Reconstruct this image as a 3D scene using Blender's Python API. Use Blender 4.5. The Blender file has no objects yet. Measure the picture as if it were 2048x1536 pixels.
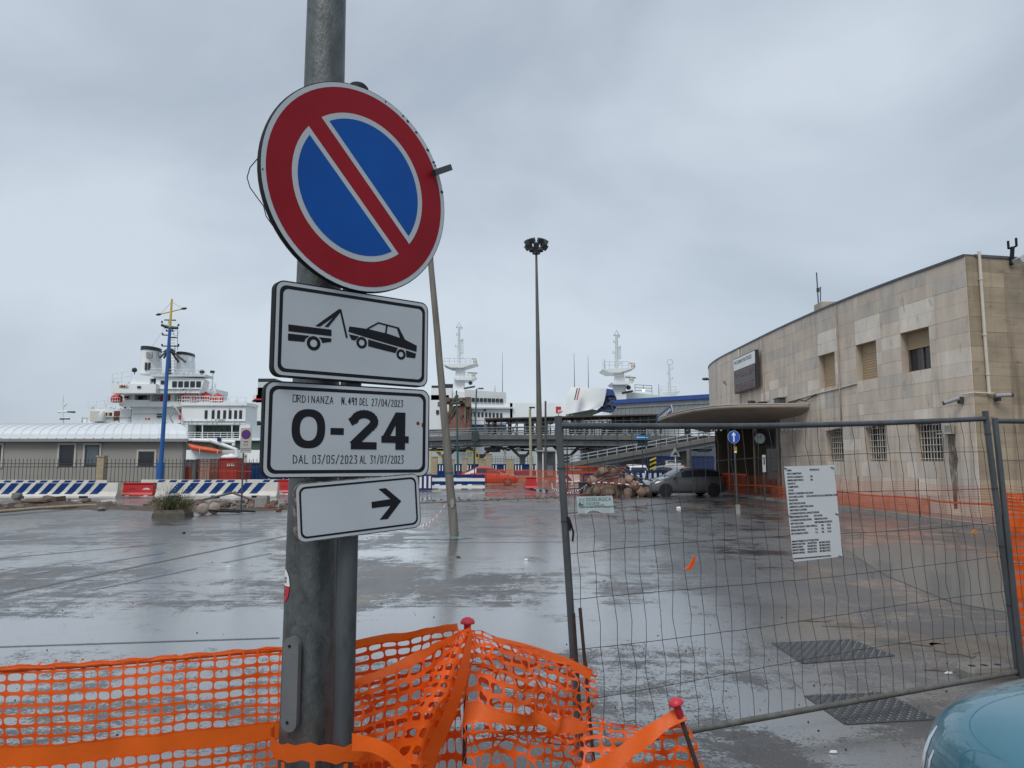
import bpy, bmesh, math, random
from math import sin, cos, pi, radians, sqrt, atan, atan2
from mathutils import Vector, Matrix
V = Vector
C = bpy.context.scene.collection
SC = bpy.context.scene

# ---------------------------------------------------------------- camera, sky, sun, exposure
F, HZ, EYE = 1490.0, 925.0, 1.70            # focal length in pixels of a 2048 px wide frame, horizon row, eye height
PITCH = atan((HZ - 768) / F)
cam = bpy.data.cameras.new('camera')
cam.sensor_width = 36.0
cam.lens = 36.0 * F / 2048
cam.clip_start, cam.clip_end = 0.05, 6000
camo = bpy.data.objects.new('camera', cam)
C.objects.link(camo)
camo.location = (0, 0, EYE)
camo.rotation_euler = (pi / 2 + PITCH, 0, 0)
SC.camera = camo

W = bpy.data.worlds.new('World')
SC.world = W
W.use_nodes = True
wn, wl = W.node_tree.nodes, W.node_tree.links
wn.clear()
SUN_EL, SUN_AZ = radians(52), radians(200)   # high behind the camera, hidden by the overcast
sky = wn.new('ShaderNodeTexSky'); sky.sky_type = 'NISHITA'; sky.sun_disc = False
sky.sun_elevation = SUN_EL; sky.sun_rotation = SUN_AZ
tc = wn.new('ShaderNodeTexCoord')
mp = wn.new('ShaderNodeMapping'); mp.inputs['Scale'].default_value = (1.0, 1.0, 1.5); mp.inputs['Location'].default_value = (4, 17, 9)
nz = wn.new('ShaderNodeTexNoise'); nz.inputs['Scale'].default_value = 2.0; nz.inputs['Detail'].default_value = 5.5
nz.inputs['Roughness'].default_value = 0.47; nz.inputs['Distortion'].default_value = 0.35
cr = wn.new('ShaderNodeValToRGB')
e = cr.color_ramp.elements
e[0].position = 0.35; e[0].color = (3.65, 4.22, 4.95, 1)
e[1].position = 0.61; e[1].color = (5.35, 6.0, 6.7, 1)
mx = wn.new('ShaderNodeMix'); mx.data_type = 'RGBA'; mx.inputs[0].default_value = 0.93
bg = wn.new('ShaderNodeBackground'); bg.inputs['Strength'].default_value = 0.1
wo = wn.new('ShaderNodeOutputWorld')
wl.new(tc.outputs['Generated'], mp.inputs['Vector']); wl.new(mp.outputs['Vector'], nz.inputs['Vector'])
wl.new(nz.outputs['Fac'], cr.inputs['Fac'])
wl.new(sky.outputs['Color'], mx.inputs[6]); wl.new(cr.outputs['Color'], mx.inputs[7])
wl.new(mx.outputs[2], bg.inputs['Color']); wl.new(bg.outputs[0], wo.inputs['Surface'])

sun = bpy.data.lights.new('sun', 'SUN'); sun.energy = 1.5; sun.angle = radians(25); sun.color = (1.0, 0.97, 0.93)
suno = bpy.data.objects.new('sun', sun); C.objects.link(suno)
suno.location = (-20, -30, 60)
_d = V((sin(SUN_AZ) * cos(SUN_EL), cos(SUN_AZ) * cos(SUN_EL), sin(SUN_EL)))
suno.rotation_euler = _d.to_track_quat('Z', 'Y').to_euler()

SC.view_settings.view_transform = 'Standard'; SC.view_settings.look = 'None'
SC.view_settings.exposure = 0.25; SC.view_settings.gamma = 1.0
SC.view_settings.use_curve_mapping = False
SC.render.engine = 'CYCLES'
SC.cycles.max_bounces = 8; SC.cycles.transparent_max_bounces = 24
R = random.Random(7)

# ---------------------------------------------------------------- geometry helpers
def ray(px, py):
    x, y = (px - 1024) / F, (768 - py) / F
    c, s = cos(PITCH), sin(PITCH)
    return V((x, c - s * y, s + c * y))
def at(px, py, Y):                           # the point at distance Y seen at that pixel of the photograph
    r = ray(px, py); return V((0, 0, EYE)) + r * (Y / r.y)
def atz(px, py, z=0.0):                      # ... at height z
    r = ray(px, py); return V((0, 0, EYE)) + r * ((z - EYE) / r.z)
def onplane(px, py, P, n):
    r = ray(px, py); o = V((0, 0, EYE)); return o + r * ((P - o).dot(n) / r.dot(n))

class MB:
    def __init__(s, zstep=0.0): s.v, s.f, s.sm, s.mi, s.zs, s.nz = [], [], [], [], zstep, 0
    def face(s, pts, smooth=False, m=0):
        b = len(s.v); s.v += [V(p) for p in pts]; s.f.append(list(range(b, b + len(pts)))); s.sm.append(smooth); s.mi.append(m); return s
    def idx(s, verts, faces, smooth=False, m=0):
        b = len(s.v); s.v += [V(p) for p in verts]
        for f in faces: s.f.append([b + i for i in f]); s.sm.append(smooth); s.mi.append(m)
        return s
    def box(s, c, size, rz=0, mat=None, m=0):
        c = V(c); h = V(size) / 2
        M_ = mat if mat else Matrix.Rotation(rz, 3, 'Z')
        vs = [c + M_ @ V((x * h.x, y * h.y, z * h.z)) for x in (-1, 1) for y in (-1, 1) for z in (-1, 1)]
        return s.idx(vs, [(0, 1, 3, 2), (4, 6, 7, 5), (0, 4, 5, 1), (2, 3, 7, 6), (0, 2, 6, 4), (1, 5, 7, 3)], m=m)
    def hexa(s, bot, top, m=0):              # bottom and top loops of equal length
        n = len(bot); vs = list(bot) + list(top)
        fs = [tuple(range(n - 1, -1, -1)), tuple(range(n, 2 * n))] + [(i, (i + 1) % n, n + (i + 1) % n, n + i) for i in range(n)]
        return s.idx(vs, fs, m=m)
    def loft(s, rings, closed=True, cap=True, smooth=True, m=0):
        n = len(rings[0]); vs = [p for r in rings for p in r]; fs = []
        for k in range(len(rings) - 1):
            for i in range(n if closed else n - 1):
                j = (i + 1) % n
                fs.append((k * n + i, k * n + j, (k + 1) * n + j, (k + 1) * n + i))
        s.idx(vs, fs, smooth, m)
        if cap:
            s.face(list(reversed(rings[0])), False, m); s.face(rings[-1], False, m)
        return s
    def tube(s, pts, r, n=8, cap=True, closed=False, m=0):
        pts = [V(p) for p in pts]; k = len(pts); rr = r if isinstance(r, (list, tuple)) else [r] * k
        up = None; rings = []
        for i in range(k):
            if closed: t = pts[(i + 1) % k] - pts[i - 1]
            else: t = pts[min(i + 1, k - 1)] - pts[max(i - 1, 0)]
            t.normalize()
            if up is None: up = V((0, 0, 1)) if abs(t.z) < .9 else V((1, 0, 0))
            a = t.cross(up)
            if a.length < 1e-6: a = t.orthogonal()
            a.normalize(); b = a.cross(t).normalized(); up = b
            rings.append([pts[i] + (a * cos(2 * pi * j / n) + b * sin(2 * pi * j / n)) * rr[i] for j in range(n)])
        if closed: rings.append(rings[0])
        return s.loft(rings, True, cap and not closed, True, m)
    def cyl(s, p0, p1, r0, r1=None, n=12, m=0): return s.tube([p0, p1], [r0, r0 if r1 is None else r1], n, m=m)
    def lathe(s, c, prof, n=16, M_=None, smooth=True, m=0):   # prof: (radius, height)
        c = V(c); M_ = M_ or Matrix.Identity(3)
        rings = [[c + M_ @ V((r * cos(2 * pi * j / n), r * sin(2 * pi * j / n), h)) for j in range(n)] for r, h in prof]
        return s.loft(rings, True, True, smooth, m)
    def prism(s, poly, z0, z1, fr=None, m=0): # polygon in a frame's x,y, thick along its z
        fr = fr or Matrix.Identity(4); s.nz += 1; z1 += s.zs * s.nz
        return s.hexa([fr @ V((x, y, z0)) for x, y in poly], [fr @ V((x, y, z1)) for x, y in poly], m=m)
    def ball(s, c, r, n=10, k=6, m=0):
        rx = r if hasattr(r, '__len__') else (r, r, r); c = V(c)
        rings = [[c + V((rx[0] * sin(pi * i / k) * cos(2 * pi * j / n), rx[1] * sin(pi * i / k) * sin(2 * pi * j / n), -rx[2] * cos(pi * i / k))) for j in range(n)] for i in range(1, k)]
        return s.loft(rings, True, True, True, m)
    def ribbon(s, pts, w, fr, z0=0.0, z1=.001, m=0):           # flat stroke of width w in a frame's x,y
        for (x0, y0), (x1, y1) in zip(pts[:-1], pts[1:]):
            d = V((x1 - x0, y1 - y0)); l = d.length
            if l < 1e-6: continue
            d /= l; n_ = V((-d.y, d.x)) * w / 2; e_ = d * w * .35
            q = [V((x0, y0)) - e_ + n_, V((x0, y0)) - e_ - n_, V((x1, y1)) + e_ - n_, V((x1, y1)) + e_ + n_]
            s.prism([(p.x, p.y) for p in q], z0, z1, fr, m)
        return s
    def build(s, name, mat, parent=None, world=True, weld=False):
        me = bpy.data.meshes.new(name)
        me.from_pydata([tuple(p) for p in s.v], [], s.f)
        me.polygons.foreach_set('use_smooth', s.sm)
        for mm in (mat if isinstance(mat, (list, tuple)) else [mat]): me.materials.append(mm)
        if any(s.mi): me.polygons.foreach_set('material_index', s.mi)
        bm = bmesh.new(); bm.from_mesh(me)
        if weld: bmesh.ops.remove_doubles(bm, verts=bm.verts, dist=2e-5)
        bmesh.ops.recalc_face_normals(bm, faces=bm.faces); bm.to_mesh(me); bm.free()
        me.update()
        o = bpy.data.objects.new(name, me); C.objects.link(o)
        if parent is not None: adopt(o, parent, world)
        return o

def adopt(o, parent, world=True):
    o.parent = parent
    if world and parent.parent is None:
        o.matrix_parent_inverse = Matrix.LocRotScale(parent.location, parent.rotation_euler, None).inverted()
def tag(o, label, cat, group=None, kind=None):
    if label: o['label'] = label
    if cat: o['category'] = cat
    if group: o['group'] = group
    if kind: o['kind'] = kind
    return o
def thing(name, label, cat, loc=(0, 0, 0), rz=0, group=None):
    o = bpy.data.objects.new(name, None); o.empty_display_size = .2; C.objects.link(o)
    o.location = loc; o.rotation_euler = (0, 0, rz)
    return tag(o, label, cat, group)
def structure(o): o['kind'] = 'structure'; return o
def stuff(o): o['kind'] = 'stuff'; return o
def copy_thing(root, loc, rz=0, label=None, rot=None):
    r = root.copy(); C.objects.link(r); r.location = loc; r.rotation_euler = rot or (0, 0, rz)
    if label: r['label'] = label
    for ch in list(root.children):
        c = ch.copy(); C.objects.link(c); c.parent = r
        for g in list(ch.children):
            d = g.copy(); C.objects.link(d); d.parent = c
    return r
def inst(name, me, parent, loc=(0, 0, 0), rot=(0, 0, 0), sc=(1, 1, 1)):
    o = bpy.data.objects.new(name, me); C.objects.link(o); o.parent = parent
    o.location = loc; o.rotation_euler = rot; o.scale = sc
    return o
def text_mesh(body, size, mat, fr, name='lettering', parent=None, bold=0.0, sx=1.0, thick=.0006, align='LEFT'):
    cu = bpy.data.curves.new('lettering', 'FONT'); cu.body = body; cu.size = size; cu.offset = bold; cu.extrude = thick
    cu.align_x = align; cu.resolution_u = 3
    o = bpy.data.objects.new('lettering', cu); C.objects.link(o)
    dg = bpy.context.evaluated_depsgraph_get()
    me = bpy.data.meshes.new_from_object(o.evaluated_get(dg)); bpy.data.objects.remove(o)
    me.transform(Matrix.Diagonal((sx, 1, 1, 1))); me.transform(fr)
    me.materials.clear(); me.materials.append(mat)
    n = bpy.data.objects.new(name, me); C.objects.link(n)
    if parent is not None: adopt(n, parent)
    return n
def join_meshes(objs):                      # several small prints into one
    bm = bmesh.new()
    for o in objs: bm.from_mesh(o.data)
    me = objs[0].data; mats = list(me.materials); bm.to_mesh(me); bm.free()
    for o in objs[1:]: bpy.data.objects.remove(o)
    return objs[0]
def frame(o, ax, up=(0, 0, 1)):             # right-handed frame: x along ax, y about up, z out of the face
    x = V(ax).normalized(); y = V(up); y = (y - x * y.dot(x)).normalized(); z = x.cross(y)
    M_ = Matrix((x, y, z)).transposed().to_4x4(); M_.translation = V(o); return M_
def rrect(w, h, r, n=5, cx=0, cy=0):
    out = []
    for (sx, sy, a0) in ((1, 1, 0), (-1, 1, 90), (-1, -1, 180), (1, -1, 270)):
        for k in range(n + 1):
            a = radians(a0 + 90 * k / n); out.append((cx + sx * (w / 2 - r) + r * cos(a), cy + sy * (h / 2 - r) + r * sin(a)))
    return out
def ring_prism(mb, outer, inner, z0, z1, fr):
    n = len(outer); o0 = [fr @ V((x, y, z0)) for x, y in outer]; o1 = [fr @ V((x, y, z1)) for x, y in outer]
    i0 = [fr @ V((x, y, z0)) for x, y in inner]; i1 = [fr @ V((x, y, z1)) for x, y in inner]
    fs = []
    for k in range(n):
        j = (k + 1) % n
        fs += [(k, j, n + j, n + k), (2 * n + k, 3 * n + k, 3 * n + j, 2 * n + j), (n + k, n + j, 3 * n + j, 3 * n + k), (k, 2 * n + k, 2 * n + j, j)]
    return mb.idx(o0 + o1 + i0 + i1, fs)

# ---------------------------------------------------------------- materials
MATS = {}
def mat(name, col, rough=.6, metal=0.0, var=.12, scale=6.0, bump=0.0, bscale=60.0, coat=0.0, tint=None, tfac=.55, stretch=(1, 1, 1), objcol=False, spec=.5, transl=0.0, streak=None):
    if name in MATS: return MATS[name]
    m = bpy.data.materials.new(name); m.use_nodes = True; n, l = m.node_tree.nodes, m.node_tree.links
    b = n['Principled BSDF']
    b.inputs['Roughness'].default_value = rough; b.inputs['Metallic'].default_value = metal
    b.inputs['Coat Weight'].default_value = coat; b.inputs['Coat Roughness'].default_value = .02
    b.inputs['Specular IOR Level'].default_value = spec
    t = n.new('ShaderNodeTexCoord'); mpn = n.new('ShaderNodeMapping'); mpn.inputs['Scale'].default_value = stretch
    l.new(t.outputs['Object'], mpn.inputs['Vector'])
    x = n.new('ShaderNodeTexNoise'); x.inputs['Scale'].default_value = scale; x.inputs['Detail'].default_value = 6; x.inputs['Roughness'].default_value = .6
    l.new(mpn.outputs['Vector'], x.inputs['Vector'])
    ramp = n.new('ShaderNodeValToRGB'); ramp.color_ramp.elements[0].position = .3; ramp.color_ramp.elements[1].position = .7
    lo = tuple(c * (1 - var) for c in col); hi = tuple(min(1, c * (1 + var)) for c in col)
    ramp.color_ramp.elements[0].color = (*lo, 1); ramp.color_ramp.elements[1].color = (*hi, 1)
    l.new(x.outputs['Fac'], ramp.inputs['Fac']); out = ramp.outputs['Color']
    if objcol:
        oi = n.new('ShaderNodeObjectInfo'); mm = n.new('ShaderNodeMix'); mm.data_type = 'RGBA'; mm.blend_type = 'MULTIPLY'; mm.inputs[0].default_value = 1
        l.new(out, mm.inputs[6]); l.new(oi.outputs['Color'], mm.inputs[7]); out = mm.outputs[2]
    if tint:                                 # dirt, rust or wear in patches of its own
        y = n.new('ShaderNodeTexNoise'); y.inputs['Scale'].default_value = scale * 1.7; y.inputs['Detail'].default_value = 8; y.inputs['Roughness'].default_value = .7
        l.new(mpn.outputs['Vector'], y.inputs['Vector'])
        rp = n.new('ShaderNodeValToRGB'); rp.color_ramp.elements[0].position = tfac; rp.color_ramp.elements[1].position = tfac + .12
        rp.color_ramp.elements[0].color = (0, 0, 0, 1); rp.color_ramp.elements[1].color = (.85, .85, .85, 1)
        l.new(y.outputs['Fac'], rp.inputs['Fac'])
        mm = n.new('ShaderNodeMix'); mm.data_type = 'RGBA'; mm.inputs[7].default_value = (*tint, 1)
        l.new(rp.outputs['Color'], mm.inputs[0]); l.new(out, mm.inputs[6]); out = mm.outputs[2]
    if streak:                               # vertical run-off stains: colour, threshold, strength
        ms_ = n.new('ShaderNodeMapping'); ms_.inputs['Scale'].default_value = (1.5, 1.5, .09); l.new(t.outputs['Object'], ms_.inputs['Vector'])
        y = n.new('ShaderNodeTexNoise'); y.inputs['Scale'].default_value = 1.5; y.inputs['Detail'].default_value = 7; y.inputs['Roughness'].default_value = .65; l.new(ms_.outputs['Vector'], y.inputs['Vector'])
        rp = n.new('ShaderNodeValToRGB'); rp.color_ramp.elements[0].position = streak[1]; rp.color_ramp.elements[1].position = streak[1] + .16
        rp.color_ramp.elements[0].color = (0, 0, 0, 1); rp.color_ramp.elements[1].color = (streak[2],) * 3 + (1,)
        l.new(y.outputs['Fac'], rp.inputs['Fac'])
        mm = n.new('ShaderNodeMix'); mm.data_type = 'RGBA'; mm.inputs[7].default_value = (*streak[0], 1)
        l.new(rp.outputs['Color'], mm.inputs[0]); l.new(out, mm.inputs[6]); out = mm.outputs[2]
    l.new(out, b.inputs['Base Color'])
    if bump:
        z = n.new('ShaderNodeTexNoise'); z.inputs['Scale'].default_value = bscale; z.inputs['Detail'].default_value = 5
        l.new(mpn.outputs['Vector'], z.inputs['Vector'])
        bp = n.new('ShaderNodeBump'); bp.inputs['Strength'].default_value = bump; bp.inputs['Distance'].default_value = .01
        l.new(z.outputs['Fac'], bp.inputs['Height']); l.new(bp.outputs['Normal'], b.inputs['Normal'])
    if transl:
        tr = n.new('ShaderNodeBsdfTranslucent'); l.new(out, tr.inputs['Color'])
        ms = n.new('ShaderNodeMixShader'); ms.inputs[0].default_value = transl
        l.new(b.outputs[0], ms.inputs[1]); l.new(tr.outputs[0], ms.inputs[2]); l.new(ms.outputs[0], n['Material Output'].inputs['Surface'])
    MATS[name] = m; return m

galv = mat('galvanised_steel', (.085, .094, .10), .42, .4, .3, 9, .15, 90, stretch=(1, 1, .25), tint=(.055, .06, .06), tfac=.60)
pole_mat = mat('weathered_zinc', (.095, .108, .108), .48, .25, .38, 26, .25, 140, tint=(.045, .052, .05), tfac=.55, stretch=(1, 1, .5), streak=((.16, .17, .17), .56, .6))
dark_steel = mat('dark_steel', (.06, .068, .075), .45, .4, .2, 12)
black = mat('black_print', (.010, .011, .015), .6, 0, .1, spec=.2)
white_sign = mat('white_sheeting', (.44, .475, .50), .42, 0, .05, 5, .05, 600, tint=(.33, .35, .36), tfac=.70, streak=((.30, .31, .31), .56, .35))
red_sign = mat('red_sheeting', (.27, .008, .016), .45, 0, .10, 4, .05, 500, spec=.18)
blue_sign = mat('blue_sheeting', (.003, .075, .33), .45, 0, .10, 4, .05, 500, spec=.18)
sign_back = mat('sign_edge', (.014, .016, .017), .7, 0, .3, 12, spec=.25)
worn_edge = mat('worn_edge', (.40, .40, .37), .5, .1, .15, 20, tint=(.07, .035, .02), tfac=.62)
white_paint = mat('white_paint', (.78, .80, .79), .45, 0, .05, 2)
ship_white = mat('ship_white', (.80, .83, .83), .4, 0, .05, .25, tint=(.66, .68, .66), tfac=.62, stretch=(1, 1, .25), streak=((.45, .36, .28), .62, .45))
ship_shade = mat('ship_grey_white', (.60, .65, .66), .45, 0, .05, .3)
glass_dark = mat('dark_glass', (.018, .022, .028), .08, 0, .2, spec=.6)
orange = mat('orange_plastic', (.90, .145, .010), .42, 0, .12, 5, .1, 80, tint=(.60, .075, .01), tfac=.66, transl=.36)
orange_far = mat('orange_netting', (.70, .115, .028), .5, 0, .12, 2, transl=.25)
red_plastic = mat('red_plastic', (.47, .012, .014), .4, 0, .14, 2)
blue_paint = mat('blue_paint', (.004, .036, .150), .7, 0, .15, 3, tint=(.02, .06, .19), tfac=.6, spec=.2)
barrier_white = mat('barrier_white', (.60, .575, .52), .7, 0, .1, 1.5, .2, 40, tint=(.28, .25, .2), tfac=.64)
concrete = mat('concrete', (.27, .255, .235), .75, 0, .18, 3, .3, 40)
concrete_dark = mat('wet_concrete', (.12, .118, .115), .45, 0, .2, 1.2, .2, 30)
rust = mat('rust', (.13, .05, .028), .8, 0, .3, 25)
# ================================================================ THE SETTING
def ground_material():
    m = bpy.data.materials.new('wet_asphalt'); m.use_nodes = True; n, l = m.node_tree.nodes, m.node_tree.links
    b = n['Principled BSDF']
    t = n.new('ShaderNodeTexCoord')
    def noise(s, d=5, r=.55, dist=0.0, st=(1, 1, 1), rot=0.0):
        mp_ = n.new('ShaderNodeMapping'); mp_.inputs['Scale'].default_value = st; mp_.inputs['Rotation'].default_value = (0, 0, rot)
        l.new(t.outputs['Object'], mp_.inputs['Vector'])
        q = n.new('ShaderNodeTexNoise'); q.inputs['Scale'].default_value = s; q.inputs['Detail'].default_value = d
        q.inputs['Roughness'].default_value = r; q.inputs['Distortion'].default_value = dist
        l.new(mp_.outputs['Vector'], q.inputs['Vector']); return q.outputs['Fac']
    def ramp(src, p0, p1, c0=(0, 0, 0, 1), c1=(1, 1, 1, 1)):
        q = n.new('ShaderNodeValToRGB'); q.color_ramp.elements[0].position = p0; q.color_ramp.elements[1].position = p1
        q.color_ramp.elements[0].color = c0; q.color_ramp.elements[1].color = c1
        l.new(src, q.inputs['Fac']); return q.outputs['Color']
    def math_(op, a, bb):
        q = n.new('ShaderNodeMath'); q.operation = op
        for k, s in enumerate((a, bb)):
            if isinstance(s, (int, float)): q.inputs[k].default_value = s
            else: l.new(s, q.inputs[k])
        return q.outputs[0]
    def mix(f, a, bb):
        q = n.new('ShaderNodeMix'); q.data_type = 'RGBA'; l.new(f, q.inputs[0])
        for k, s in ((6, a), (7, bb)):
            if isinstance(s, tuple): q.inputs[k].default_value = (*s, 1)
            else: l.new(s, q.inputs[k])
        return q.outputs[2]
    big = noise(.30, 6, .6, .5, (1.0, .55, 1), .35)
    mid = noise(1.1, 10, .72, .6, (1.0, .5, 1), .3)
    fine = noise(45, 3, .6)
    grit = noise(160, 2, .6)
    strk = noise(1.0, 10, .74, .3, (.30, 1.6, 1), .18)
    wet = math_('ADD', math_('ADD', math_('MULTIPLY', big, .36), math_('MULTIPLY', mid, .34)), math_('MULTIPLY', strk, .30))
    wet = math_('ADD', wet, math_('MULTIPLY', math_('SUBTRACT', fine, .5), .20))
    def spot(px_, py_, rx, ry, amt):                 # a shallow hollow where water gathers
        c = atz(px_, py_); mp_ = n.new('ShaderNodeMapping'); mp_.inputs['Location'].default_value = (-c.x / rx, -c.y / ry, 0); mp_.inputs['Scale'].default_value = (1 / rx, 1 / ry, 0)
        l.new(t.outputs['Object'], mp_.inputs['Vector']); q = n.new('ShaderNodeVectorMath'); q.operation = 'LENGTH'; l.new(mp_.outputs['Vector'], q.inputs[0])
        k = n.new('ShaderNodeMapRange'); k.inputs['From Min'].default_value = 1.25; k.inputs['From Max'].default_value = .35; k.inputs['To Max'].default_value = amt; l.new(q.outputs['Value'], k.inputs['Value']); return k.outputs[0]
    wet = math_('ADD', wet, math_('MULTIPLY', math_('SUBTRACT', noise(6.5, 5, .65, .4, (.7, 1.3, 1)), .5), .17))
    wet = math_('ADD', wet, math_('MULTIPLY', math_('SUBTRACT', noise(20, 3, .6), .5), .10))
    for a_ in ((1030, 1103, 2.6, 2.4, .10), (1180, 1232, 2.4, 1.7, .065), (230, 1276, 4.2, 1.0, .06), (300, 1120, 3.0, 2.2, .05), (830, 1260, 1.4, 1.2, .08), (1560, 1410, 1.0, .5, .07)): wet = math_('ADD', wet, spot(*a_))
    pud = ramp(wet, .488, .528)                       # standing water
    tone = ramp(noise(.5, 5, .6, 1.0), .3, .7, (.050, .048, .049, 1), (.125, .121, .122, 1))
    speck = ramp(grit, .35, .75, (.5, .5, .5, 1), (1.5, 1.48, 1.45, 1))
    q = n.new('ShaderNodeMix'); q.data_type = 'RGBA'; q.blend_type = 'MULTIPLY'; q.inputs[0].default_value = .8
    l.new(tone, q.inputs[6]); l.new(speck, q.inputs[7])
    ochre = ramp(noise(.42, 6, .65, .8), .55, .66)
    dry = mix(ochre, q.outputs[2], (.15, .118, .08))
    wv = n.new('ShaderNodeTexVoronoi'); wv.feature = 'DISTANCE_TO_EDGE'; wv.inputs['Scale'].default_value = .42
    dv = n.new('ShaderNodeVectorMath'); dv.operation = 'ADD'; l.new(t.outputs['Object'], dv.inputs[0]); nv_ = n.new('ShaderNodeTexNoise'); nv_.inputs['Scale'].default_value = 1.3; nv_.inputs['Detail'].default_value = 6
    l.new(t.outputs['Object'], nv_.inputs['Vector']); l.new(nv_.outputs['Color'], dv.inputs[1]); l.new(dv.outputs[0], wv.inputs['Vector'])
    crk = ramp(wv.outputs['Distance'], .004, .012, (.75, .75, .75, 1), (0, 0, 0, 1)); crk = math_('MULTIPLY', crk, ramp(noise(.22, 3, .5), .5, .6))
    dry = mix(crk, dry, (.02, .02, .02))
    col = mix(pud, dry, (.095, .095, .097))
    l.new(col, b.inputs['Base Color'])
    rr = n.new('ShaderNodeMix'); rr.data_type = 'FLOAT'; l.new(pud, rr.inputs[0])
    l.new(math_('ADD', math_('MULTIPLY', mid, .30), .22), rr.inputs[2]); rr.inputs[3].default_value = .065
    l.new(rr.outputs[0], b.inputs['Roughness'])
    b.inputs['Specular IOR Level'].default_value = .7
    cw = n.new('ShaderNodeMix'); cw.data_type = 'FLOAT'; l.new(pud, cw.inputs[0]); cw.inputs[2].default_value = .0; cw.inputs[3].default_value = 1.0; l.new(cw.outputs[0], b.inputs['Coat Weight'])
    b.inputs['Coat IOR'].default_value = 1.5; l.new(rr.outputs[0], b.inputs['Coat Roughness'])
    hb = n.new('ShaderNodeMix'); hb.data_type = 'FLOAT'; l.new(pud, hb.inputs[0]); hb.inputs[2].default_value = .55; hb.inputs[3].default_value = .10
    bp = n.new('ShaderNodeBump'); bp.inputs['Distance'].default_value = .012
    l.new(hb.outputs[0], bp.inputs['Strength'])
    l.new(math_('ADD', fine, math_('MULTIPLY', grit, .5)), bp.inputs['Height']); l.new(bp.outputs['Normal'], b.inputs['Normal']); l.new(bp.outputs['Normal'], b.inputs['Coat Normal'])
    return m
asphalt = ground_material()
def sheet(name, pts, z, m):
    o = MB().face([(x, y, z) for x, y in pts]).build(name, m); return structure(o)
g = MB()
g.box((0, 21, -1.0), (500, 208, 2.0))
structure(g.build('ground', asphalt))
sea = mat('sea_water', (.03, .05, .055), .12, 0, .2, .05, .4, .8)
structure(MB().face([(-3000, -3000, -1.6), (3000, -3000, -1.6), (3000, 3500, -1.6), (-3000, 3500, -1.6)]).build('sea', sea))
hb = MB()
prof = [(-1900, 0), (-1500, 26), (-1300, 48), (-1150, 62), (-1040, 82), (-950, 55), (-860, 20), (-800, 0)]
hb.hexa([V((x, 1500 + 40 * sin(x), -2)) for x, z in prof] + [V((x, 2100, -2)) for x, z in reversed(prof)],
        [V((x, 1600 + 40 * sin(x), z)) for x, z in prof] + [V((x, 2000, z * .6)) for x, z in reversed(prof)])
structure(hb.build('hills', mat('hill_scrub', (.10, .12, .11), .9, 0, .2, .01)))

# road up to the quay, a little above the car park
q = MB(); q.box((34, 108, .35), (60, 30, .7)); structure(q.build('quay_road', concrete_dark))

seam = mat('tar_seam', (.045, .043, .044), .3, 0, .2, 4)
# painted parking lines, faded blue
line_blue = mat('faded_blue_line', (.10, .17, .25), .2, 0, .25, 3, tint=(.07, .068, .07), tfac=.45)
def line(p, q_, w, m, name='parking_line', z=.004):
    a, b = atz(*p), atz(*q_); d = (b - a); d.z = 0; n_ = V((-d.y, d.x, 0)).normalized() * w / 2
    k = 8; mb = MB()
    for i in range(k):
        if m is not seam and R.random() < .12: continue
        p0, p1 = a + d * (i / k), a + d * ((i + .99) / k)
        mb.face([(p0 + n_).to_2d().to_3d() + V((0, 0, z)), (p0 - n_).to_2d().to_3d() + V((0, 0, z)), (p1 - n_).to_2d().to_3d() + V((0, 0, z)), (p1 + n_).to_2d().to_3d() + V((0, 0, z))])
    return structure(mb.build(name, m))
line((180, 1180), (620, 1090), .11, line_blue)
line((0, 1158), (330, 1105), .11, line_blue)
line((820, 1086), (1340, 1082), .10, line_blue)
line((1700, 1070), (1905, 1046), .10, mat('faded_white_line', (.24, .25, .25), .25, 0, .25, 3, tint=(.08, .08, .08), tfac=.5))
line((-30, 1196), (600, 1066), .09, seam, 'tar_seam')
line((-30, 1120), (330, 1087), .06, seam, 'tar_seam')
line((-30, 1295), (560, 1276), .035, seam, 'tar_seam')
line((720, 1016), (1500, 1026), .10, seam, 'tar_seam')

# terminal pavement and kerb
kerb_p = [V((12.15, 15.5, 0)), V((12.1, 22, 0)), V((11.75, 29, 0)), V((11.5, 36, 0)), V((11.55, 44, 0)), V((12.2, 56, 0))]
pv = MB()
for a, b in zip(kerb_p[:-1], kerb_p[1:]):
    ax = a + V((.16, 0, 0)); bx = b + V((.16, 0, 0))
    pv.hexa([ax, V((40, a.y, 0)), V((40, b.y, 0)), bx], [ax + V((0, 0, .11)), V((40, a.y, .11)), V((40, b.y, .11)), bx + V((0, 0, .11))])
structure(pv.build('pavement', mat('pavement_slab', (.16, .14, .125), .4, 0, .2, 1.5, .2, 30)))
kb = structure(bpy.data.objects.new('kerb', None)); C.objects.link(kb)
kl = []
for a, b in zip(kerb_p[:-1], kerb_p[1:]):
    k = max(1, round((b - a).length / 1.0))
    for i in range(k):
        p0, p1 = a.lerp(b, i / k + .004), a.lerp(b, (i + 1) / k - .004); w = V((.156, 0, 0)); h = .125 + R.uniform(-.006, .006)
        MB().hexa([p0, p0 + w, p1 + w, p1], [p0 + V((.012, 0, h)), p0 + w + V((0, 0, h)), p1 + w + V((0, 0, h)), p1 + V((.012, 0, h))]).build('kerb_stone', concrete, kb)

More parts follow.
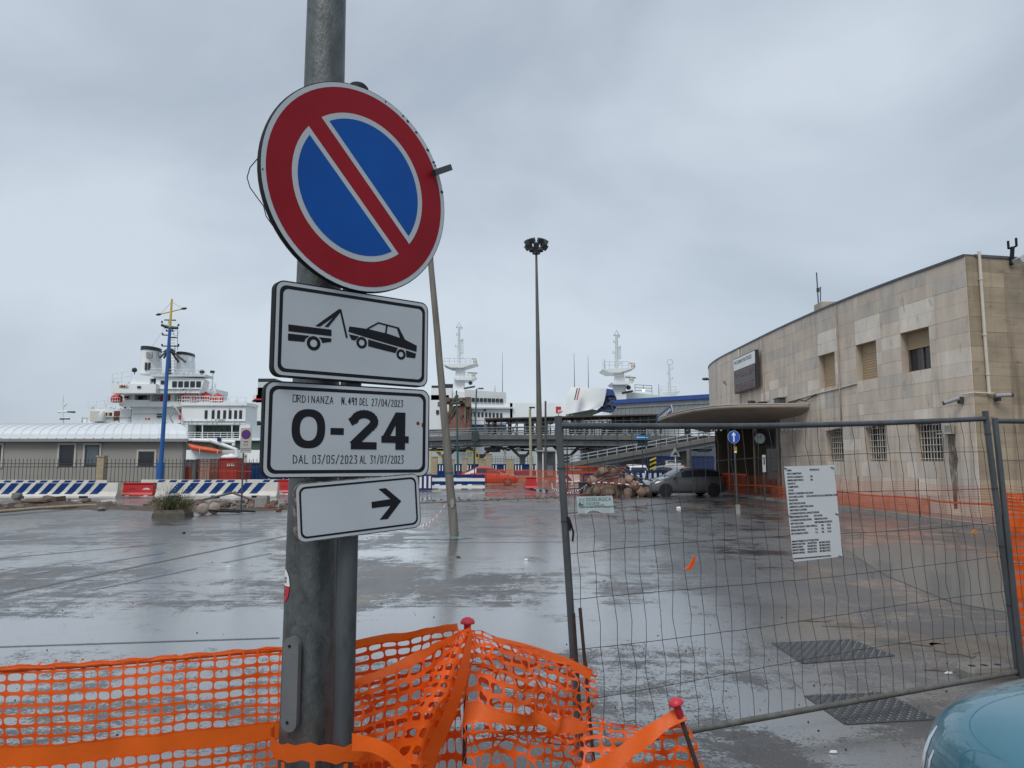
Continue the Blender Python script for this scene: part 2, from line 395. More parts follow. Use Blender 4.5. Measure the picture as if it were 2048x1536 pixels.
# torn-up strip of earth along the car park's far edge
soil = mat('wet_soil', (.085, .062, .045), .75, 0, .35, 5, .6, 18)
dm = MB(); nx, ny = 110, 7; grid = []
for i in range(nx + 1):
    u = i / nx; px_ = -60 + 1190 * u
    cy_ = 1018 - 22 * max(0, (px_ - 560) / 540) if px_ > 560 else 1018 - 4 * sin(px_ / 90)
    c = atz(px_, cy_); row = []
    wid = (1.5 if px_ < 240 else (.9 if px_ < 560 else .35)) * (.8 + .4 * R.random())
    for j in range(ny + 1):
        v = j / ny * 2 - 1
        h = max(0, 1 - v * v) * (.17 if px_ < 230 else (.10 if px_ < 620 else .045)) * (0.35 + 1.1 * R.random())
        row.append(V((c.x + R.uniform(-.05, .05), c.y + wid * v + R.uniform(-.06, .06), h - .012)))
    grid.append(row)
dm.loft(grid, False, False, False)
structure(dm.build('soil_strip', soil))

# a lighter repair patch in the asphalt, right of the fence middle
pm = mat('asphalt_patch', (.105, .11, .108), .30, 0, .18, 30, .35, 120, coat=.35)
structure(MB().face([atz(x, y, .004) for x, y in ((1690, 1098), (1800, 1083), (1965, 1108), (2060, 1150), (2075, 1235), (1905, 1205), (1770, 1150))]).build('asphalt_patch', pm))
gr = MB()
for _ in range(330):
    px_, py_ = R.uniform(-20, 2060), 1030 + 500 * R.random() ** 1.6; c = atz(px_, py_); r = R.uniform(.003, .010) * (1 + c.y / 22)
    gr.idx([c + V((r * R.uniform(.6, 1.2) * cos(k * 2.1), r * R.uniform(.6, 1.2) * sin(k * 2.1), 0)) for k in range(3)] + [c + V((0, 0, r * .9))], [(0, 1, 3), (1, 2, 3), (2, 0, 3)])
stuff(gr.build('grit', mat('grit_dark', (.03, .028, .027), .7, 0, .4, 20)))

om = mat('rusty_stain', (.075, .052, .038), .22, 0, .4, 14, tint=(.12, .11, .10), tfac=.5, coat=.4)
for cx0, cy0, rx, ry in ((1850, 1283, .22, .16), (1905, 1300, .20, .26), (1700, 1250, .30, .12), (1900, 1340, .20, .05), (1630, 1240, .2, .08)):
    c = atz(cx0, cy0, .0035); structure(MB().face([c + V((rx * R.uniform(.55, 1.2) * cos(k * pi / 9), ry * R.uniform(.5, 1.25) * sin(k * pi / 9), 0)) for k in range(18)]).build('ground_stain', om))
# ================================================================ TERMINAL BUILDING
FC = [(13.9, 20.6), (13.7, 22.0), (13.17, 25.3), (12.74, 29.1), (12.50, 34.0), (12.45, 39.6), (12.50, 45.1), (13.1, 49.2), (14.6, 52.2), (17.4, 54.6), (22, 56.5)]
def catmull(P, n=24):
    out = []
    for i in range(1, len(P) - 2):
        p0, p1, p2, p3 = [V((*p, 0)) for p in P[i - 1:i + 3]]
        for k in range(n):
            t = k / n
            out.append(.5 * ((2 * p1) + (p2 - p0) * t + (2 * p0 - 5 * p1 + 4 * p2 - p3) * t * t + (3 * p1 - p0 - 3 * p2 + p3) * t ** 3))
    out.append(V((*P[-2], 0))); return out
FPTS = catmull(FC)
FS = [0.0]
for a, b in zip(FPTS[:-1], FPTS[1:]): FS.append(FS[-1] + (b - a).length)
def fac(s, z=0.0, out=0.0):                  # point on the curved facade; out = metres in front of it
    s = max(0.0, min(FS[-1] - 1e-4, s)); i = 0
    while FS[i + 1] < s: i += 1
    t = (s - FS[i]) / (FS[i + 1] - FS[i]); d = (FPTS[i + 1] - FPTS[i]).normalized(); n_ = V((-d.y, d.x, 0))
    if n_.x > 0: n_ = -n_
    return FPTS[i].lerp(FPTS[i + 1], t) + n_ * out + V((0, 0, z))
def s_at(px_):                               # arc length where a pixel column meets the facade
    best = min(range(len(FPTS) * 1), key=lambda i: abs(1024 + F * FPTS[i].x / FPTS[i].y - px_) + (1000 if FPTS[i].y > 46 else 0))
    return FS[best]
H_T = 7.97
tb = thing('terminal_building', 'two storey ferry terminal with curved travertine facade and recessed windows', 'building', (14, 30, 0))
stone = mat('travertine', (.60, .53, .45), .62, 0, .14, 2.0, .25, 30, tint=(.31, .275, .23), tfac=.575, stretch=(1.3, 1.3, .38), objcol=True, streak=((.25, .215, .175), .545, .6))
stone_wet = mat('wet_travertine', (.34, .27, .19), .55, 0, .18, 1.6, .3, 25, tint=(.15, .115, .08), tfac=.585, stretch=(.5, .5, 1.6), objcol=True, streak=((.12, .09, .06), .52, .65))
joint_m = mat('wall_joint', (.37, .33, .28), .8, 0, .2, 3)
W_UP = [(1644, 1677), (1718, 1759), (1813, 1867)]
W_LO = [(1651, 1687), (1730, 1771), (1829, 1883)]
ZU0, ZU1, ZL0, ZL1 = 4.70, 6.06, 1.74, 3.0
zs = [.11, .65, 1.2, ZL0, 2.15, 2.58, ZL1, 3.43, 3.86, 4.28, ZU0, 5.15, 5.60, ZU1, 6.52, 6.98, 7.44, 7.90]
holes = [(s_at(b), s_at(a), ZU0, ZU1) for a, b in W_UP] + [(s_at(b), s_at(a), ZL0, ZL1) for a, b in W_LO]
S_ENT0, S_ENT1 = s_at(1562), FS[-1]          # porch under the canopy, open at street level
edges = {0.0, FS[-1], S_ENT0}
for a, b, _, _ in holes: edges |= {a, b}
se = sorted(edges); ss = [se[0]]
se = [x for i, x in enumerate(se) if i == 0 or x - se[i - 1] > .02]
for a, b in zip(se[:-1], se[1:]):
    k = max(1, round((b - a) / (.95 if a < 9 else (1.2 if a < 15 else 2.0))))
    ss += [a + (b - a) * (i + 1) / k for i in range(k)]
def in_hole(s, z):
    for a, b, z0, z1 in holes:
        if a - .02 < s < b + .02 and z0 < z < z1: return True
    return s > S_ENT0 and z < 3.86
core = MB(); far_slabs = MB(); n_slab = 0
pale, grey, warm = (1.14, 1.15, 1.16), (.91, .92, .94), (1.0, .965, .93)
for i, (a, b) in enumerate(zip(ss[:-1], ss[1:])):
    for j, (z0, z1) in enumerate(zip(zs[:-1], zs[1:])):
        if in_hole((a + b) / 2, (z0 + z1) / 2): continue
        core.face([fac(a, z0), fac(b, z0), fac(b, z1), fac(a, z1)])
        if b > 44 or (b - a) < .1: continue
        o_ = .022 + R.uniform(0, .007); gp = .0025; n_slab += 1; far_ = n_slab > 262
        q = (far_slabs if far_ else MB()).hexa([fac(a + gp, z0 + gp, -.01), fac(b - gp, z0 + gp, -.01), fac(b - gp, z0 + gp, o_), fac(a + gp, z0 + gp, o_)],
                      [fac(a + gp, z1 - gp, -.01), fac(b - gp, z1 - gp, -.01), fac(b - gp, z1 - gp, o_), fac(a + gp, z1 - gp, o_)])
        if far_: continue
        sl = q.build('stone_slab', stone, tb)
        r_ = R.random(); base = pale if r_ < .17 else (grey if r_ < .30 else warm); kk = R.uniform(.94, 1.05)
        if any(h0 - .3 < (a + b) / 2 < h1 + .5 and hz1 - .05 < (z0 + z1) / 2 < hz1 + .75 for h0, h1, _, hz1 in holes[:3]): base = (1.22, 1.24, 1.26); kk = 1
        elif z1 > 6.9: base = grey if R.random() < .5 else warm; kk *= .95
        sl.color = (base[0] * kk, base[1] * kk, base[2] * kk, 1)
stuff(far_slabs.build('stone_slab', mat('travertine_far', (.58, .51, .435), .62, 0, .18, 1.4, .25, 30, tint=(.30, .265, .22), tfac=.61, stretch=(1, 1, .3), streak=((.23, .20, .165), .53, .55)), tb))
# end wall facing the camera's way
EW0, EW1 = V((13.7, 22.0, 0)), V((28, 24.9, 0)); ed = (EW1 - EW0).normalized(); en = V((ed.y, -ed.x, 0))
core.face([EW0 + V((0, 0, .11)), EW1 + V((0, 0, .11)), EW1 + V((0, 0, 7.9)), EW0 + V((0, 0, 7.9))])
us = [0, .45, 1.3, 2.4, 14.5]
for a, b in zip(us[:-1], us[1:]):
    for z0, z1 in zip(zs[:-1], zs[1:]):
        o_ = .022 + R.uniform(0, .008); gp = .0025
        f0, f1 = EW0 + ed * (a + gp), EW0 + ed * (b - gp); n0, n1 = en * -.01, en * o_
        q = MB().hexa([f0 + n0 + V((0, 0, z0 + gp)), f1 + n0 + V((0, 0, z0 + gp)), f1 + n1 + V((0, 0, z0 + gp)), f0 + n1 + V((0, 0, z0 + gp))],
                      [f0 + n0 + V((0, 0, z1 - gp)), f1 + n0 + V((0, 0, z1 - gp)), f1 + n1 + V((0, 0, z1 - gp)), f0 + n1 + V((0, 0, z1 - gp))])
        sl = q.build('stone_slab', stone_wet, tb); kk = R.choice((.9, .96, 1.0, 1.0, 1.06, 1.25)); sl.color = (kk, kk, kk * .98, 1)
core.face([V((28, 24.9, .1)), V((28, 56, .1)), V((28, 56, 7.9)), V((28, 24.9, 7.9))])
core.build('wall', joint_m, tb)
rf = MB(); ring = [fac(s) for s in ss] + [V((28, 56.5, 0)), V((28, 24.9, 0))]
rf.hexa([p + V((0, 0, 7.6)) for p in ring], [p + V((0, 0, 7.7)) for p in ring])
rf.build('roof', mat('roof_felt', (.10, .10, .10), .7, 0, .2, 1), tb)
cp = MB()
def coping(pts, outs):
    a = [p + o_ * .06 for p, o_ in zip(pts, outs)]; b = [p - o_ * .25 for p, o_ in zip(pts, outs)]
    cp.loft([[x + V((0, 0, 7.89)), x + V((0, 0, H_T)), y + V((0, 0, H_T)), y + V((0, 0, 7.89))] for x, y in zip(a, b)], True, True, False)
coping([fac(s) for s in ss], [fac(s, 0, 1) - fac(s) for s in ss])
coping([EW0 + ed * .3, EW1], [en, en])
cp.build('coping', mat('lead_coping', (.10, .10, .105), .5, .3, .25, 5), tb)
# windows
tan_m = mat('roller_blind', (.42, .30, .18), .6, 0, .08, 1, .3, 25, stretch=(.3, .3, 3))
frame_m = mat('window_frame', (.14, .10, .07), .5, 0, .15)
bar_m = mat('window_grille', (.62, .58, .50), .5, 0, .1)
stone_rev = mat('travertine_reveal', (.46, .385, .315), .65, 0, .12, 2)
for n_, (a, b, z0, z1) in enumerate(holes):
    up = n_ < 3; dpt = -.30
    w = MB()
    for p, q in (((a, z0), (a, z1)), ((a, z1), (b, z1)), ((b, z1), (b, z0)), ((b, z0), (a, z0))):
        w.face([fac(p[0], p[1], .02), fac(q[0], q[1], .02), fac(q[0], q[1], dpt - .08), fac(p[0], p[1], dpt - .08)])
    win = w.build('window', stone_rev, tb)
    fm = MB(); fw = .06
    for (p0, p1, q0, q1) in ((a, a + fw, z0, z1), (b - fw, b, z0, z1), (a + fw, b - fw, z0, z0 + fw), (a + fw, b - fw, z1 - fw, z1), ((a + b) / 2 - .03, (a + b) / 2 + .03, z0 + fw, z1 - fw)):
        fm.hexa([fac(p0, q0, dpt), fac(p1, q0, dpt), fac(p1, q0, dpt + .06), fac(p0, q0, dpt + .06)], [fac(p0, q1, dpt), fac(p1, q1, dpt), fac(p1, q1, dpt + .06), fac(p0, q1, dpt + .06)])
    fm.build('frame', frame_m, win)
    MB().face([fac(a, z0, dpt + .015), fac(b, z0, dpt + .015), fac(b, z1, dpt + .015), fac(a, z1, dpt + .015)]).build('pane', glass_dark, win)
    if up:
        zb = z0 + .01 if n_ != 2 else z0 + .78
        bl = MB(); k = 14
        for i in range(k):
            q0 = zb + (z1 - zb) * i / k; q1 = zb + (z1 - zb) * (i + 1) / k - .004
            bl.hexa([fac(a + .03, q0, dpt + .065), fac(b - .03, q0, dpt + .065), fac(b - .03, q0, dpt + .095), fac(a + .03, q0, dpt + .095)],
                    [fac(a + .03, q1, dpt + .065), fac(b - .03, q1, dpt + .065), fac(b - .03, q1, dpt + .082), fac(a + .03, q1, dpt + .082)])
        bl.build('blind', tan_m, win)
    else:
        nb = 9
        for i in range(nb):
            s_ = a + .05 + (b - a - .1) * i / (nb - 1)
            MB().cyl(fac(s_, z0, -.16), fac(s_, z1, -.16), .013, n=6).build('bar', bar_m, win)
        for i in range(6):
            z_ = z0 + .08 + (z1 - z0 - .16) * i / 5
            MB().cyl(fac(a, z_, -.145), fac(b, z_, -.145), .012, n=6).build('bar', bar_m, win)
# porch under the canopy
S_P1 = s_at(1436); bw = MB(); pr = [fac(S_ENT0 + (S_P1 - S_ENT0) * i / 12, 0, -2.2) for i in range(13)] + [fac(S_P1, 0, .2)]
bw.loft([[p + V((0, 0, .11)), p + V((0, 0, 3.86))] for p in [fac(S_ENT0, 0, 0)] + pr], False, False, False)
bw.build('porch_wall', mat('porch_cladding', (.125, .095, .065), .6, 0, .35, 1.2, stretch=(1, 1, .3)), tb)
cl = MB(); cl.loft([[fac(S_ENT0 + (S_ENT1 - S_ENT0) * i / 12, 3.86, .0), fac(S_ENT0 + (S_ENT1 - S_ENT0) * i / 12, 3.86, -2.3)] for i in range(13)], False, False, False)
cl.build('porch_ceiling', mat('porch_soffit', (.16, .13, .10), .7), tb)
col_m = mat('porch_column', (.33, .28, .22), .6, 0, .15, 3)
for px_, rr_ in ((1431, .20), (1497, .07), (1448, .05), (1461, .05), (1545, .12)):
    s_ = s_at(px_); c = fac(min(s_, FS[-1] - .2), 0, -.25)
    MB().cyl(c + V((0, 0, .11)), c + V((0, 0, 3.86)), rr_, n=10).build('column', col_m, tb)
# rooftop hut
q = at(1632, 601, 36); MB().box((q.x + .72, 36.6, 8.75), (.8, .9, 1.7)).build('roof_hut', mat('hut_render', (.42, .36, .29), .7), tb)

# canopy over the porch
cn = thing('canopy', 'thin concrete canopy with rounded edge cantilevered over the terminal porch', 'canopy', (10, 40, 3.9))
edge = [(12.55, 31.4), (11.2, 31.45), (9.6, 31.8), (8.9, 32.5), (8.40, 34.0), (8.15, 36.5), (8.15, 39.5), (8.3, 42.5), (8.9, 45.5), (10.0, 47.8), (11.6, 49.4), (13.2, 50.2)]
ee = []
for a, b in zip(edge[:-1], edge[1:]):
    for k in range(3): ee.append(V((*a, 0)).lerp(V((*b, 0)), k / 3))
ee.append(V((*edge[-1], 0)))
inn = [V((12.9, 32.0 + 18.2 * i / (len(ee) - 1), 0)) for i in range(len(ee))]
m = MB()
def lv(f, z): return [p.lerp(q, f) + V((0, 0, z)) for p, q in zip(ee, inn)]
m.loft([lv(1, 4.16), lv(0.02, 4.16), lv(0, 4.13), lv(0.0, 4.02), lv(.03, 3.99), lv(.35, 3.86), lv(.65, 3.74), lv(1, 3.66)], False, False, True)
m.build('slab', mat('canopy_render', (.30, .25, .21), .7, 0, .16, 1.1, .2, 20, tint=(.15, .12, .10), tfac=.62), cn)
fl = MB(); fl.loft([[p + V((0, 0, z)) for p in ee] for z in (4.163, 4.20)] + [[p.lerp(q, .03) + V((0, 0, 4.20)) for p, q in zip(ee, inn)], [p.lerp(q, .03) + V((0, 0, 4.163)) for p, q in zip(ee, inn)]], False, False, False)
fl.build('flashing', mat('pale_flashing', (.50, .46, .41), .5, 0, .1), cn)

# things fixed to the building
pipe_m = mat('cream_pipe', (.58, .53, .45), .45, 0, .08, 3)
def pipe(label, pts, r, m, nm='downpipe', cat='pipe', clips=3):
    t = thing(nm, label, cat, pts[0])
    MB().tube(pts, r, 10).build('pipe_run', m, t)
    for i in range(clips):
        f = (i + .5) / clips; k = min(int(f * (len(pts) - 1)), len(pts) - 2); c = V(pts[k]).lerp(V(pts[k + 1]), f * (len(pts) - 1) - k)
        d = (V(pts[k + 1]) - V(pts[k])).normalized()
        MB().cyl(c - d * .03, c + d * .03, r * 1.35, n=10).build('clip', m, t)
    return t
cx_ = EW0 + ed * .42 + en * .09
pipe('pale downpipe beside the corner of the terminal, from roof to camera bracket', [cx_ + V((0, 0, 8.05)), cx_ + V((.0, 0, 5.5)), cx_ + V((.02, 0, 3.72))], .048, pipe_m)
s_ = s_at(1677) - .0
pipe('thin grey downpipe running past the narrow blind window', [fac(s_ - .35, 7.85, .06), fac(s_ - .35, 4.6, .06), fac(s_ - .35, 3.05, .06), fac(s_ + .9, 2.95, .06)], .03, mat('dull_pipe', (.36, .31, .26), .5), clips=4)
pipe('pale conduit sloping under the blind windows', [fac(s_at(1719), ZU0 - .08, .05), fac(s_at(1680), ZU0 - .14, .05), fac(s_at(1636), 4.52, .05), fac(s_at(1580), 4.42, .05)], .03, mat('conduit', (.45, .41, .36), .5), 'conduit', 'pipe', 4)
pipe('dark cable looping down from the conduit to the canopy', [fac(s_at(1640), 4.5, .08), fac(s_at(1618), 4.30, .1), fac(s_at(1604), 4.42, .1), fac(s_at(1590), 4.28, .12), fac(s_at(1575), 4.22, .2)], .022, black, 'cable', 'cable', 0)
s_b = s_at(1484)
pipe('pale downpipe dropping to the canopy under the departures board', [fac(s_b, 7.85, .06), fac(s_b, 6.0, .06), fac(s_b, 4.22, .06)], .05, pipe_m)
s_c = s_at(1532)
pipe('grey conduit on the far side of the departures board', [fac(s_c, 7.8, .05), fac(s_c, 4.25, .05)], .035, mat('dull_pipe', (.36, .31, .26), .5), 'conduit', 'pipe')

# departures board
a_, b_ = s_at(1528), s_at(1484)
bp0, bp1 = fac(a_, 0, .35), fac(b_, 0, .35); fr = frame(bp1.lerp(bp0, 0), bp0 - bp1)
bwid = (bp0 - bp1).length; zt, zb = 7.25, 5.45
db = thing('departures_board', 'departures display with white header and dark dot matrix panel', 'display board', bp1.lerp(bp0, .5) + V((0, 0, zb)))
m = MB(); m.box(bp1.lerp(bp0, .5) + V((0, 0, (zt + zb) / 2)) - fr.col[2].to_3d() * .09, (bwid + .1, .16, zt - zb + .1), mat=fr.to_3x3() @ Matrix(((1, 0, 0), (0, 0, 1), (0, 1, 0)))); m.build('case', mat('board_case', (.03, .03, .035), .5), db)
hd = zt - .62
MB().prism([(.03, hd), (bwid - .03, hd), (bwid - .03, zt), (.03, zt)], 0, .02, fr).build('header', white_paint, db)
MB().prism([(.03, zb), (bwid - .03, zb), (bwid - .03, hd - .04), (.03, hd - .04)], 0, .02, fr).build('screen', mat('matrix_screen', (.045, .028, .032), .35), db)
text_mesh('PROSSIME PARTENZE', .26, mat('board_lettering', (.06, .09, .22), .5), fr @ Matrix.Translation((.14, zt - .30, .022)), 'lettering', db, .006, (bwid - .3) / 2.75)
dots = MB()
for row in range(8):
    if row in (3, 4): continue
    for k in range(30):
        if R.random() < .35: continue
        x = .10 + (bwid - .2) * k / 30; y = zb + .06 + (hd - zb - .14) * row / 8
        dots.prism([(x, y), (x + .03, y), (x + .03, y + .085), (x, y + .085)], .021, .026, fr)
stuff(dots.build('dot_row', mat('unlit_red_dots', (.16, .03, .035), .5), db))
fl_ = thing('floodlight', 'small dark floodlight standing on the canopy under the departures board', 'floodlight', fac(s_at(1530), 4.16, .6))
c = fac(s_at(1530), 4.16, .6); MB().tube([c, c + V((0, 0, .25))], .02).build('bracket', black, fl_); MB().box(c + V((0, 0, .42)), (.32, .2, .32), rz=.5).build('lamp_body', dark_steel, fl_)
for q0, lab in ((1545, 'flat grey box lying on the canopy by the wall'), (1582, 'low dark tray lying at the near end of the canopy')):
    c = fac(s_at(q0), 4.20, .5); t = thing('equipment_box', lab, 'box', c)
    MB().box(c + V((0, 0, .17)), (.75, .3, .34), rz=1.5).build('case', dark_steel if q0 > 1560 else galv, t); MB().box(c + V((0, 0, .36)), (.85, .4, .03), rz=1.5).build('lid', dark_steel, t)

# clock under the canopy
c = at(1519, 877, 33.0); t = thing('clock', 'round wall clock on a dark box under the canopy', 'clock', c)
MB().box(c + V((.28, .28, 0)), (.75, .5, .62)).build('housing', black, t)
MB().lathe(c, [(.245, -.0), (.245, .05), (.225, .055), (.225, .04)], 24, Matrix.Rotation(pi / 2, 3, 'X')).build('rim', dark_steel, t)
MB().lathe(c + V((0, -.05, 0)), [(.222, 0), (.222, .006)], 24, Matrix.Rotation(pi / 2, 3, 'X')).build('dial', mat('clock_dial', (.24, .27, .27), .4), t)
hn = MB(); f2 = frame(c + V((0, -.058, 0)), (1, 0, 0)); hn.ribbon([(0, 0), (.05, .12)], .02, f2, 0, .006); hn.ribbon([(0, 0), (-.14, .08)], .014, f2, 0, .006); hn.build('hands', black, t)
c = at(1528, 927, 31.6); t = thing('wall_notice', 'narrow upright white notice on the porch wall below the clock', 'notice', (c.x, c.y, .1))
MB().box(c, (.13, .04, .72)).build('panel', white_sign, t); MB().box(c + V((.0, -.023, .1)), (.05, .006, .3)).build('print', black, t); MB().box((c.x, c.y + .05, (c.z - .4) / 2 + .1), (.05, .05, c.z - .3)).build('post', dark_steel, t)
c = at(1545, 928, 31.9); t = thing('wall_cabinet', 'dark cabinet on the porch corner beside the white notice', 'cabinet', c)
MB().box(c, (.36, .3, 1.3)).build('case', mat('cabinet_dark', (.05, .042, .035), .5), t); MB().box(c + V((0, -.16, .1)), (.26, .02, .8)).build('door', dark_steel, t)

# bullet cameras on the corner
def camera_unit(label, c, d):
    t = thing('security_camera', label, 'camera', c); d = V(d).normalized()
    MB().cyl(c - d * .02, c + d * .40, .062, n=12).build('body', mat('camera_shell', (.30, .31, .32), .4), t)
    MB().cyl(c + d * .40, c + d * .46, .066, .062, n=12).build('hood', dark_steel, t)
    MB().tube([c, c + V((.04, .06, -.14)), c + V((.16, .22, -.12))], .025).build('bracket', dark_steel, t)
    MB().box(c + V((.1, .10, -.05)), (.14, .12, .2)).build('junction_box', dark_steel, t)
camera_unit('bullet camera at the wall corner pointing down the facade', fac(.35, 3.62, .22), (-1, .6, -.38))
camera_unit('bullet camera at the wall corner pointing along the end wall', EW0 + ed * .55 + en * .22 + V((0, 0, 3.66)), (1, -.15, .05))
bk = MB(); bk.tube([fac(.35, 3.74, .1), EW0 + en * .08 + V((-.06, 0, 3.76)), EW0 + ed * .6 + en * .1 + V((0, 0, 3.74))], .02)
tag(bk.build('camera_conduit', pipe_m), 'pale conduit round the corner linking the two bullet cameras', 'conduit')
c = fac(s_at(1905), 2.72, .1); t = thing('overflow_box', 'small metal box on the wall with a dark stain running below it', 'box', c)
MB().box(c, (.10, .34, .22)).build('case', mat('box_grey', (.30, .27, .23), .6), t); MB().box(c + V((-.1, .05, -.13)), (.3, .42, .03)).build('lip', white_sign, t)
st = MB()
sr = [(s_at(1905) + dx_, z_, w_) for dx_, z_, w_ in ((.0, 2.6, .16), (.02, 2.2, .15), (-.01, 1.8, .19), (.03, 1.4, .12), (.0, .9, .10), (.02, .3, .07))]
st.loft([[fac(s0 - w_, z_, .0345), fac(s0 + w_, z_, .0345)] for s0, z_, w_ in sr], False, False, False)
tag(st.build('water_stain', mat('algae_stain', (.13, .10, .075), .6, 0, .5, 5, tint=(.36, .31, .25), tfac=.5, stretch=(1, 1, .4))), 'dark streak of algae running down the wall under the metal box', 'stain')
# roof aerials
c = at(1637, 600, 37.5); t = thing('roof_aerial', 'thin twin rod aerial standing above the roof hut', 'aerial', c)
MB().cyl((c.x, c.y, 9.0), at(1633, 545, 37.5), .03, n=6).build('mast', dark_steel, t); MB().cyl(at(1641, 603, 37.5), at(1641, 574, 37.5), .025, n=6).build('side_rod', dark_steel, t)
MB().tube([at(1634, 577, 37.5), at(1642, 575, 37.5)], .02, 6).build('arm', dark_steel, t); MB().box(at(1636, 580, 37.5), (.12, .12, .2)).build('amplifier', dark_steel, t)
t = thing('fork_aerial', 'black two pronged aerial bracketed over the roof corner', 'aerial', at(2024, 525, 21.5)); Yf = 22.2
MB().cyl(at(2023, 529, Yf), at(2025, 494, Yf), .06, n=8).build('mount', black, t); MB().tube([at(2016, 497, Yf), at(2025, 496, Yf), at(2034, 491, Yf)], .03).build('arm', black, t)
MB().cyl(at(2017, 497, Yf), at(2016, 482, Yf), .035, n=8).build('prong', black, t); MB().cyl(at(2033, 492, Yf), at(2032, 476, Yf), .035, n=8).build('prong', black, t); MB().tube([at(2021, 529, Yf), at(2060, 514, Yf)], .03).build('bracket', black, t)
t = thing('roof_lamp', 'pale floodlight housing jutting out from the end wall near the roof', 'floodlight', at(2046, 516, 21.4))
MB().box(at(2050, 514, 21.4), (.55, .35, .16), mat=Matrix.Rotation(-.5, 3, 'Y')).build('housing', mat('lamp_grey', (.45, .47, .48), .4), t); MB().tube([at(2050, 519, 21.4), at(2052, 522, 22.2)], .03).build('bracket', dark_steel, t)
c = at(1411, 758, 50); t = thing('wall_lamp', 'tiny lamp on a short arm at the far curve of the facade', 'lamp', c)
MB().tube([at(1424, 763, 50), c], .03).build('arm', dark_steel, t); MB().ball(c, (.25, .15, .1)).build('lamp_body', dark_steel, t)
c = fac(s_at(1455), 6.2, .2); t = thing('wall_hook', 'rusty bracket sticking out of the wall before the departures board', 'bracket', c)
MB().tube([fac(s_at(1455), 6.15, 0), c + V((0, 0, .15))], .03).build('arm', rust, t); MB().tube([fac(s_at(1455), 6.4, 0), c + V((0, 0, .15))], .02).build('stay', rust, t)
# ================================================================ SHIPS, VIADUCT AND THE FAR QUAY
def pbox(mb, x0, y0, x1, y1, Y, D, m=0):     # block whose front face spans those pixels at distance Y, D metres deep
    a, b = at(x0, y1, Y), at(x1, y0, Y)
    return mb.box(((a.x + b.x) / 2, Y + D / 2, (a.z + b.z) / 2), (abs(b.x - a.x), D, abs(b.z - a.z)), m=m)
def rail(mb, pts, h, posts, r=.03, rows=2):
    pts = [V(p) for p in pts]
    for k in range(rows): mb.tube([p + V((0, 0, h * (k + 1) / rows)) for p in pts], r, 4)
    for a, b in zip(pts[:-1], pts[1:]):
        n = max(1, round((b - a).length / posts))
        for i in range(n + 1): c = a.lerp(b, i / n); mb.cyl(c, c + V((0, 0, h)), r, n=4)
navy = mat('navy_paint', (.015, .03, .10), .45, 0, .15, 1)
ship_green = mat('ship_green', (.05, .085, .065), .5, 0, .15, .5)
ship_black = mat('ship_black', (.025, .027, .03), .5)
ship_red = mat('ship_red', (.55, .03, .03), .45, 0, .1)
cream = mat('cream_paint', (.62, .58, .50), .5, 0, .08)

YS = 110.0
sh = thing('service_ship', 'white ship with twin black topped funnels, dark mast and red liferaft canisters', 'ship', (-50, YS, -1.6))
def P(name, m, rects, Y=YS, D=10, parent=None):
    mb = MB()
    for r_ in rects: pbox(mb, *r_[:4], r_[4] if len(r_) > 4 else Y, r_[5] if len(r_) > 5 else D)
    return mb.build(name, m, parent or sh)
hl = MB()
d0 = [at(x, y, YS) for x, y in ((150, 862), (176, 852), (362, 850), (560, 850))]
hl.hexa([V((p.x, YS - .5, -1.8)) for p in d0] + [V((p.x, YS + 16, -1.8)) for p in reversed(d0)],
        [V((p.x, YS, at(0, 900, YS).z)) for p in d0] + [V((p.x, YS + 16, at(0, 900, YS).z)) for p in reversed(d0)])
hl.build('hull', ship_white, sh)
P('green_band', ship_green, [(376, 878, 520, 901)], YS + .1, 9)
P('deck_edge', ship_white, [(362, 876, 520, 881)], YS - .4, 10)
P('main_deckhouse', ship_white, [(176, 818, 262, 852, YS + 3, 12), (262, 812, 363, 852, YS + 2.4, 12), (362, 808, 492, 849, YS, 5), (362, 849, 376, 878, YS + .05, 10), (478, 849, 500, 880, YS + .05, 10), (150, 845, 365, 902, YS + 2, 12)])
P('deck_recess', ship_green, [(374, 849, 480, 877)], YS + 3, 2)
P('recess_window', glass_dark, [(x, 856, x + 6, 868) for x in (380, 390, 414, 424, 437, 449, 462)], YS + 2.9, .2)
rm = MB(); rail(rm, [at(376, 877, YS + .1), at(480, 877, YS + .1)], .9, 1.0, .04, 3)
for x in (405, 464): rm.cyl(at(x, 877, YS + .2), at(x, 849, YS + .2), .09, n=6)
stuff(rm.build('deck_railing', ship_white, sh))
for x in (412, 426, 437, 449, 460, 471, 481): P('window', glass_dark, [(x - 3.2, 820.5, x + 3.2, 837.5)], YS - .06, .12)
P('bridge_wing', ship_white, [(222, 768, 312, 786, YS - 1, 9), (262, 757, 312, 769, YS, 7)])
bf = MB()
tl, tr, br, bl_ = at(308, 752, YS), at(409, 757, YS), at(400, 786, YS), at(308, 786, YS)
dd = V((-1.2, 5, 0)); bf.hexa([bl_, br, br + dd, bl_ + dd], [tl, tr, tr + dd, tl + dd]); bf.build('wheelhouse', ship_white, sh)
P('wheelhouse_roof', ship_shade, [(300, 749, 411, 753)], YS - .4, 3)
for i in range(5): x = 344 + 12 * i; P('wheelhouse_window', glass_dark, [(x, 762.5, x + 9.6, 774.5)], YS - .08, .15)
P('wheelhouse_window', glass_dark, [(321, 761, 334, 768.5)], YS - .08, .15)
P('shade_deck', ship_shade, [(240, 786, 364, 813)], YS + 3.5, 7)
P('shade_deck_post', ship_white, [(262, 786, 270, 812, YS + 2), (300, 786, 301, 810, YS + 1), (340, 786, 350, 812, YS + 2)], YS, 1)
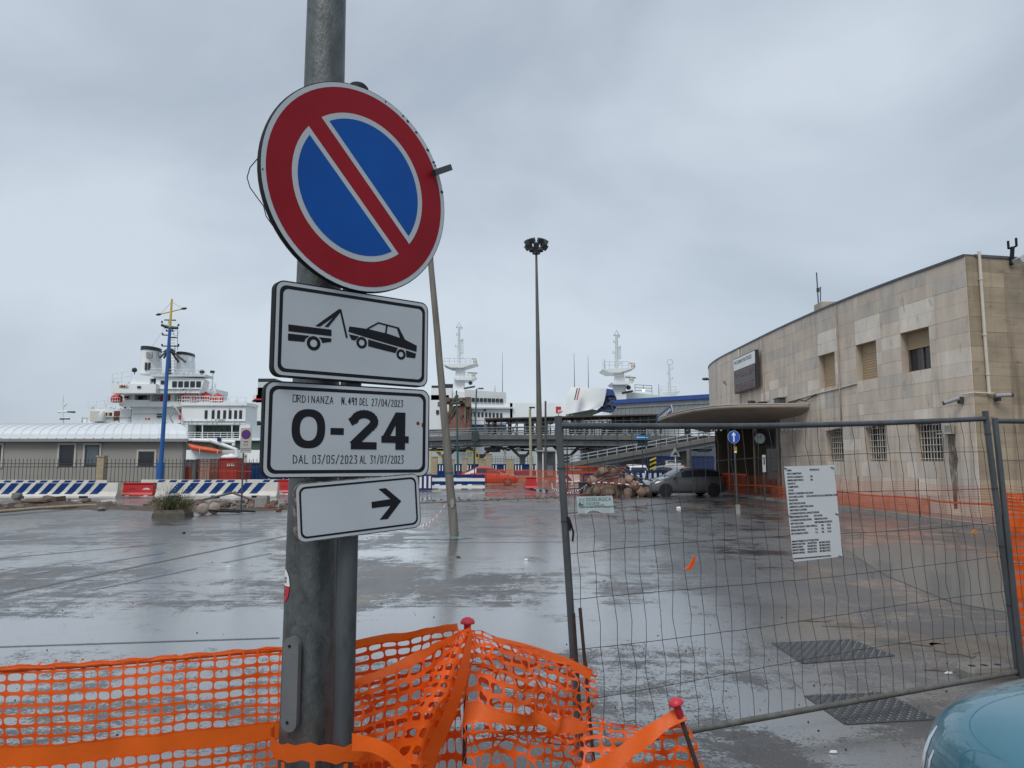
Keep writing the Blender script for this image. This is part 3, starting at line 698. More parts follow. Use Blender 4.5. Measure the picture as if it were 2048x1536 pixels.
P('red_door', ship_red, [(320, 792, 327, 806, YS + 3.2), (336, 792, 344, 800, YS + 3.2), (357, 819, 363, 839, YS + 1.9)], YS, .3)
P('upper_deck', ship_white, [(352, 786, 425, 796, YS + 5, 6), (362, 805, 494, 811, YS - .3, 5), (402, 778, 432, 787, YS + 6, 5)])
def funnel(x0, x1, xt0, xt1, yt, yb, Y):
    b0, b1, t0, t1 = at(x0, yb, Y + 2.2), at(x1, yb, Y + 2.2), at(xt0, yt, Y + 2.2), at(xt1, yt, Y + 2.2); rs = []
    for f in (0, .45, .87, .871, 1):
        l_, r_ = b0.lerp(t0, f), b1.lerp(t1, f); c = (l_ + r_) / 2; w = (r_ - l_).length / 2; k = 1.05 if f > .87 else 1
        rs.append([V((c.x + w * k * cos(a * pi / 8), Y + 2.2 + 2.2 * k * sin(a * pi / 8), c.z)) for a in range(16)])
    fn = MB().loft(rs[:3], smooth=True).build('funnel', ship_white, sh)
    MB().loft(rs[3:], smooth=True).build('funnel_cap', ship_black, fn); return fn
f1 = funnel(283, 321, 288, 318, 696, 750, YS + 2)
funnel(355, 388, 358, 385, 707, 750, YS + 5)
P('funnel_louvre', ship_black, [(289, 725, 293.5, 740), (295.5, 725, 300.5, 740)], YS + 1.85, .2)
P('funnel_badge', mat('funnel_badge', (.25, .26, .27), .5, 0, .5, 2), [(292, 704, 305, 715), (312, 704, 317, 714)], YS + 1.95, .2)
P('funnel_louvre', ship_shade, [(366, 712, 372, 724), (378, 714, 384, 722)], YS + 5, .3)
mm = MB(); Ym = YS + 3
mm.cyl(at(339, 752, Ym), at(339, 640, Ym), .28, .12, 8)
for x in (319, 328, 357, 371): mm.cyl(at(339, 698, Ym), at(x, 716 if x < 339 else 724, Ym + (2 if x in (328, 357) else -1)), .16, n=5)
mm.tube([at(323, 650, Ym), at(339, 656, Ym), at(356, 656, Ym)], .22, 5)
mm.hexa([at(330, 657, Ym), at(348, 657, Ym), at(348, 657, Ym + 2), at(330, 657, Ym + 2)], [at(322, 649, Ym), at(356, 654, Ym), at(356, 654, Ym + 2), at(322, 649, Ym + 2)])
mm.hexa([at(323, 705, Ym), at(352, 703, Ym), at(352, 703, Ym + 2), at(323, 705, Ym + 2)], [at(334, 697, Ym), at(344, 697, Ym), at(344, 697, Ym + 2), at(334, 697, Ym + 2)])
for x0, x1, y in ((325, 339, 670), (339, 354, 675), (324, 339, 692), (339, 358, 692), (329, 352, 640), (333, 345, 662)): mm.tube([at(x0, y, Ym), at(x1, y + .5, Ym)], .1, 5)
for x, y in ((325, 668), (324, 690), (324, 644), (357, 690), (357, 650), (333, 661), (345, 661)): mm.cyl(at(x, y + 2, Ym), at(x, y - 2, Ym), .13, n=5)
for y in range(662, 750, 6): mm.tube([at(340, y, Ym - .4), at(350, y, Ym - .4)], .03, 4)
mm.cyl(at(350, 690, Ym), at(350, 750, Ym), .05, n=4); mm.cyl(at(355, 650, Ym), at(355, 700, Ym), .04, n=4)
mm.build('mast', ship_black, sh)
rg = MB(); c = at(351.5, 666, Ym); rg.tube([c + V((.38 * cos(a * pi / 8), 0, .45 * sin(a * pi / 8))) for a in range(16)], .05, 5, closed=True); rg.build('loop_aerial', ship_shade, sh)
wd = MB(); wd.tube([at(339, 605 + 36, Ym), at(300, 700, Ym)], .015, 4)
wd.build('stay_wire', dark_steel, sh)
for x, y in ((234, 795), (372, 792), (386, 790), (412, 792), (436, 795)):
    c = at(x, y - 5, YS + 1.5); lr = MB().lathe(c + V((0, 0, -.45)), [(.5, -.7), (.62, -.55), (.62, 0), (.66, .12), (.35, .5), (.12, .58), (.12, .7), (0.02, .72)], 12, Matrix.Diagonal((1.35, 1, 1))).build('liferaft_canister', ship_red, sh)
    cg = MB()
    for k in range(6): cg.cyl(c + V((-.9 + .36 * k, -.8, -.45)), c + V((-.9 + .36 * k, -.8, -1.45)), .035, n=4)
    for z in (-.45, -.95, -1.4): cg.tube([c + V((-.95, -.8, z)), c + V((.95, -.8, z))], .035, 4)
    cg.build('cradle', ship_white, lr)
rm = MB()
rail(rm, [at(176, 818, YS + 3), at(240, 812, YS + 3), at(262, 812, YS + 2.4)], 1.1, 1.2, .035)
rail(rm, [at(363, 807, YS), at(492, 809, YS)], 1.1, 1.3, .035)
rail(rm, [at(224, 768, YS - 1), at(262, 762, YS - 1)], 1.5, 1.6, .035)
rail(rm, [at(300, 749, YS - .3), at(410, 753, YS - .3)], .9, 1.5, .03)
rail(rm, [at(410, 778, YS + 6), at(432, 778, YS + 6)], 1.0, 1.2, .03)
stuff(rm.build('railing', ship_white, sh))
P('vent_pipe', ship_white, [(421, 745, 425, 780)], YS + 6, .4); P('vent_head', ship_black, [(420, 741, 427, 746)], YS + 6, .5)
for x, y in ((269, 740), (404, 744)):
    c = at(x, y, YS); mb = MB(); mb.ball(c, (.38, .4, .38)); mb.cyl(c, at(x, y + 9, YS), .06, n=5); mb.build('searchlight', ship_black, sh)
P('lifeboat_cover', cream, [(179, 822, 197, 843)], YS + 1.5, 2); c = at(204, 832, YS + 1.5)
MB().lathe(c + V((0, 0, -.8)), [(.5, 0), (.55, .5), (.5, 1.2), (.3, 1.5), (.02, 1.6)], 10).build('boat_drum', ship_shade, sh)
MB().cyl(at(240, 808, YS + 1.5), at(256, 808, YS + 1.5), .3, n=10).build('capstan_drum', cream, sh)
P('brown_door', mat('ship_door', (.16, .05, .03), .5), [(227, 822, 239, 841)], YS + 2.9, .3)
P('signal_panel', ship_black, [(211, 825, 214, 832), (218, 825, 223, 832), (313, 827, 326, 829.5), (313, 832, 326, 835)], YS + 2.2, .2)
P('yellow_panel', mat('signal_yellow', (.6, .38, .02), .5), [(214, 825, 217, 832), (238, 770, 241, 775)], YS - 1.1, .1)
P('red_panel', ship_red, [(290, 836, 293, 840), (295, 836, 300, 840), (242, 770, 245, 775), (251, 770, 255, 775)], YS - 1.1, .1)
text_mesh('+', .75, ship_black, frame(at(245.2, 776.5, YS - 1.12), (1, 0, 0)), 'lettering', sh, .04)
text_mesh('K', .45, ship_black, frame(at(241.4, 775, YS - 1.13), (1, 0, 0)), 'lettering', sh, .01)
text_mesh('M', .45, white_paint, frame(at(251, 775, YS - 1.13), (1, 0, 0)), 'lettering', sh, .01)
text_mesh('K 6556', .5, ship_black, frame(at(430, 843.5, YS - .07), (1, 0, 0)), 'lettering', sh, .012)
bm_ = MB(); Yb = YS + 8
bm_.cyl(at(125, 850, Yb), at(126, 791, Yb), .22, .10, 6)
for x0, y0, x1, y1 in ((116, 824, 136, 823), (122, 822, 150, 825), (119, 838, 139, 836), (124, 815, 134, 807)): bm_.cyl(at(x0, y0, Yb), at(x1, y1, Yb), .14, n=5)
bm_.build('bow_mast', ship_white, sh)
P('bow_mast_bar', ship_black, [(134, 822.5, 150, 825), (119, 836.5, 139, 839)], Yb - .2, .15)
P('windlass', ship_white, [(155, 834, 163, 850), (165, 838, 172, 850), (130, 846, 160, 850)], YS + 4, 2)
dv = MB(); dv.tube([at(343, 812, YS - .5), at(352, 816, YS - .8), at(360, 830, YS - .8)], .18, 6); dv.tube([at(350, 815, YS - .6), at(340, 835, YS - .6), at(348, 850, YS - .6)], .12, 6); dv.tube([at(330, 845, YS - .6), at(352, 852, YS - .6)], .12, 6); dv.build('davit', mat('davit_grey', (.35, .38, .36), .5), sh)
P('side_ladder', ship_black, [(353, 846, 361, 850), (353, 852, 361, 856), (353, 858, 361, 862)], YS - .2, .3)
P('deck_line', ship_shade, [(262, 826, 361, 827.2, YS + 2.1), (177, 833, 262, 834, YS + 2.7), (366, 841.5, 490, 842.5, YS - .2), (308, 777, 400, 778, YS - .25)], YS, .3)
P('side_bulwark', ship_white, [(246, 800, 300, 813, YS + 1.2), (300, 803, 363, 813, YS + 1.0), (270, 757, 300, 768, YS - .6)], YS, 2)
P('side_opening', glass_dark, [(262, 845.5, 300, 849, YS + 2.2), (248, 790, 256, 798, YS + 3.3), (276, 790, 292, 800, YS + 3.3), (274, 772, 281, 776, YS - 1.15), (300, 757, 307, 764, YS - .15)], YS, .3)
# deck clutter: vents, lockers, pipes and stanchions
dg = MB()
for x0, x1, y, Y in ((180, 262, 817, YS + 4), (265, 340, 811, YS + 3), (366, 488, 805, YS + 1.5), (304, 405, 749, YS + 1), (226, 300, 766, YS + .5), (300, 410, 785, YS - .3), (408, 432, 777, YS + 6.2), (366, 480, 848, YS - .2)):
    x = x0
    while x < x1:
        w = R.uniform(1, 4.5); h = R.uniform(1.5, 7); k = R.random()
        if k < .5: pbox(dg, x, y - h * .6, x + w, y, Y + R.uniform(0, 2), .6)
        else: dg.cyl(at(x, y, Y), at(x + R.uniform(-1, 1), y - h * 1.4, Y), R.uniform(.04, .09), n=5)
        x += R.uniform(4, 11)
stuff(dg.build('deck_gear', ship_shade, sh))
dg = MB()
for _ in range(46):
    x, y = R.choice(((R.uniform(264, 360), R.uniform(788, 848)), (R.uniform(178, 260), R.uniform(820, 846)), (R.uniform(305, 400), R.uniform(775, 785)), (R.uniform(366, 488), R.uniform(811, 820)))); pbox(dg, x, y, x + R.uniform(.8, 3), y + R.uniform(.6, 2.6), YS - .1 + (2.6 if x < 362 else 0), .2)
stuff(dg.build('fittings', mat('fitting_grey', (.16, .17, .17), .5), sh))
# rescue boat hanging on the crane arm
rb = thing('rescue_boat', 'orange inflatable rescue boat slung from a white crane on the ship side', 'boat', at(408, 905, YS - 2))
tb_ = MB(); Yr = YS - 2
tb_.tube([at(378, 890, Yr), at(386, 895.5, Yr), at(402, 898, Yr), at(425, 901, Yr), at(443, 903, Yr)], [.22, .36, .40, .38, .2], 8)
tb_.tube([at(378, 890, Yr + 1.6), at(402, 897, Yr + 1.6), at(425, 900, Yr + 1.6), at(443, 903, Yr + 1.6)], [.22, .36, .38, .2], 8)
tb_.build('buoyancy_tube', mat('rescue_orange', (.62, .09, .03), .5, 0, .15, 2), rb)
MB().hexa([at(384, 903, Yr + .3), at(436, 908, Yr + .3), at(436, 908, Yr + 1.4), at(384, 903, Yr + 1.4)], [at(378, 893, Yr), at(442, 903, Yr), at(442, 903, Yr + 1.7), at(378, 893, Yr + 1.7)]).build('boat_hull', ship_shade, rb)
P('outboard', ship_black, [(425, 889, 434, 899)], Yr + .6, .5, rb); P('strap', cream, [(398, 895, 399.5, 909), (434, 899, 435.5, 907)], Yr - .45, .1, rb)
ca = MB(); ca.cyl(at(420, 880, YS - 1.5), at(472, 899, YS - 1.5), .35, .25, 6); ca.cyl(at(472, 897, YS - 1.5), at(474, 914, YS - 1.5), .3, n=6); ca.cyl(at(385, 880, YS - 1.5), at(470, 884, YS - 1.5), .25, n=6)
ca.build('crane_arm', ship_white, sh); MB().ball(at(467, 890, YS - 1.6), (.28, .2, .28)).build('crane_sheave', ship_shade, sh)
P('crane_lamp', blue_paint, [(434, 876, 441, 882)], YS - 2, .4)

def ferry_mast(parent, pole, yt, yp, up, col, lo, base, Y):
    # pole column, upper platform, column, lower platform and flared base, all from pixel spans
    m_ = MB()
    def dk(x0, x1, y0, y1, tap):
        a, b, c_, d_ = at(x0, y0, Y), at(x1, y0 - 3, Y), at(x1 - tap * 2.2, y1, Y), at(x0 + tap, y1, Y)
        m_.hexa([d_, c_, c_ + V((0, 5, 0)), d_ + V((0, 5, 0))], [a, b, b + V((0, 5, 0)), a + V((0, 5, 0))])
    dk(up[0], up[1], up[2], up[3], 14); dk(lo[0], lo[1], lo[2], lo[3], 5)
    for (x0, x1, y0), (x2, x3, y1) in zip(col[:-1], col[1:]):
        m_.hexa([at(x2, y1, Y + 1), at(x3, y1, Y + 1), at(x3, y1, Y + 4), at(x2, y1, Y + 4)], [at(x0, y0, Y + 1), at(x1, y0, Y + 1), at(x1, y0, Y + 4), at(x0, y0, Y + 4)])
    m_.build('mast_tower', ship_white, parent)
    p_ = MB(); p_.cyl(at(pole, yp, Y + 2), at(pole, yt + 12, Y + 2), .32, .2, 8)
    h = yp - yt
    for k, (dx_, side) in enumerate(((6, 1), (-5, -1), (7, 1), (-7, -1), (8, 1), (8, 1))):
        y = yt + 12 + h * .14 * k; p_.tube([at(pole, y + 2, Y + 2), at(pole + dx_, y + 2, Y + 2), at(pole + dx_, y - 2, Y + 2)], .10, 5)
    p_.cyl(at(pole + 8, yp - 18, Y + 2), at(pole + 8, yt + 34, Y + 2), .05, n=4); p_.cyl(at(pole + 5, yp - 18, Y + 2), at(pole + 5, yt + 34, Y + 2), .05, n=4)
    for k in range(9): y = yt + 36 + (yp - 20 - yt - 36) * k / 8; p_.cyl(at(pole, y, Y + 2), at(pole + 8, y, Y + 2), .04, n=4)
    p_.tube([at(pole - 5, yt + 12, Y + 2), at(pole - 4, yt + 8, Y + 2), at(pole, yt, Y + 2), at(pole + 4, yt + 8, Y + 2), at(pole + 5, yt + 12, Y + 2)], .09, 5); p_.tube([at(pole - 6, yt + 10, Y + 2), at(pole + 7, yt + 10, Y + 2)], .12, 5)
    p_.build('mast_pole', ship_shade, parent)
    r_ = MB(); rail(r_, [at(up[0] + 1, up[2] - 1, Y + .3), at(up[1] - 14, up[2] - 1, Y + .3)], 1.1, 1.0, .04); rail(r_, [at(lo[0] + 12, lo[2] - 1, Y + .3), at(lo[1] - 6, lo[2] - 1, Y + .3)], 1.0, 1.0, .04); stuff(r_.build('mast_railing', ship_shade, parent))
    for x, y in ((up[1] - 6, up[2] - 7), (lo[1] - 6, lo[2] - 6)):
        q = MB(); q.cyl(at(x, y + 7, Y + 1.5), at(x, y - 2, Y + 1.5), .25, .15, 6); q.box(at(x - 1, y - 4, Y + 1.5), (2.0 if y == lo[2] - 6 else 1.0, .25, .22), rz=.5); q.ball(at(x + 1, y + 1, Y + 1), (.4, .4, .45)); q.build('radar', mat('radar_cream', (.5, .46, .38), .5), parent)
    q = MB(); q.ball(at(lo[1] - 11, lo[3] + 6, Y + 1), .4); q.cyl(at(lo[1] - 24, lo[3] + 17, Y + 1), at(lo[1] - 2, lo[3] + 13, Y + 1), .18, n=5); q.build('mast_lamp', dark_steel, parent)

YF = 140.0
f1_ = thing('ferry', 'white ferry with rusty stern ramp raised and a long row of bridge windows', 'ferry', (-6, YF, -1.6))
def Q(name, m, rects, Y=YF, D=14): return P(name, m, rects, Y, D, f1_)
hl = MB(); pts = [(840, 858), (1128, 858), (1150, 880), (1150, 962), (840, 962)]
hl.hexa([V((at(x, 0, YF).x, YF + .6, -1.8)) for x in (840, 1160)] + [V((at(x, 0, YF).x, YF + 18, -1.8)) for x in (1160, 840)],
        [V((at(x, 0, YF).x, YF + .6, at(0, 859, YF).z)) for x in (840, 1160)] + [V((at(x, 0, YF).x, YF + 18, at(0, 859, YF).z)) for x in (1160, 840)])
hl.build('hull', mat('ferry_hull', (.46, .50, .51), .4, 0, .07, .12, tint=(.36, .38, .37), tfac=.66, stretch=(1, 1, .3)), f1_)
Q('superstructure', ship_white, [(856, 790, 898, 860), (862, 776, 904, 800), (929, 840, 1012, 850), (920, 806, 1025, 841), (905, 783, 935, 812)])
up_ = MB(); a, b, c, d = at(929, 779, YF - .5), at(1012, 785, YF - .5), at(1010, 806, YF), at(929, 806, YF); dd = V((0, 13, 0))
up_.hexa([d, c, c + dd, d + dd], [a, b, b + dd, a + dd]); up_.build('bridge_front', ship_white, f1_)
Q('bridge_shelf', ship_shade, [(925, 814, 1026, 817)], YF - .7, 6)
Q('hull_stripe', navy, [(932, 849, 1012, 859)], YF - .2, 8)
for i in range(8): x = 943.5 + 8 * i; Q('bridge_window', glass_dark, [(x, 795.5 + i * .25, x + 6.3, 803 + i * .25)], YF - .35, .3)
for i in range(9): x = 940 + 7.5 * i; Q('cabin_window', glass_dark, [(x, 823.5 + i * .35, x + 4.6, 832.5 + i * .35)], YF - .15, .3)
Q('cabin_window', glass_dark, [(967, 818.5, 972, 822), (872, 820, 878, 828), (875, 804, 886, 806), (875, 809, 886, 811)], YF - .2, .3)
Q('funnel_top', ship_black, [(863, 771, 884, 777), (880, 768, 906, 774)], YF + 1, 8)
rp = MB(); a, b, c, d = at(908, 812, YF - 3), at(940, 808, YF - 3), at(940, 862, YF - 4), at(895, 862, YF - 4)
rp.hexa([d, c, c + V((0, 1, 0)), d + V((0, 1, 0))], [a, b, b + V((0, 1, 0)), a + V((0, 1, 0))]); rp.build('stern_ramp', mat('rusty_ramp', (.15, .062, .045), .7, 0, .3, .4, tint=(.08, .045, .04), tfac=.55), f1_)
rx = MB()
for x0, y0, x1, y1 in ((888, 800, 940, 798), (888, 806, 942, 806), (905, 812, 895, 835), (932, 796, 936, 858), (915, 790, 902, 810), (925, 830, 917, 860), (890, 845, 908, 815), (893, 850, 912, 818), (939, 797, 941, 856)): rx.cyl(at(x0, y0, YF - 3.4), at(x1, y1, YF - 3.4), .32, n=5)
rx.build('ramp_gear', mat('rusty_gear', (.11, .078, .055), .8, 0, .4, 1.5), f1_)
Q('ramp_gear_box', mat('rusty_gear2', (.15, .11, .08), .8, 0, .4, 1), [(930, 794, 942, 814), (890, 795, 900, 803), (918, 795, 926, 802), (928, 812, 932, 856)], YF - 4, 1.5)
Q('anchor_recess', ship_black, [(984, 888, 1002, 893), (981, 892.5, 1005, 894.5), (1034, 888, 1050, 893), (1032, 892.5, 1056, 894.5), (985, 898.5, 988, 901), (992, 898.5, 995, 901)], YF + .35, .3)
ferry_mast(f1_, 918, 644, 728, (887, 955, 729, 735), [(911, 930, 734), (911, 931, 756), (906, 930, 766), (904, 929, 794)], (907, 952, 756, 760), None, YF)
w_ = MB()
for x, y0, y1, Y in ((1005, 705, 785, YF), (990, 770, 785, YF)): w_.cyl(at(x, y1, Y), at(x, y0, Y), .06, .02, 4)
w_.build('whip_aerial', dark_steel, f1_)
Q('side_deck_gear', ship_shade, [(1012, 806, 1026, 818), (1020, 812, 1024, 822)], YF + 1, 3)

YV = 118.0
f2 = thing('bow_visor_ferry', 'white ferry with its blue lined bow visor lifted above the walkway', 'ferry', (18, YV, -1.6))
def Q2(name, m, rects, Y=YV, D=14): return P(name, m, rects, Y, D, f2)
Q2('hull', ship_white, [(1150, 840, 1520, 962)], YV + 8, 16)
Q2('superstructure', ship_white, [(1225, 784, 1250, 842), (1020, 806, 1140, 842, YV + 22, 10)], YV + 4)
sr = MB(); a, b, c, d = at(1247, 783, YV + 4), at(1350, 794, YV + 4), at(1350, 842, YV + 4), at(1247, 842, YV + 4); dd = V((0, 12, 0)); sr.hexa([d, c, c + dd, d + dd], [a, b, b + dd, a + dd]); sr.build('sloping_roof', mat('ferry_pale_green', (.60, .68, .65), .45), f2)
# the visor: a curved shell, white outside, dark blue inside
vs = MB(); rows_ = []
outl = [(1137, 778, 1130), (1141, 774.5, 1134)]
prof = [((1131, 829), (1186, 818)), ((1132, 812), (1205, 812)), ((1134, 795), (1209, 800)), ((1138, 779), (1212, 786)), ((1142, 774), (1213, 777))]
for (x0, y0), (x1, y1) in prof:
    rows_.append([at(x0 + (x1 - x0) * t, y0 + (y1 - y0) * t, YV - 3.2 * sin(pi * min(1, t * 1.0) * .5 + .2) + 2.5) for t in [k / 10 for k in range(11)]])
vs.loft(rows_, False, False, True)
top = rows_[-1]; vs.loft([top, [p + V((0, 4.5, .1)) for p in top]], False, False, True); bt = rows_[0]; vs.loft([bt, [p + V((.5, 4.5, -.2)) for p in bt]], False, False, True)
vs.loft([[r_[0] for r_ in rows_], [r_[0] + V((.3, 4.5, 0)) for r_ in rows_]], False, False, True)
vs.build('bow_visor', ship_white, f2)
def Q2p(name, m, pts, Y, D): MB().hexa([at(x, y, Y) for x, y in pts], [at(x, y, Y) + V((0, D, 0)) for x, y in pts]).build(name, m, f2)
Q2p('visor_lip', mat('visor_blue', (.035, .07, .22), .4, 0, .1), [(1212.5, 777), (1226, 779), (1231, 792), (1222, 790), (1209, 794)], YV + .2, 3)
Q2p('visor_inside', navy, [(1209, 794), (1222, 790), (1232, 793), (1236, 811), (1226, 824), (1196, 820), (1206, 810)], YV + .8, 2.5)
vg = MB()
for x0, y0, x1, y1 in ((1215, 798, 1230, 797), (1212, 808, 1232, 812), (1218, 792, 1226, 822), (1206, 815, 1228, 800), (1196, 819, 1224, 823)): vg.cyl(at(x0, y0, YV + .6), at(x1, y1, YV + .6), .16, n=5)
vg.build('visor_ribs', mat('visor_rib', (.06, .08, .14), .5), f2)
Q2p('visor_hinge', mat('hinge_grey', (.18, .20, .18), .6), [(1140, 829), (1186, 819), (1205, 822), (1180, 832), (1145, 833)], YV + 1, 3)
def stripe(x, m): MB().hexa([at(x - 2, 800, YV - 2.2), at(x + .5, 800, YV - 2.2), at(x + .5, 800, YV - 1), at(x - 2, 800, YV - 1)], [at(x + 3.5, 776, YV - 2.0), at(x + 6, 776, YV - 2.0), at(x + 6, 776, YV - 1), at(x + 3.5, 776, YV - 1)]).build('visor_stripe', m, f2)
stripe(1150, mat('stripe_green', (.04, .10, .09), .5)); stripe(1154.5, ship_red)
ferry_mast(f2, 1233, 660, 736, (1205, 1271, 738, 745), [(1229, 1248, 744), (1228, 1250, 764), (1225, 1252, 772), (1224, 1253, 800)], (1223, 1268, 765, 769), None, YV)
m3 = MB(); m3.cyl(at(1340, 786, YV + 10), at(1338, 730, YV + 10), .25, .12, 6)
for k, (dx_) in enumerate((5, -5, 5, -4)): m3.tube([at(1340, 738 + 10 * k, YV + 10), at(1340 + dx_, 738 + 10 * k, YV + 10), at(1340 + dx_, 734 + 10 * k, YV + 10)], .08, 5)
m3.hexa([at(1333, 793, YV + 9), at(1350, 793, YV + 9), at(1350, 793, YV + 12), at(1333, 793, YV + 12)], [at(1319, 786, YV + 9), at(1362, 782, YV + 9), at(1362, 782, YV + 12), at(1319, 786, YV + 12)]); rail(m3, [at(1321, 786, YV + 9), at(1352, 786, YV + 9)], 1.1, 1.2, .04)
c = at(1340, 730, YV + 10); m3.tube([c + V((.5 * cos(a * pi / 6), 0, .5 + .5 * sin(a * pi / 6))) for a in range(12)], .06, 4, closed=True)
m3.build('aft_mast', ship_shade, f2)
w_ = MB()
for x, y0, y1 in ((1149, 706, 776), (1177, 712, 778), (1210, 718, 738), (1318, 768, 790)): w_.cyl(at(x, y1, YV + 6), at(x - 1, y0, YV + 6), .06, .025, 4)
rail(w_, [at(1270, 786, YV + 6), at(1304, 788, YV + 6)], 1.4, 1.3, .04, 3); w_.build('whip_aerial', dark_steel, f2)
lm = bpy.data.materials.new('lit_deck_lamp'); lm.use_nodes = True; bb = lm.node_tree.nodes['Principled BSDF']; bb.inputs['Emission Color'].default_value = (.85, 1, .7, 1); bb.inputs['Emission Strength'].default_value = 3
MB().ball(at(1287, 781.5, YV + 5), (.22, .22, .22)).build('deck_lamp', lm, f2)
# third hull just showing behind the signs
f3 = thing('distant_ferry', 'sliver of a pale ferry with red lined funnel behind the sign post', 'ferry', (-38, 160, -1.6)); Y3 = 160
for nm, m_, rs in (('hull', ship_white, [(488, 846, 640, 962)]), ('superstructure', ship_white, [(500, 800, 640, 850), (512, 775, 560, 805), (505, 790, 530, 804)]), ('funnel_top', ship_black, [(516, 757, 550, 764)]), ('funnel', ship_shade, [(515, 763, 551, 790)]), ('funnel_stripe', ship_red, [(508, 797, 540, 800)]), ('window', glass_dark, [(504, 824, 509, 830), (503, 842, 520, 848)])):
    P(nm, m_, rs, Y3 - (.3 if nm in ('window', 'funnel_stripe') else 0), 8, f3)

# ---------------------------------------------------------------- raised walkway, roof and ramp
via_m = mat('viaduct_concrete', (.13, .125, .12), .7, 0, .22, .7, .2, 10, tint=(.10, .095, .085), tfac=.6)
via_st = mat('viaduct_steel', (.27, .29, .30), .5, .2, .15, 1)
via = thing('raised_walkway', 'raised concrete walkway on branching piers in front of the ferries', 'viaduct', (4, 80, 0)); YW = 80.0
dk = MB(); L = [at(840, 876, YW + 2), at(955, 872, YW), at(1110, 872, YW), at(1440, 874, YW)]
def strip(mb, pts, zt, zb, y0, y1):
    for a, b in zip(pts[:-1], pts[1:]):
        mb.hexa([a + V((0, y0, zb)), b + V((0, y0, zb)), b + V((0, y1, zb)), a + V((0, y1, zb))], [a + V((0, y0, zt)), b + V((0, y0, zt)), b + V((0, y1, zt)), a + V((0, y1, zt))])
strip(dk, L, .12, -.36, 0, 6); dk.build('deck', via_m, via)
dk = MB()
for a, b in zip(L[:-1], L[1:]):
    k = int((b - a).length / 1.3)
    for i in range(k): c = a.lerp(b, i / k); dk.box(c + V((0, .44, -.73)), (.09, .1, .5))
stuff(dk.build('stiffener', via_st, via)); dk = MB(); strip(dk, L, -.46, -1.0, .5, 1.0); strip(dk, L, -.46, -1.0, 4.5, 5.0); dk.build('beam', mat('walkway_beam', (.24, .25, .255), .6, 0, .2, 1), via)
rl = MB(); rail(rl, [p + V((0, .1, .12)) for p in L], .75, 1.1, .045, 3); rl.build('railing', via_st, via)
for x in (890, 961, 1045, 1134, 1232):
    b0 = at(x, 925, YW + 2.5); b0.z = 0; zt = at(x, 889, YW).z; p = MB()
    p.box((b0.x, b0.y, zt / 2 - .5), (.55, .55, zt - 1.0))
    for sx in (-1, 1): p.hexa([b0 + V((sx * .05 - .2, -.25, zt - 1.5)), b0 + V((sx * .05 + .2, -.25, zt - 1.5)), b0 + V((sx * .05 + .2, .25, zt - 1.5)), b0 + V((sx * .05 - .2, .25, zt - 1.5))], [b0 + V((sx * 1.4 - .25, -.25, zt - .15)), b0 + V((sx * 1.4 + .25, -.25, zt - .15)), b0 + V((sx * 1.4 + .25, .25, zt - .15)), b0 + V((sx * 1.4 - .25, .25, zt - .15))])
    p.box((b0.x, b0.y, zt - .05), (3.4, .7, .22)); p.build('pier', via_m, via)
cl_ = MB()
for k in range(38):
    x = R.uniform(975, 1325); c = at(x, 868, YW + R.uniform(1, 5)); h = R.uniform(.5, 1.9); w = R.uniform(.1, .7)
    cl_.box(c + V((0, 0, h / 2)), (w, .3, h))
stuff(cl_.build('walkway_clutter', mat('clutter_grey', (.13, .13, .13), .6, 0, .8, .6), via))
cl_ = MB()
for k in range(60):
    x = R.uniform(860, 1420); c = at(x, 889, YW + R.uniform(.5, 4)); l_ = R.uniform(.4, 3); cl_.box(c + V((0, 0, -R.uniform(.1, .7))), (l_, .25, R.uniform(.1, .3)))
stuff(cl_.build('under_deck_pipes', mat('pipe_dark', (.05, .052, .055), .5, .2, .4, 1), via))
P('joint_tower', dark_steel, [(943, 861, 956, 882)], YW - .3, 3, via)
rfm = mat('walkway_roof', (.075, .055, .048), .7, 0, .2, 1)
r0, r1 = at(969, 838, YW), at(1330, 829, YW); rr_ = MB(); strip(rr_, [r0, r1], .06, -.09, -.5, 6); rr_.build('roof', rfm, via)
ps = MB(); n = 22
for i in range(n + 1):
    c = r0.lerp(r1, i / n); zt = c.z - .2; zb = at(0, 872, YW).z
    for dy in (0.3, 5): ps.cyl(V((c.x, YW + dy, zb)), V((c.x, YW + dy, zt)), .06, n=5)
    if i % 3 == 0 and i < n: c2 = r0.lerp(r1, (i + 1) / n); ps.cyl(V((c.x, YW + 5, zb)), V((c2.x, YW + 5, zt)), .045, n=4); ps.cyl(V((c2.x, YW + 5, zb)), V((c.x, YW + 5, zt)), .045, n=4)
for z in (.55, .95): a = r0 - V((0, 0, z)); b = r1 - V((0, 0, z)); ps.tube([a, b], .05, 4)
ps.build('roof_frame', via_st, via)
P('luggage_heap', cream, [(1098, 838, 1106, 848)], YW + 3, 1, via)
P('wind_panel', mat('wind_panel', (.14, .14, .14), .5, 0, .2, 1), [(1168, 846, 1190, 858), (1226, 838, 1262, 850)], YW + 5, .2, via)
P('red_panel', ship_red, [(991, 856, 1001, 861)], YW + 1, .3, via); P('blue_panel', blue_paint, [(1266, 841, 1316, 851)], YW + 6.2, .2, via)

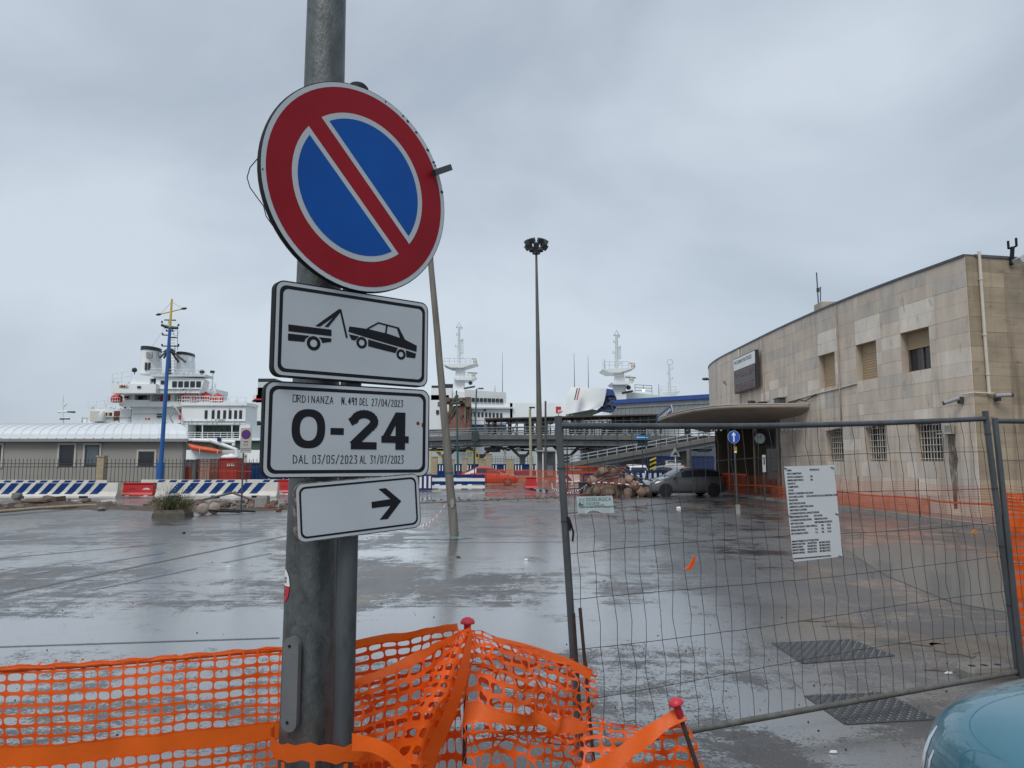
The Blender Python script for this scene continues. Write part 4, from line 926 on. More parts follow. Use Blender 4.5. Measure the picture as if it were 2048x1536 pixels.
rmp = thing('access_ramp', 'long concrete ramp with steel railing rising from the car park to the walkway', 'ramp', (8, 68, 0))
A, B = at(1122, 929, 73), at(1440, 872, 66); m = MB(); strip(m, [A, B], 0, -.38, 0, 4); m.build('deck', via_m, rmp)
m = MB(); strip(m, [at(1150, 924, 72.4), B], -.39, -.75, .3, .7); m.build('beam', mat('walkway_beam', (.24, .25, .255), .6, 0, .2, 1), rmp)
m = MB(); rail(m, [A + V((0, .1, 0)), B + V((0, .1, 0))], .62, 1.0, .05, 2); m.build('railing', mat('ramp_railing', (.36, .39, .40), .5, .1, .1), rmp)
for x in (1200, 1287, 1380):
    t_ = (x - 1122) / (1440 - 1122); c = A.lerp(B, t_); MB().box((c.x, c.y + 2, (c.z - .4) / 2), (.5, .8, c.z - .4)).build('pier', via_m, rmp)

gw = thing('boarding_gallery', 'glazed boarding gallery with blue roof edge leading to the terminal', 'gallery', (15, 78, 0))
a0, a1 = at(1233, 800, 84), at(1432, 789, 76.5); gm = mat('gallery_panel', (.24, .27, .275), .35, 0, .12, .6); ax = (a1 - a0); ax.z = 0; L_ = ax.length; ax.normalize(); nv = V((ax.y, -ax.x, 0)); up_z = a0.z
def gp(u, z, o=0): return V((a0.x, a0.y, 0)) + ax * u + nv * o + V((0, 0, z))
def gbox(mb, u0, u1, z0, z1, o0, o1): return mb.hexa([gp(u0, z0, o0), gp(u1, z0, o0), gp(u1, z0, o1), gp(u0, z0, o1)], [gp(u0, z1, o0), gp(u1, z1, o0), gp(u1, z1, o1), gp(u0, z1, o1)])
gbox(MB(), -.3, L_ + 6, up_z - .45, up_z, .35, -4).build('roof', mat('gallery_blue', (.03, .085, .30), .45, 0, .1), gw)
gbox(MB(), 0, L_ + 6, up_z - .95, up_z - .45, .1, -3.8).build('fascia', via_st, gw)
gbox(MB(), 0, L_ + 6, 6.05, 6.35, .1, -3.8).build('floor', via_m, gw)
np_ = 22
for i in range(np_): u0, u1 = L_ * i / np_ + .05, L_ * (i + 1) / np_ - .05; gbox(MB(), u0, u1, 6.35, up_z - .96, 0, -.05).build('glazing_panel', gm, gw)
mu = MB()
for i in range(np_ + 1): gbox(mu, L_ * i / np_ - .05, L_ * i / np_ + .05, 6.34, up_z - .95, .06, -.08)
gbox(mu, 0, L_, 6.95, 7.02, .05, -.06); mu.build('mullion', via_st, gw)
gbox(MB(), 0, L_ + 6, 6.4, up_z - .5, -3.0, -3.1).build('rear_wall', gm, gw)
for u in (2, 7.5): gbox(MB(), u, u + .5, 0, 6.05, -1.5, -2.0).build('column', via_m, gw)
# blue letter sign on the canopy seen edge on
t = thing('roof_sign', 'blue and white sign seen at a slant above the canopy edge', 'sign', at(1330, 840, 43))
q4 = [at(1318, 846, 42.6), at(1346, 822, 44.2), at(1346, 806, 44.2), at(1317, 832, 42.6)]; fr = frame(q4[0], q4[1] - q4[0], q4[3] - q4[0]); Ls = (q4[1] - q4[0]).length; hs = (q4[3] - q4[0]).length
MB().prism([(0, 0), (Ls, 0), (Ls, hs), (0, hs)], -.08, 0, fr).build('panel', mat('sign_blue', (.03, .07, .2), .4), t)
lt = MB()
for k in range(8): lt.prism([(Ls * (.06 + .105 * k), hs * .3), (Ls * (.13 + .105 * k), hs * .3), (Ls * (.12 + .105 * k), hs * .75), (Ls * (.06 + .105 * k), hs * .75)], .001, .01, fr)
stuff(lt.build('lettering', white_paint, t)); MB().prism([(Ls * .93, -.02), (Ls * 1.01, -.02), (Ls * 1.01, hs * 1.02), (Ls * .93, hs * 1.02)], .002, .012, fr).build('end_strip', white_paint, t)
for u in (.15, .85):
    q = fr @ V((Ls * u, .02, -.06)); MB().cyl(V((q.x + .1, q.y, 4.1)), q, .03, n=5).build('leg', dark_steel, t)
# ================================================================ MIDDLE GROUND
def G(px_, Y): return V(((px_ - 1024) / F * Y, Y, 0))      # on the ground at distance Y
def hp(y, Y): return EYE + (HZ - y) / F * Y                # height seen at row y at distance Y
# ---- prefab cabin with rounded roof
Yc = 50.0
pc = thing('prefab_cabin', 'long grey prefab cabin with rounded white sheet roof and dark windows', 'cabin', (-30, Yc, 0))
x0c, x1c = G(-240, Yc).x, G(375, Yc).x; ze = hp(878, Yc); zr = hp(849, Yc + 3.4)
cab = mat('cabin_render', (.30, .285, .255), .7, 0, .07, .6, tint=(.24, .225, .2), tfac=.66)
pl = [(x0c, Yc), (x1c, Yc), (x1c - 5.2, Yc + 6.8), (x0c, Yc + 6.8)]; MB().hexa([V((x, y, 0)) for x, y in pl], [V((x, y, ze)) for x, y in pl]).build('wall', cab, pc)
roofm = mat('white_roof_sheet', (.70, .73, .75), .35, .15, .05, 1, tint=(.55, .57, .58), tfac=.66)
prof = [(-.35, ze - .02)] + [(3.4 - 3.75 * cos(a * pi / 16), ze + (zr - ze) * sin(a * pi / 16) ** .8) for a in range(0, 17)]
k = int((x1c - x0c) / .62)
for i in range(k + 1):
    xa = x0c - .2 + (x1c - x0c + .35) * i / (k + 1); xb = x0c - .2 + (x1c - x0c + .35) * (i + 1) / (k + 1)
    if xb < G(-60, Yc).x: continue
    ka = lambda x, y, d=0: x - max(0, y + .35) * (.0 + .70 * max(0, (x - G(60, Yc).x) / (x1c - G(60, Yc).x)) ** 1.2)
    s_ = MB(); s_.loft([[V((ka(xa + .03, y), Yc + y, z)) for y, z in prof], [V((ka(xb - .07, y), Yc + y, z)) for y, z in prof], [V((ka(xb - .06, y), Yc + y, z + .06)) for y, z in prof], [V((ka(xb, y), Yc + y, z + .06)) for y, z in prof], [V((ka(xb + .03, y), Yc + y, z)) for y, z in prof]], False, False, False)
    s_.build('roof_sheet', roofm, pc)
MB().box(((x0c + x1c) / 2, Yc - .38, ze - .10), (x1c - x0c + .5, .16, .20)).build('gutter', mat('gutter_grey', (.26, .26, .25), .5), pc)
MB().box((x1c - .10, Yc - .06, ze / 2 - .1), (.16, .1, ze - .2)).build('downpipe', mat('gutter_dark', (.13, .13, .13), .5), pc)
trim = mat('cabin_trim', (.50, .47, .42), .6, 0, .06)
for (a, b, y0, y1, open_) in ((-16, 8, 890, 936, 0), (123, 153, 890, 933, 0), (174, 203, 890, 932, 1), (281, 313, 903, 932, 0)):
    xa, xb, z0, z1 = G(a, Yc).x, G(b, Yc).x, hp(y1, Yc), hp(y0, Yc); w = MB()
    for q in ((xa - .12, xa, z0, z1 + .12), (xb, xb + .12, z0, z1 + .12), (xa, xb, z1, z1 + .12)): w.box(((q[0] + q[1]) / 2, Yc - .03, (q[2] + q[3]) / 2), (q[1] - q[0], .08, q[3] - q[2]))
    win = w.build('window', trim, pc); f_ = MB()
    for q in ((xa, xa + .10, z0, z1), (xb - .10, xb, z0, z1), (xa + .1, xb - .1, z0, z0 + .10), (xa + .1, xb - .1, z1 - .10, z1)): f_.box(((q[0] + q[1]) / 2, Yc - .01, (q[2] + q[3]) / 2), (q[1] - q[0], .07, q[3] - q[2]))
    f_.build('frame', dark_steel, win)
    MB().box(((xa + xb) / 2, Yc - .008, (z0 + z1) / 2), (xb - xa - .2, .03, z1 - z0 - .2)).build('pane', glass_dark if not open_ else mat('curtained_glass', (.10, .125, .14), .15, 0, .1, 1), win)
c = V((G(209, Yc).x, Yc - .2, hp(882, Yc))); t = thing('wall_light', 'small dark twin spotlight under the cabin eaves', 'lamp', c)
MB().box(c, (.34, .2, .14)).build('lamp_body', dark_steel, t); MB().ball(c + V((-.1, -.12, -.05)), .1).build('lens', dark_steel, t); MB().ball(c + V((.1, -.12, -.05)), .1).build('lens', dark_steel, t)

# ---- iron railing on a low stone wall
Yi = 46.0; iron = mat('iron_railing', (.05, .055, .055), .6, .2, .2, 5)
sand = mat('sandstone', (.37, .295, .195), .75, 0, .16, 4, .3, 30)
def iron_fence(label, wlabel, xa, xb, Y, ztop, zbase, skip):
    t = thing('iron_fence', label, 'fence', G((xa + xb) / 2, Y))
    me = MB().cyl((0, 0, zbase), (0, 0, ztop - .12), .016, n=5); me.lathe((0, 0, ztop - .14), [(.016, 0), (.026, .03), (.004, .14)], 5)
    first = me.build('bar', iron); mesh = first.data; bpy.data.objects.remove(first)
    X0, X1 = G(xa, Y).x, G(xb, Y).x; n = int((X1 - X0) / .235); c = G((xa + xb) / 2, Y)
    for i in range(n + 1):
        x = X0 + (X1 - X0) * i / n
        if any(G(a, Y).x - .1 < x < G(b, Y).x + .1 for a, b in skip): continue
        inst('bar', mesh, t, (x - c.x, 0, 0), (0, R.uniform(-.008, .008), 0))
    for z in (zbase + .1, ztop - .52, ztop - .32):
        MB().box(((X0 + X1) / 2, Y, z), (X1 - X0, .03, .04)).build('cross_rail', iron, t)
    w = thing('low_wall', wlabel, 'wall', G((xa + xb) / 2, Y))
    hgt = zbase + .02; rows = 2
    for r_ in range(rows):
        x = X0
        while x < X1:
            l = R.uniform(.55, .8); z0 = hgt * r_ / rows
            MB().box((x + l / 2, Y, z0 + hgt / rows / 2), (l - .012, .34 + R.uniform(-.015, .015), hgt / rows - .01)).build('stone_block', sand, w); x += l
    return t
iron_fence('black spiked iron railing in front of the grey cabin', 'low sandstone wall under the railing of the grey cabin', -40, 540, Yi, hp(917, Yi), .42, [(201, 216)])
def stone_pillar(label, px_, Y, w, yt):
    z1 = hp(yt, Y); c = G(px_, Y - .05); t = thing('stone_pillar', label, 'pillar', c); n = max(3, round(z1 / .27))
    for i in range(n): MB().box((c.x + R.uniform(-.006, .006), c.y, z1 * (i + .5) / n), (w, w, z1 / n - .014)).build('stone_block', sand, t)
    MB().box((c.x, c.y, z1 + .04), (w + .08, w + .08, .09)).build('cap', sand, t)
stone_pillar('sandstone block pillar standing in the railing beside the open cabin window', 208.5, Yi, .42, 914)

# ---- street lamp, blue and yellow
b0 = G(325, 45); t = thing('street_lamp', 'tall blue lamp post with yellow top and two arms before the cabin', 'street lamp', b0); top = at(344, 594, 45)
pt = lambda y: b0.lerp(V((top.x - .0, 45, top.z)), (hp(y, 45)) / top.z)
MB().tube([pt(965), pt(700), pt(652)], [.14, .10, .085], 10).build('lower_pole', mat('lamp_blue', (.015, .10, .32), .4, 0, .1, 2), t)
MB().tube([V((b0.x, 45, 0)), V((b0.x, 45, 1.7))], [.22, .22], 10).build('base_sleeve', mat('lamp_blue', (.015, .10, .32), .4, 0, .1, 2), t)
yel = mat('lamp_yellow', (.60, .45, .05), .45, 0, .1, 2)
MB().tube([pt(652), pt(594)], [.08, .06], 8).build('upper_pole', yel, t)
MB().tube([at(320, 628.5, 45), at(366, 617.5, 45)], .035, 6).build('cross_arm', yel, t)
for a, b in (((312, 630), (322, 628)), ((362, 618), (373, 616.5))):
    p, q = at(*a, 45), at(*b, 45); mb = MB(); mb.loft([[p.lerp(q, f) + V((0, .14 * w_ * cos(k * pi / 4), .07 * w_ * sin(k * pi / 4))) for k in range(8)] for f, w_ in ((0, .3), (.2, .8), (.6, 1.1), (1, .6))]); mb.build('lamp_head', dark_steel, t)
wr = MB(); wr.tube([pt(600), at(322, 627, 45)], .008, 4); wr.tube([pt(600), at(364, 616, 45)], .008, 4); wr.build('stay_wire', dark_steel, t)

# ---- concrete barriers with blue stripes
def striped_barrier(label, xa, xb, Y, nst, slant=1, m_st=blue_paint, grp='striped concrete barriers', yaw=0.0):
    c = G((xa + xb) / 2, Y); L_ = G(xb, Y).x - G(xa, Y).x; t = thing('concrete_barrier', label, 'barrier', c, yaw, grp)
    pr = [(y, z * .76) for y, z in ((-.30, 0), (-.30, .10), (-.26, .16), (-.14, .38), (-.10, .95), (.10, .95), (.14, .38), (.26, .16), (.30, .10), (.30, 0))]
    m = MB()
    for k in range(int(L_) * 3 + 1): pass
    nseg = 14; rings = []
    for i in range(nseg + 1):
        x = -L_ / 2 + L_ * i / nseg
        rings.append([V((x, y + R.uniform(-.006, .006), max(0, z + (R.uniform(-.008, .008) if z > .3 else 0)))) for y, z in pr])
    m.loft(rings, True, True, False); m.build('body', barrier_white, t, False)
    for i in range(nst):
        u = -L_ / 2 + L_ * (i + .5) / nst; w = .19
        s_ = MB(); yl = lambda z: (-.14 - (.38 - z) * .545 if z < .38 else -.14 + (z - .38) * .0702) - .008
        for z0, z1 in ((.24, .38), (.38, .925)):
            off = lambda z: (z - .55) * .62 * slant + (.16 if z > .72 else 0) * 0
            s_.hexa([V((u - w + off(z0), yl(z0), z0 * .76)), V((u + w + off(z0), yl(z0), z0 * .76)), V((u + w + off(z0), yl(z0) + .02, z0 * .76)), V((u - w + off(z0), yl(z0) + .02, z0 * .76))],
                    [V((u - w + off(z1), yl(z1), z1 * .76)), V((u + w + off(z1), yl(z1), z1 * .76)), V((u + w + off(z1), yl(z1) + .02, z1 * .76)), V((u - w + off(z1), yl(z1) + .02, z1 * .76))])
        if max(abs(u) + w + .3, 0) < L_ / 2 + .15: s_.build('painted_stripe', m_st, t, False)
    for i in range(3): MB().box((-L_ / 2 + L_ * (i + .5) / 3, -.305, .045), (.42, .02, .09)).build('fork_slot', black, t, False)
    return t
striped_barrier('front concrete barrier with blue stripes near the frame edge, before the cabin', -130, 245, 36.6, 15)
striped_barrier('front concrete barrier with blue stripes behind the weedy block', 322, 561, 37.3, 9)
striped_barrier('rear concrete barrier with blue stripes right behind the first one', -160, 222, 42.0, 16)
striped_barrier('rear concrete barrier with blue stripes beyond the red plastic blocks', 290, 496, 43.0, 9)
striped_barrier('short rear striped concrete barrier partly hidden by the sign post', 500, 585, 43.5, 4)
striped_barrier('striped concrete barrier behind the blue and white guard planks', 858, 945, 49, 4)
striped_barrier('pale concrete barrier with dark slanted stripes just before the railing pillar', 830, 880, 53, 4, -1, mat('dark_stripe', (.03, .035, .05), .5))
striped_barrier('concrete barrier with broad blue stripe at the foot of the ramp', 1112, 1158, 62, 3, -1)

# ---- red plastic barriers
def red_barrier(label, px_, Y, L_, yaw=0, tap=0.0, h=.78):
    c = G(px_, Y); t = thing('plastic_barrier', label, 'barrier', c, yaw, 'red plastic barriers'); m = MB()
    rings = [[V((x * (1 - tap * z / h), y, z)) for x, y in ((-L_ / 2, -d), (L_ / 2, -d), (L_ / 2, d), (-L_ / 2, d))] for z, d in ((.06, .24), (.12, .25), (.22, .19), (h - .1, .13), (h - .05, .17), (h, .17))]
    m.loft(rings, True, True, False); m.build('body', red_plastic, t, False)
    if L_ > 1:
        for x in (-.28, .42):
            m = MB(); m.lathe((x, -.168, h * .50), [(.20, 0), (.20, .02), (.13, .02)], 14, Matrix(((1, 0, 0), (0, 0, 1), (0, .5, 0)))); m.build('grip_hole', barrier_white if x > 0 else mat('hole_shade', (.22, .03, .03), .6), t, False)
        for x in (-L_ / 2 + .25, L_ / 2 - .3): MB().box((x, -.215, .06), (.2, .07, .07)).build('foot', barrier_white, t, False)
    return t
red_barrier('red plastic barrier with two oval holes between the striped barriers', 286, 37.4, 1.48, h=.70)
red_barrier('red plastic barrier end showing beside the sign post', 585, 40.5, 1.4)
red_barrier('tapered red plastic block standing alone behind the orange netting', 1062, 47.5, .82, 0, .22, .78)

# ---- blue and white plank guard
gb = thing('plank_guard', 'long blue and white striped plank guard lying along the roadside', 'barrier', G(905, 47))
for z, m_ in ((.86, blue_paint), (.64, white_paint), (.46, blue_paint), (.20, white_paint)):
    a, b = G(840, 46.5), G(970, 46.5)
    for k in (0,): MB().box(((a.x + b.x) / 2, 46.5 + R.uniform(-.02, .02), z), (b.x - a.x, .09, .19)).build('plank', m_, gb)
for x in (842, 905, 968): MB().box((G(x, 46.5).x, 46.65, .46), (.1, .12, .92)).build('upright', dark_steel, gb)
gb = thing('picket_guard', 'low blue barrier with upright white bars beside the sign post', 'barrier', G(848, 45.5))
MB().box((G(848, 45.5).x, 45.5, .5), (1.05, .14, .98)).build('panel', mat('barrier_navy', (.02, .02, .12), .5), gb)
for k in range(4): MB().box((G(834 + 9 * k, 45.5).x, 45.42, .52), (.13, .03, .72)).build('white_bar', white_paint, gb)

# ---- rubble, loose stones and pipe along the torn strip
rubm = [mat('rubble_brown', (.12, .085, .06), .8, 0, .3, 6, .5, 20), mat('rubble_grey', (.17, .15, .13), .75, 0, .3, 6, .5, 20), mat('rubble_red', (.20, .075, .05), .8, 0, .3, 6, .4, 20)]
def rock(mb, c, r, flat=.6, m=0):
    rings = []; n, k = 7, 4
    for i in range(1, k):
        rings.append([V(c) + V((r * sin(pi * i / k) * cos(2 * pi * j / n) * R.uniform(.75, 1.2), r * sin(pi * i / k) * sin(2 * pi * j / n) * R.uniform(.75, 1.2), -r * flat * cos(pi * i / k) + R.uniform(-.1, .1) * r)) for j in range(n)])
    mb.loft(rings, True, True, False, m)
rb_ = MB()
for _ in range(430):
    u = R.random(); px_ = R.choice((R.uniform(-10, 240), R.uniform(290, 600), R.uniform(290, 600), R.uniform(820, 1130)))
    yy = 1011 + R.gauss(0, 4.5) if px_ < 620 else 1004 - (px_ - 820) * .03 + R.gauss(0, 1.6)
    r = R.uniform(.025, .15) * (.5 + R.random()) if px_ < 620 else R.uniform(.02, .06)
    rock(rb_, atz(px_, yy) + V((0, 0, r * .4)), r, .7, R.choice((0, 0, 1, 1, 2)))
stuff(rb_.build('rubble', rubm))
def stone(label, px_, py_, r, flat, m, nm='loose_stone'):
    mb = MB(); c = atz(px_, py_); rock(mb, c + V((0, 0, r * flat * .85)), r, flat); tag(mb.build(nm, m), label, 'stone', 'loose stones')
stone('squarish grey stone standing before the first striped barrier', 33, 1001, .26, .8, rubm[1])
stone('long brown slab of broken earth and stone in the torn strip', 72, 1012, .62, .30, rubm[0])
stone('dark angular stone at the tail of the earth heap', 172, 1010, .22, .75, rubm[0])
stone('low pale stone lying at the near end of the earth heap', 20, 1013, .40, .3, rubm[1])
stone('brown mound of soil clods behind the yellowish pipe', 108, 1011, .52, .45, rubm[0])
c = atz(523, 1016); mb = MB()
mb.loft([[V((c.x + x * w + l, c.y + y * w, z)) for x, y in ((-.22, -.2), (.22, -.2), (.22, .2), (-.22, .2))] for z, w, l in ((0, 1.05, 0), (.38, .95, .04), (.46, .8, .06))], True, True, False)
tag(mb.build('kerb_block', concrete), 'upright concrete block standing in the rubble beside the post', 'block')
mb = MB(); mb.tube([atz(-20, 1031) + V((0, 0, .1)), atz(70, 1024) + V((0, 0, .12)), atz(140, 1018) + V((0, 0, .1)), atz(228, 1014.5) + V((0, 0, .1))], .055, 8)
tag(mb.build('plastic_pipe', mat('yellowed_pipe', (.36, .28, .19), .45, 0, .2, 3)), 'long yellowish pipe lying along the torn strip', 'pipe')
mb = MB(); mb.tube([atz(362, 1013) + V((0, 0, .06)), atz(470, 997) + V((0, 0, .3))], .05, 8); tag(mb.build('timber_pole', rubm[1]), 'thin grey pole sloping up over the rubble', 'pole')
mb = MB(); mb.tube([atz(462, 998) + V((0, 0, .3)), atz(520, 1010) + V((0, 0, .1))], .05, 8); tag(mb.build('timber_pole', rubm[0]), 'thin brown pole sloping down to the upright block', 'pole')

# ---- block overgrown with weeds
c = atz(337, 1036); t = thing('planter_block', 'mossy concrete block with tall weeds growing out of it', 'planter', c)
mb = MB(); mb.loft([[V((c.x + x * w, c.y + y * w + .3, z)) for x, y in ((-.48, -.35), (.0, -.4), (.5, -.33), (.5, .3), (0, .36), (-.46, .3))] for z, w in ((0, 1.04), (.14, 1.0), (.24, .86))], True, True, False); mb.build('block', mat('mossy_concrete', (.075, .068, .05), .75, 0, .3, 6, .5, 20, tint=(.12, .11, .085), tfac=.58), t)
wm = [mat('weed_green', (.055, .085, .03), .6, 0, .3, 9, transl=.25), mat('weed_straw', (.22, .17, .09), .7, 0, .3, 9, transl=.2), mat('weed_seed', (.42, .38, .32), .8)]
for mi, n, hh, sp in ((0, 420, (.30, 1.05), .36), (1, 420, (.10, .80), .56)):
    wd = MB()
    for _ in range(n):
        a = R.uniform(0, 2 * pi); r = sp * sqrt(R.random()); h = R.uniform(*hh); b = c + V((r * cos(a), .3 + r * sin(a) * .7, .16)); d = V((R.gauss(0, .40), R.gauss(0, .3), 1)).normalized()
        w = R.uniform(.003, .007); sd = V((cos(a * 3), sin(a * 3), 0)) * w; p1 = b + d * h * .55; p2 = b + d * h + V((d.x * .2, d.y * .2, -.04))
        wd.face([b - sd, b + sd, p1 + sd * .8, p1 - sd * .8]); wd.face([p1 - sd * .8, p1 + sd * .8, p2])
        for q in range(6 if mi == 0 else 2):
            o = b.lerp(p1, R.random()) ; dd = V((R.gauss(0, 1), R.gauss(0, 1), .6)).normalized() * R.uniform(.03, .08); s2 = dd.cross(V((0, 0, 1))) * .25; wd.face([o, o + dd * .5 + s2, o + dd, o + dd * .5 - s2])
    wd.build('weed_stems' if mi else 'weed_leaves', wm[mi], t)
sd_ = MB()
for _ in range(40): sd_.ball(c + V((R.gauss(-.02, .26), .3 + R.gauss(0, .2), R.uniform(.75, 1.12))), .016, 5, 3)
stuff(sd_.build('seed_heads', wm[2], t))

# ---- fallen barrier posts with round concrete feet
ft = mat('foot_concrete', (.33, .27, .23), .8, 0, .2, 8, .4, 40)
for lab, px_, py_, ex, ey in (('fallen dark post whose round concrete foot lies nearer the weedy block', 405, 1030, 480, 1027), ('fallen dark post whose round concrete foot lies nearer the small parking sign', 428, 1028, 511, 1026)):
    a = atz(px_, py_) + V((0, 0, .19)); b = atz(ex, ey) + V((0, 0, .05)); t = thing('fallen_post', lab, 'post', (a.x, a.y, 0), 0, 'fallen posts with round feet')
    d = (b - a).normalized(); ax_ = V((.35, -.92, .0)).normalized()
    M3 = frame(a, ax_.cross(V((0, 0, 1))), (0, 0, 1)).to_3x3()
    MB().lathe(a, [(.06, -.12), (.17, -.11), (.19, -.06), (.19, .05), (.165, .11), (.05, .12)], 18, M3).build('foot', ft, t)
    MB().tube([a + V((0, -.02, -.03)), b], .034, 8).build('post', mat('wet_iron', (.02, .016, .015), .4, .2, .3), t)

# ---- small no parking sign on its own post
Ys = 26.3; c = G(489, Ys); t = thing('parking_sign', 'small grey no parking sign on a thin post behind the weedy block', 'sign', c)
MB().tube([c, V((c.x, Ys, hp(858, Ys)))], .030, 8).build('post', galv, t)
a, b = at(480, 906, Ys - .04), at(504, 856, Ys - .04); w, h = b.x - a.x, b.z - a.z; fr = frame(V(((a.x + b.x) / 2, Ys - .05, (a.z + b.z) / 2)), (1, 0, 0))
MB().prism(rrect(w, h, .02), -.015, 0, fr).build('panel', mat('sign_grey_beige', (.42, .41, .38), .5, 0, .05), t)
def dsc(r): return [(r * cos(k * pi / 14), h * .24 + r * sin(k * pi / 14)) for k in range(28)]
MB().prism(dsc(.165), .001, .003, fr).build('red_ring', red_sign, t); MB().prism(dsc(.125), .004, .006, fr).build('blue_disc', blue_sign, t)
s_ = MB(); s_.ribbon([(-.085, h * .24 + .085), (.085, h * .24 - .085)], .05, fr, .007, .009); s_.build('red_bar', red_sign, t)
s_ = MB(); s_.ribbon([(-.05, -.05), (.07, -.045)], .03, fr, .001, .003); s_.ribbon([(-.17, -.29), (.17, -.29)], .016, fr, .001, .003); s_.ribbon([(-.17, -.34), (.17, -.34)], .012, fr, .001, .003); s_.build('print', black, t)
text_mesh('0-24', .085, black, fr @ Matrix.Translation((0, -.18, .001)), 'lettering', t, 0, 1, .0006, 'CENTER')
a, b = at(488.5, 926, Ys - .04), at(494, 907, Ys - .04); fr = frame(V(((a.x + b.x) / 2, Ys - .05, (a.z + b.z) / 2)), (1, 0, 0))
MB().prism(rrect(.11, .30, .01), -.01, 0, fr).build('arrow_plate', mat('sign_grey_beige', (.42, .41, .38), .5, 0, .05), t)
MB().prism([(-.035, .03), (.035, .03), (0, .10)], .001, .003, fr).build('arrow', black, t)

# ---- leaning timber pole
b0 = atz(909, 1071); tp = at(851, 400, 18.2)
t = thing('utility_pole', 'leaning grey timber pole standing in the wet car park', 'pole', b0)
wood = mat('weathered_timber', (.165, .15, .128), .75, 0, .3, 3, .6, 14, tint=(.085, .075, .062), tfac=.57, stretch=(4, 4, .25))
n = 14; MB().tube([b0.lerp(tp, i / n) + V((R.uniform(-.006, .006), 0, 0)) for i in range(n + 1)], [.105 - .042 * i / n for i in range(n + 1)], 12).build('shaft', wood, t)
q = b0.lerp(tp, .04); fr = frame(q + V((-.02, -.112, .0)), (1, 0, 0), tp - b0); MB().prism([(.045 * cos(k * pi / 8), .42 + .11 * sin(k * pi / 8)) for k in range(16)], .0, .012, fr).build('tag_plate', mat('tag_grey', (.25, .25, .24), .5), t)
bd = MB()
for f in (.085, .175): q = b0.lerp(tp, f); bd.cyl(q - (tp - b0).normalized() * .012, q + (tp - b0).normalized() * .012, .106, n=12)
bd.build('wire_band', galv, t)
mb = MB()
for k in range(9):
    if k % 2 == 0: continue
p0, p1 = b0.lerp(tp, .095) + V((-.1, -.03, 0)), atz(845, 1052) + V((0, 0, .02)); tape = thing('warning_tape', 'red and white warning tape trailing from the timber pole to the ground', 'tape', p1)
for mi, m_ in ((0, red_plastic), (1, white_paint)):
    mb = MB()
    for k in range(14):
        if k % 2 != mi: continue
        f0, f1 = k / 14, (k + 1) / 14; sag = lambda f: V((0, 0, -.45 * f * (1 - f)))
        a, b = p0.lerp(p1, f0) + sag(f0), p0.lerp(p1, f1) + sag(f1)
        for q in (a, b): q.z = max(q.z, .02)
        u = V((.012, 0, .03)); mb.face([a - u, b - u, b + u, a + u])
    mb.build('red_length' if mi == 0 else 'white_length', m_, tape)
pw = MB(); pc_ = atz(903, 1076)
pw.face([pc_ + V((.75 * cos(k * pi / 7) * R.uniform(.7, 1.2) - .25, .5 * sin(k * pi / 7) * R.uniform(.6, 1.2), .006)) for k in range(14)])
structure(pw.build('paint_spill', mat('pale_blue_spill', (.16, .24, .27), .15, 0, .3, 3, tint=(.07, .07, .07), tfac=.5)))

# ---- heap of barrier hoops with round concrete feet
Yh = 37.5; terr = mat('foot_terracotta', (.24, .165, .12), .8, 0, .25, 5, .4, 30, tint=(.09, .065, .05), tfac=.6, objcol=True)
hoop_m = mat('hoop_steel', (.095, .09, .09), .4, .4, .25, 6, tint=(.12, .05, .03), tfac=.6)
def foot_mesh():
    m = MB().lathe((0, 0, 0), [(.05, -.19), (.235, -.19), (.25, -.17), (.205, .165), (.185, .185), (.06, .19)], 14); o = m.build('barrier_weight', terr); return o
f0_ = foot_mesh(); fme = f0_.data; bpy.data.objects.remove(f0_)
spots = [(1176, 990, 0, 1), (1191, 988, .4, 1), (1200, 993, .5, 2), (1212, 991, 0, 2), (1222, 989, 0, 1), (1234, 994, 0, 2), (1244, 990, 0, 2), (1256, 994, 0, 2), (1268, 993, .5, 1), (1281, 992, .7, 1), (1293, 996, 1.0, 1), (1184, 970, .9, 2), (1243, 975, 1.1, 1), (1258, 968, .9, 2), (1267, 979, 1.2, 1), (1206, 950, .4, 2), (1228, 950, .3, 2)]
desc = ['at the end nearest the fence post', 'second along the front row', 'leaning in the front row', 'tucked between two others in front', 'half hidden in the front row', 'upright in the middle of the front row', 'dark, in the middle of the front row', 'upright before the stacked ones', 'low, where the heap tails off', 'tilted, second from the car', 'tipped over, closest to the grey car', 'lifted off the ground on the near shoulder', 'lying on its side on the second layer', 'highest of the side stack', 'tilted on the second layer by the car', 'on top of the hoops, first of the two', 'on top of the hoops, second of the two']
for k, ((px_, py_, tilt, b), ds) in enumerate(zip(spots, desc)):
    p = at(px_, py_ - 9, Yh + R.uniform(-.3, .3)); p.z = max(p.z, .2 + .03 * tilt)
    o = bpy.data.objects.new('barrier_weight', fme); C.objects.link(o); o.location = p; o.rotation_euler = (-tilt * .8, tilt * .9 * (1 if k % 2 else -.6), R.uniform(0, 3))
    kk = R.uniform(.62, 1.2); o.color = (kk, kk, kk, 1)
    tag(o, 'brown concrete weight in the heap, ' + ds, 'barrier weight', 'concrete weights of the barrier heap')
hoops = [((1172, 980), (1226, 932), (1296, 975), .1), ((1178, 972), (1222, 938), (1282, 966), .0), ((1184, 968), (1240, 948), (1290, 970), -.2), ((1190, 958), (1230, 943), (1268, 972), .2), ((1190, 966), (1250, 955), (1306, 962), .0), ((1168, 984), (1200, 938), (1232, 936), -.1), ((1200, 973), (1215, 957), (1238, 984), -.45), ((1178, 986), (1206, 961), (1236, 978), -.5)]
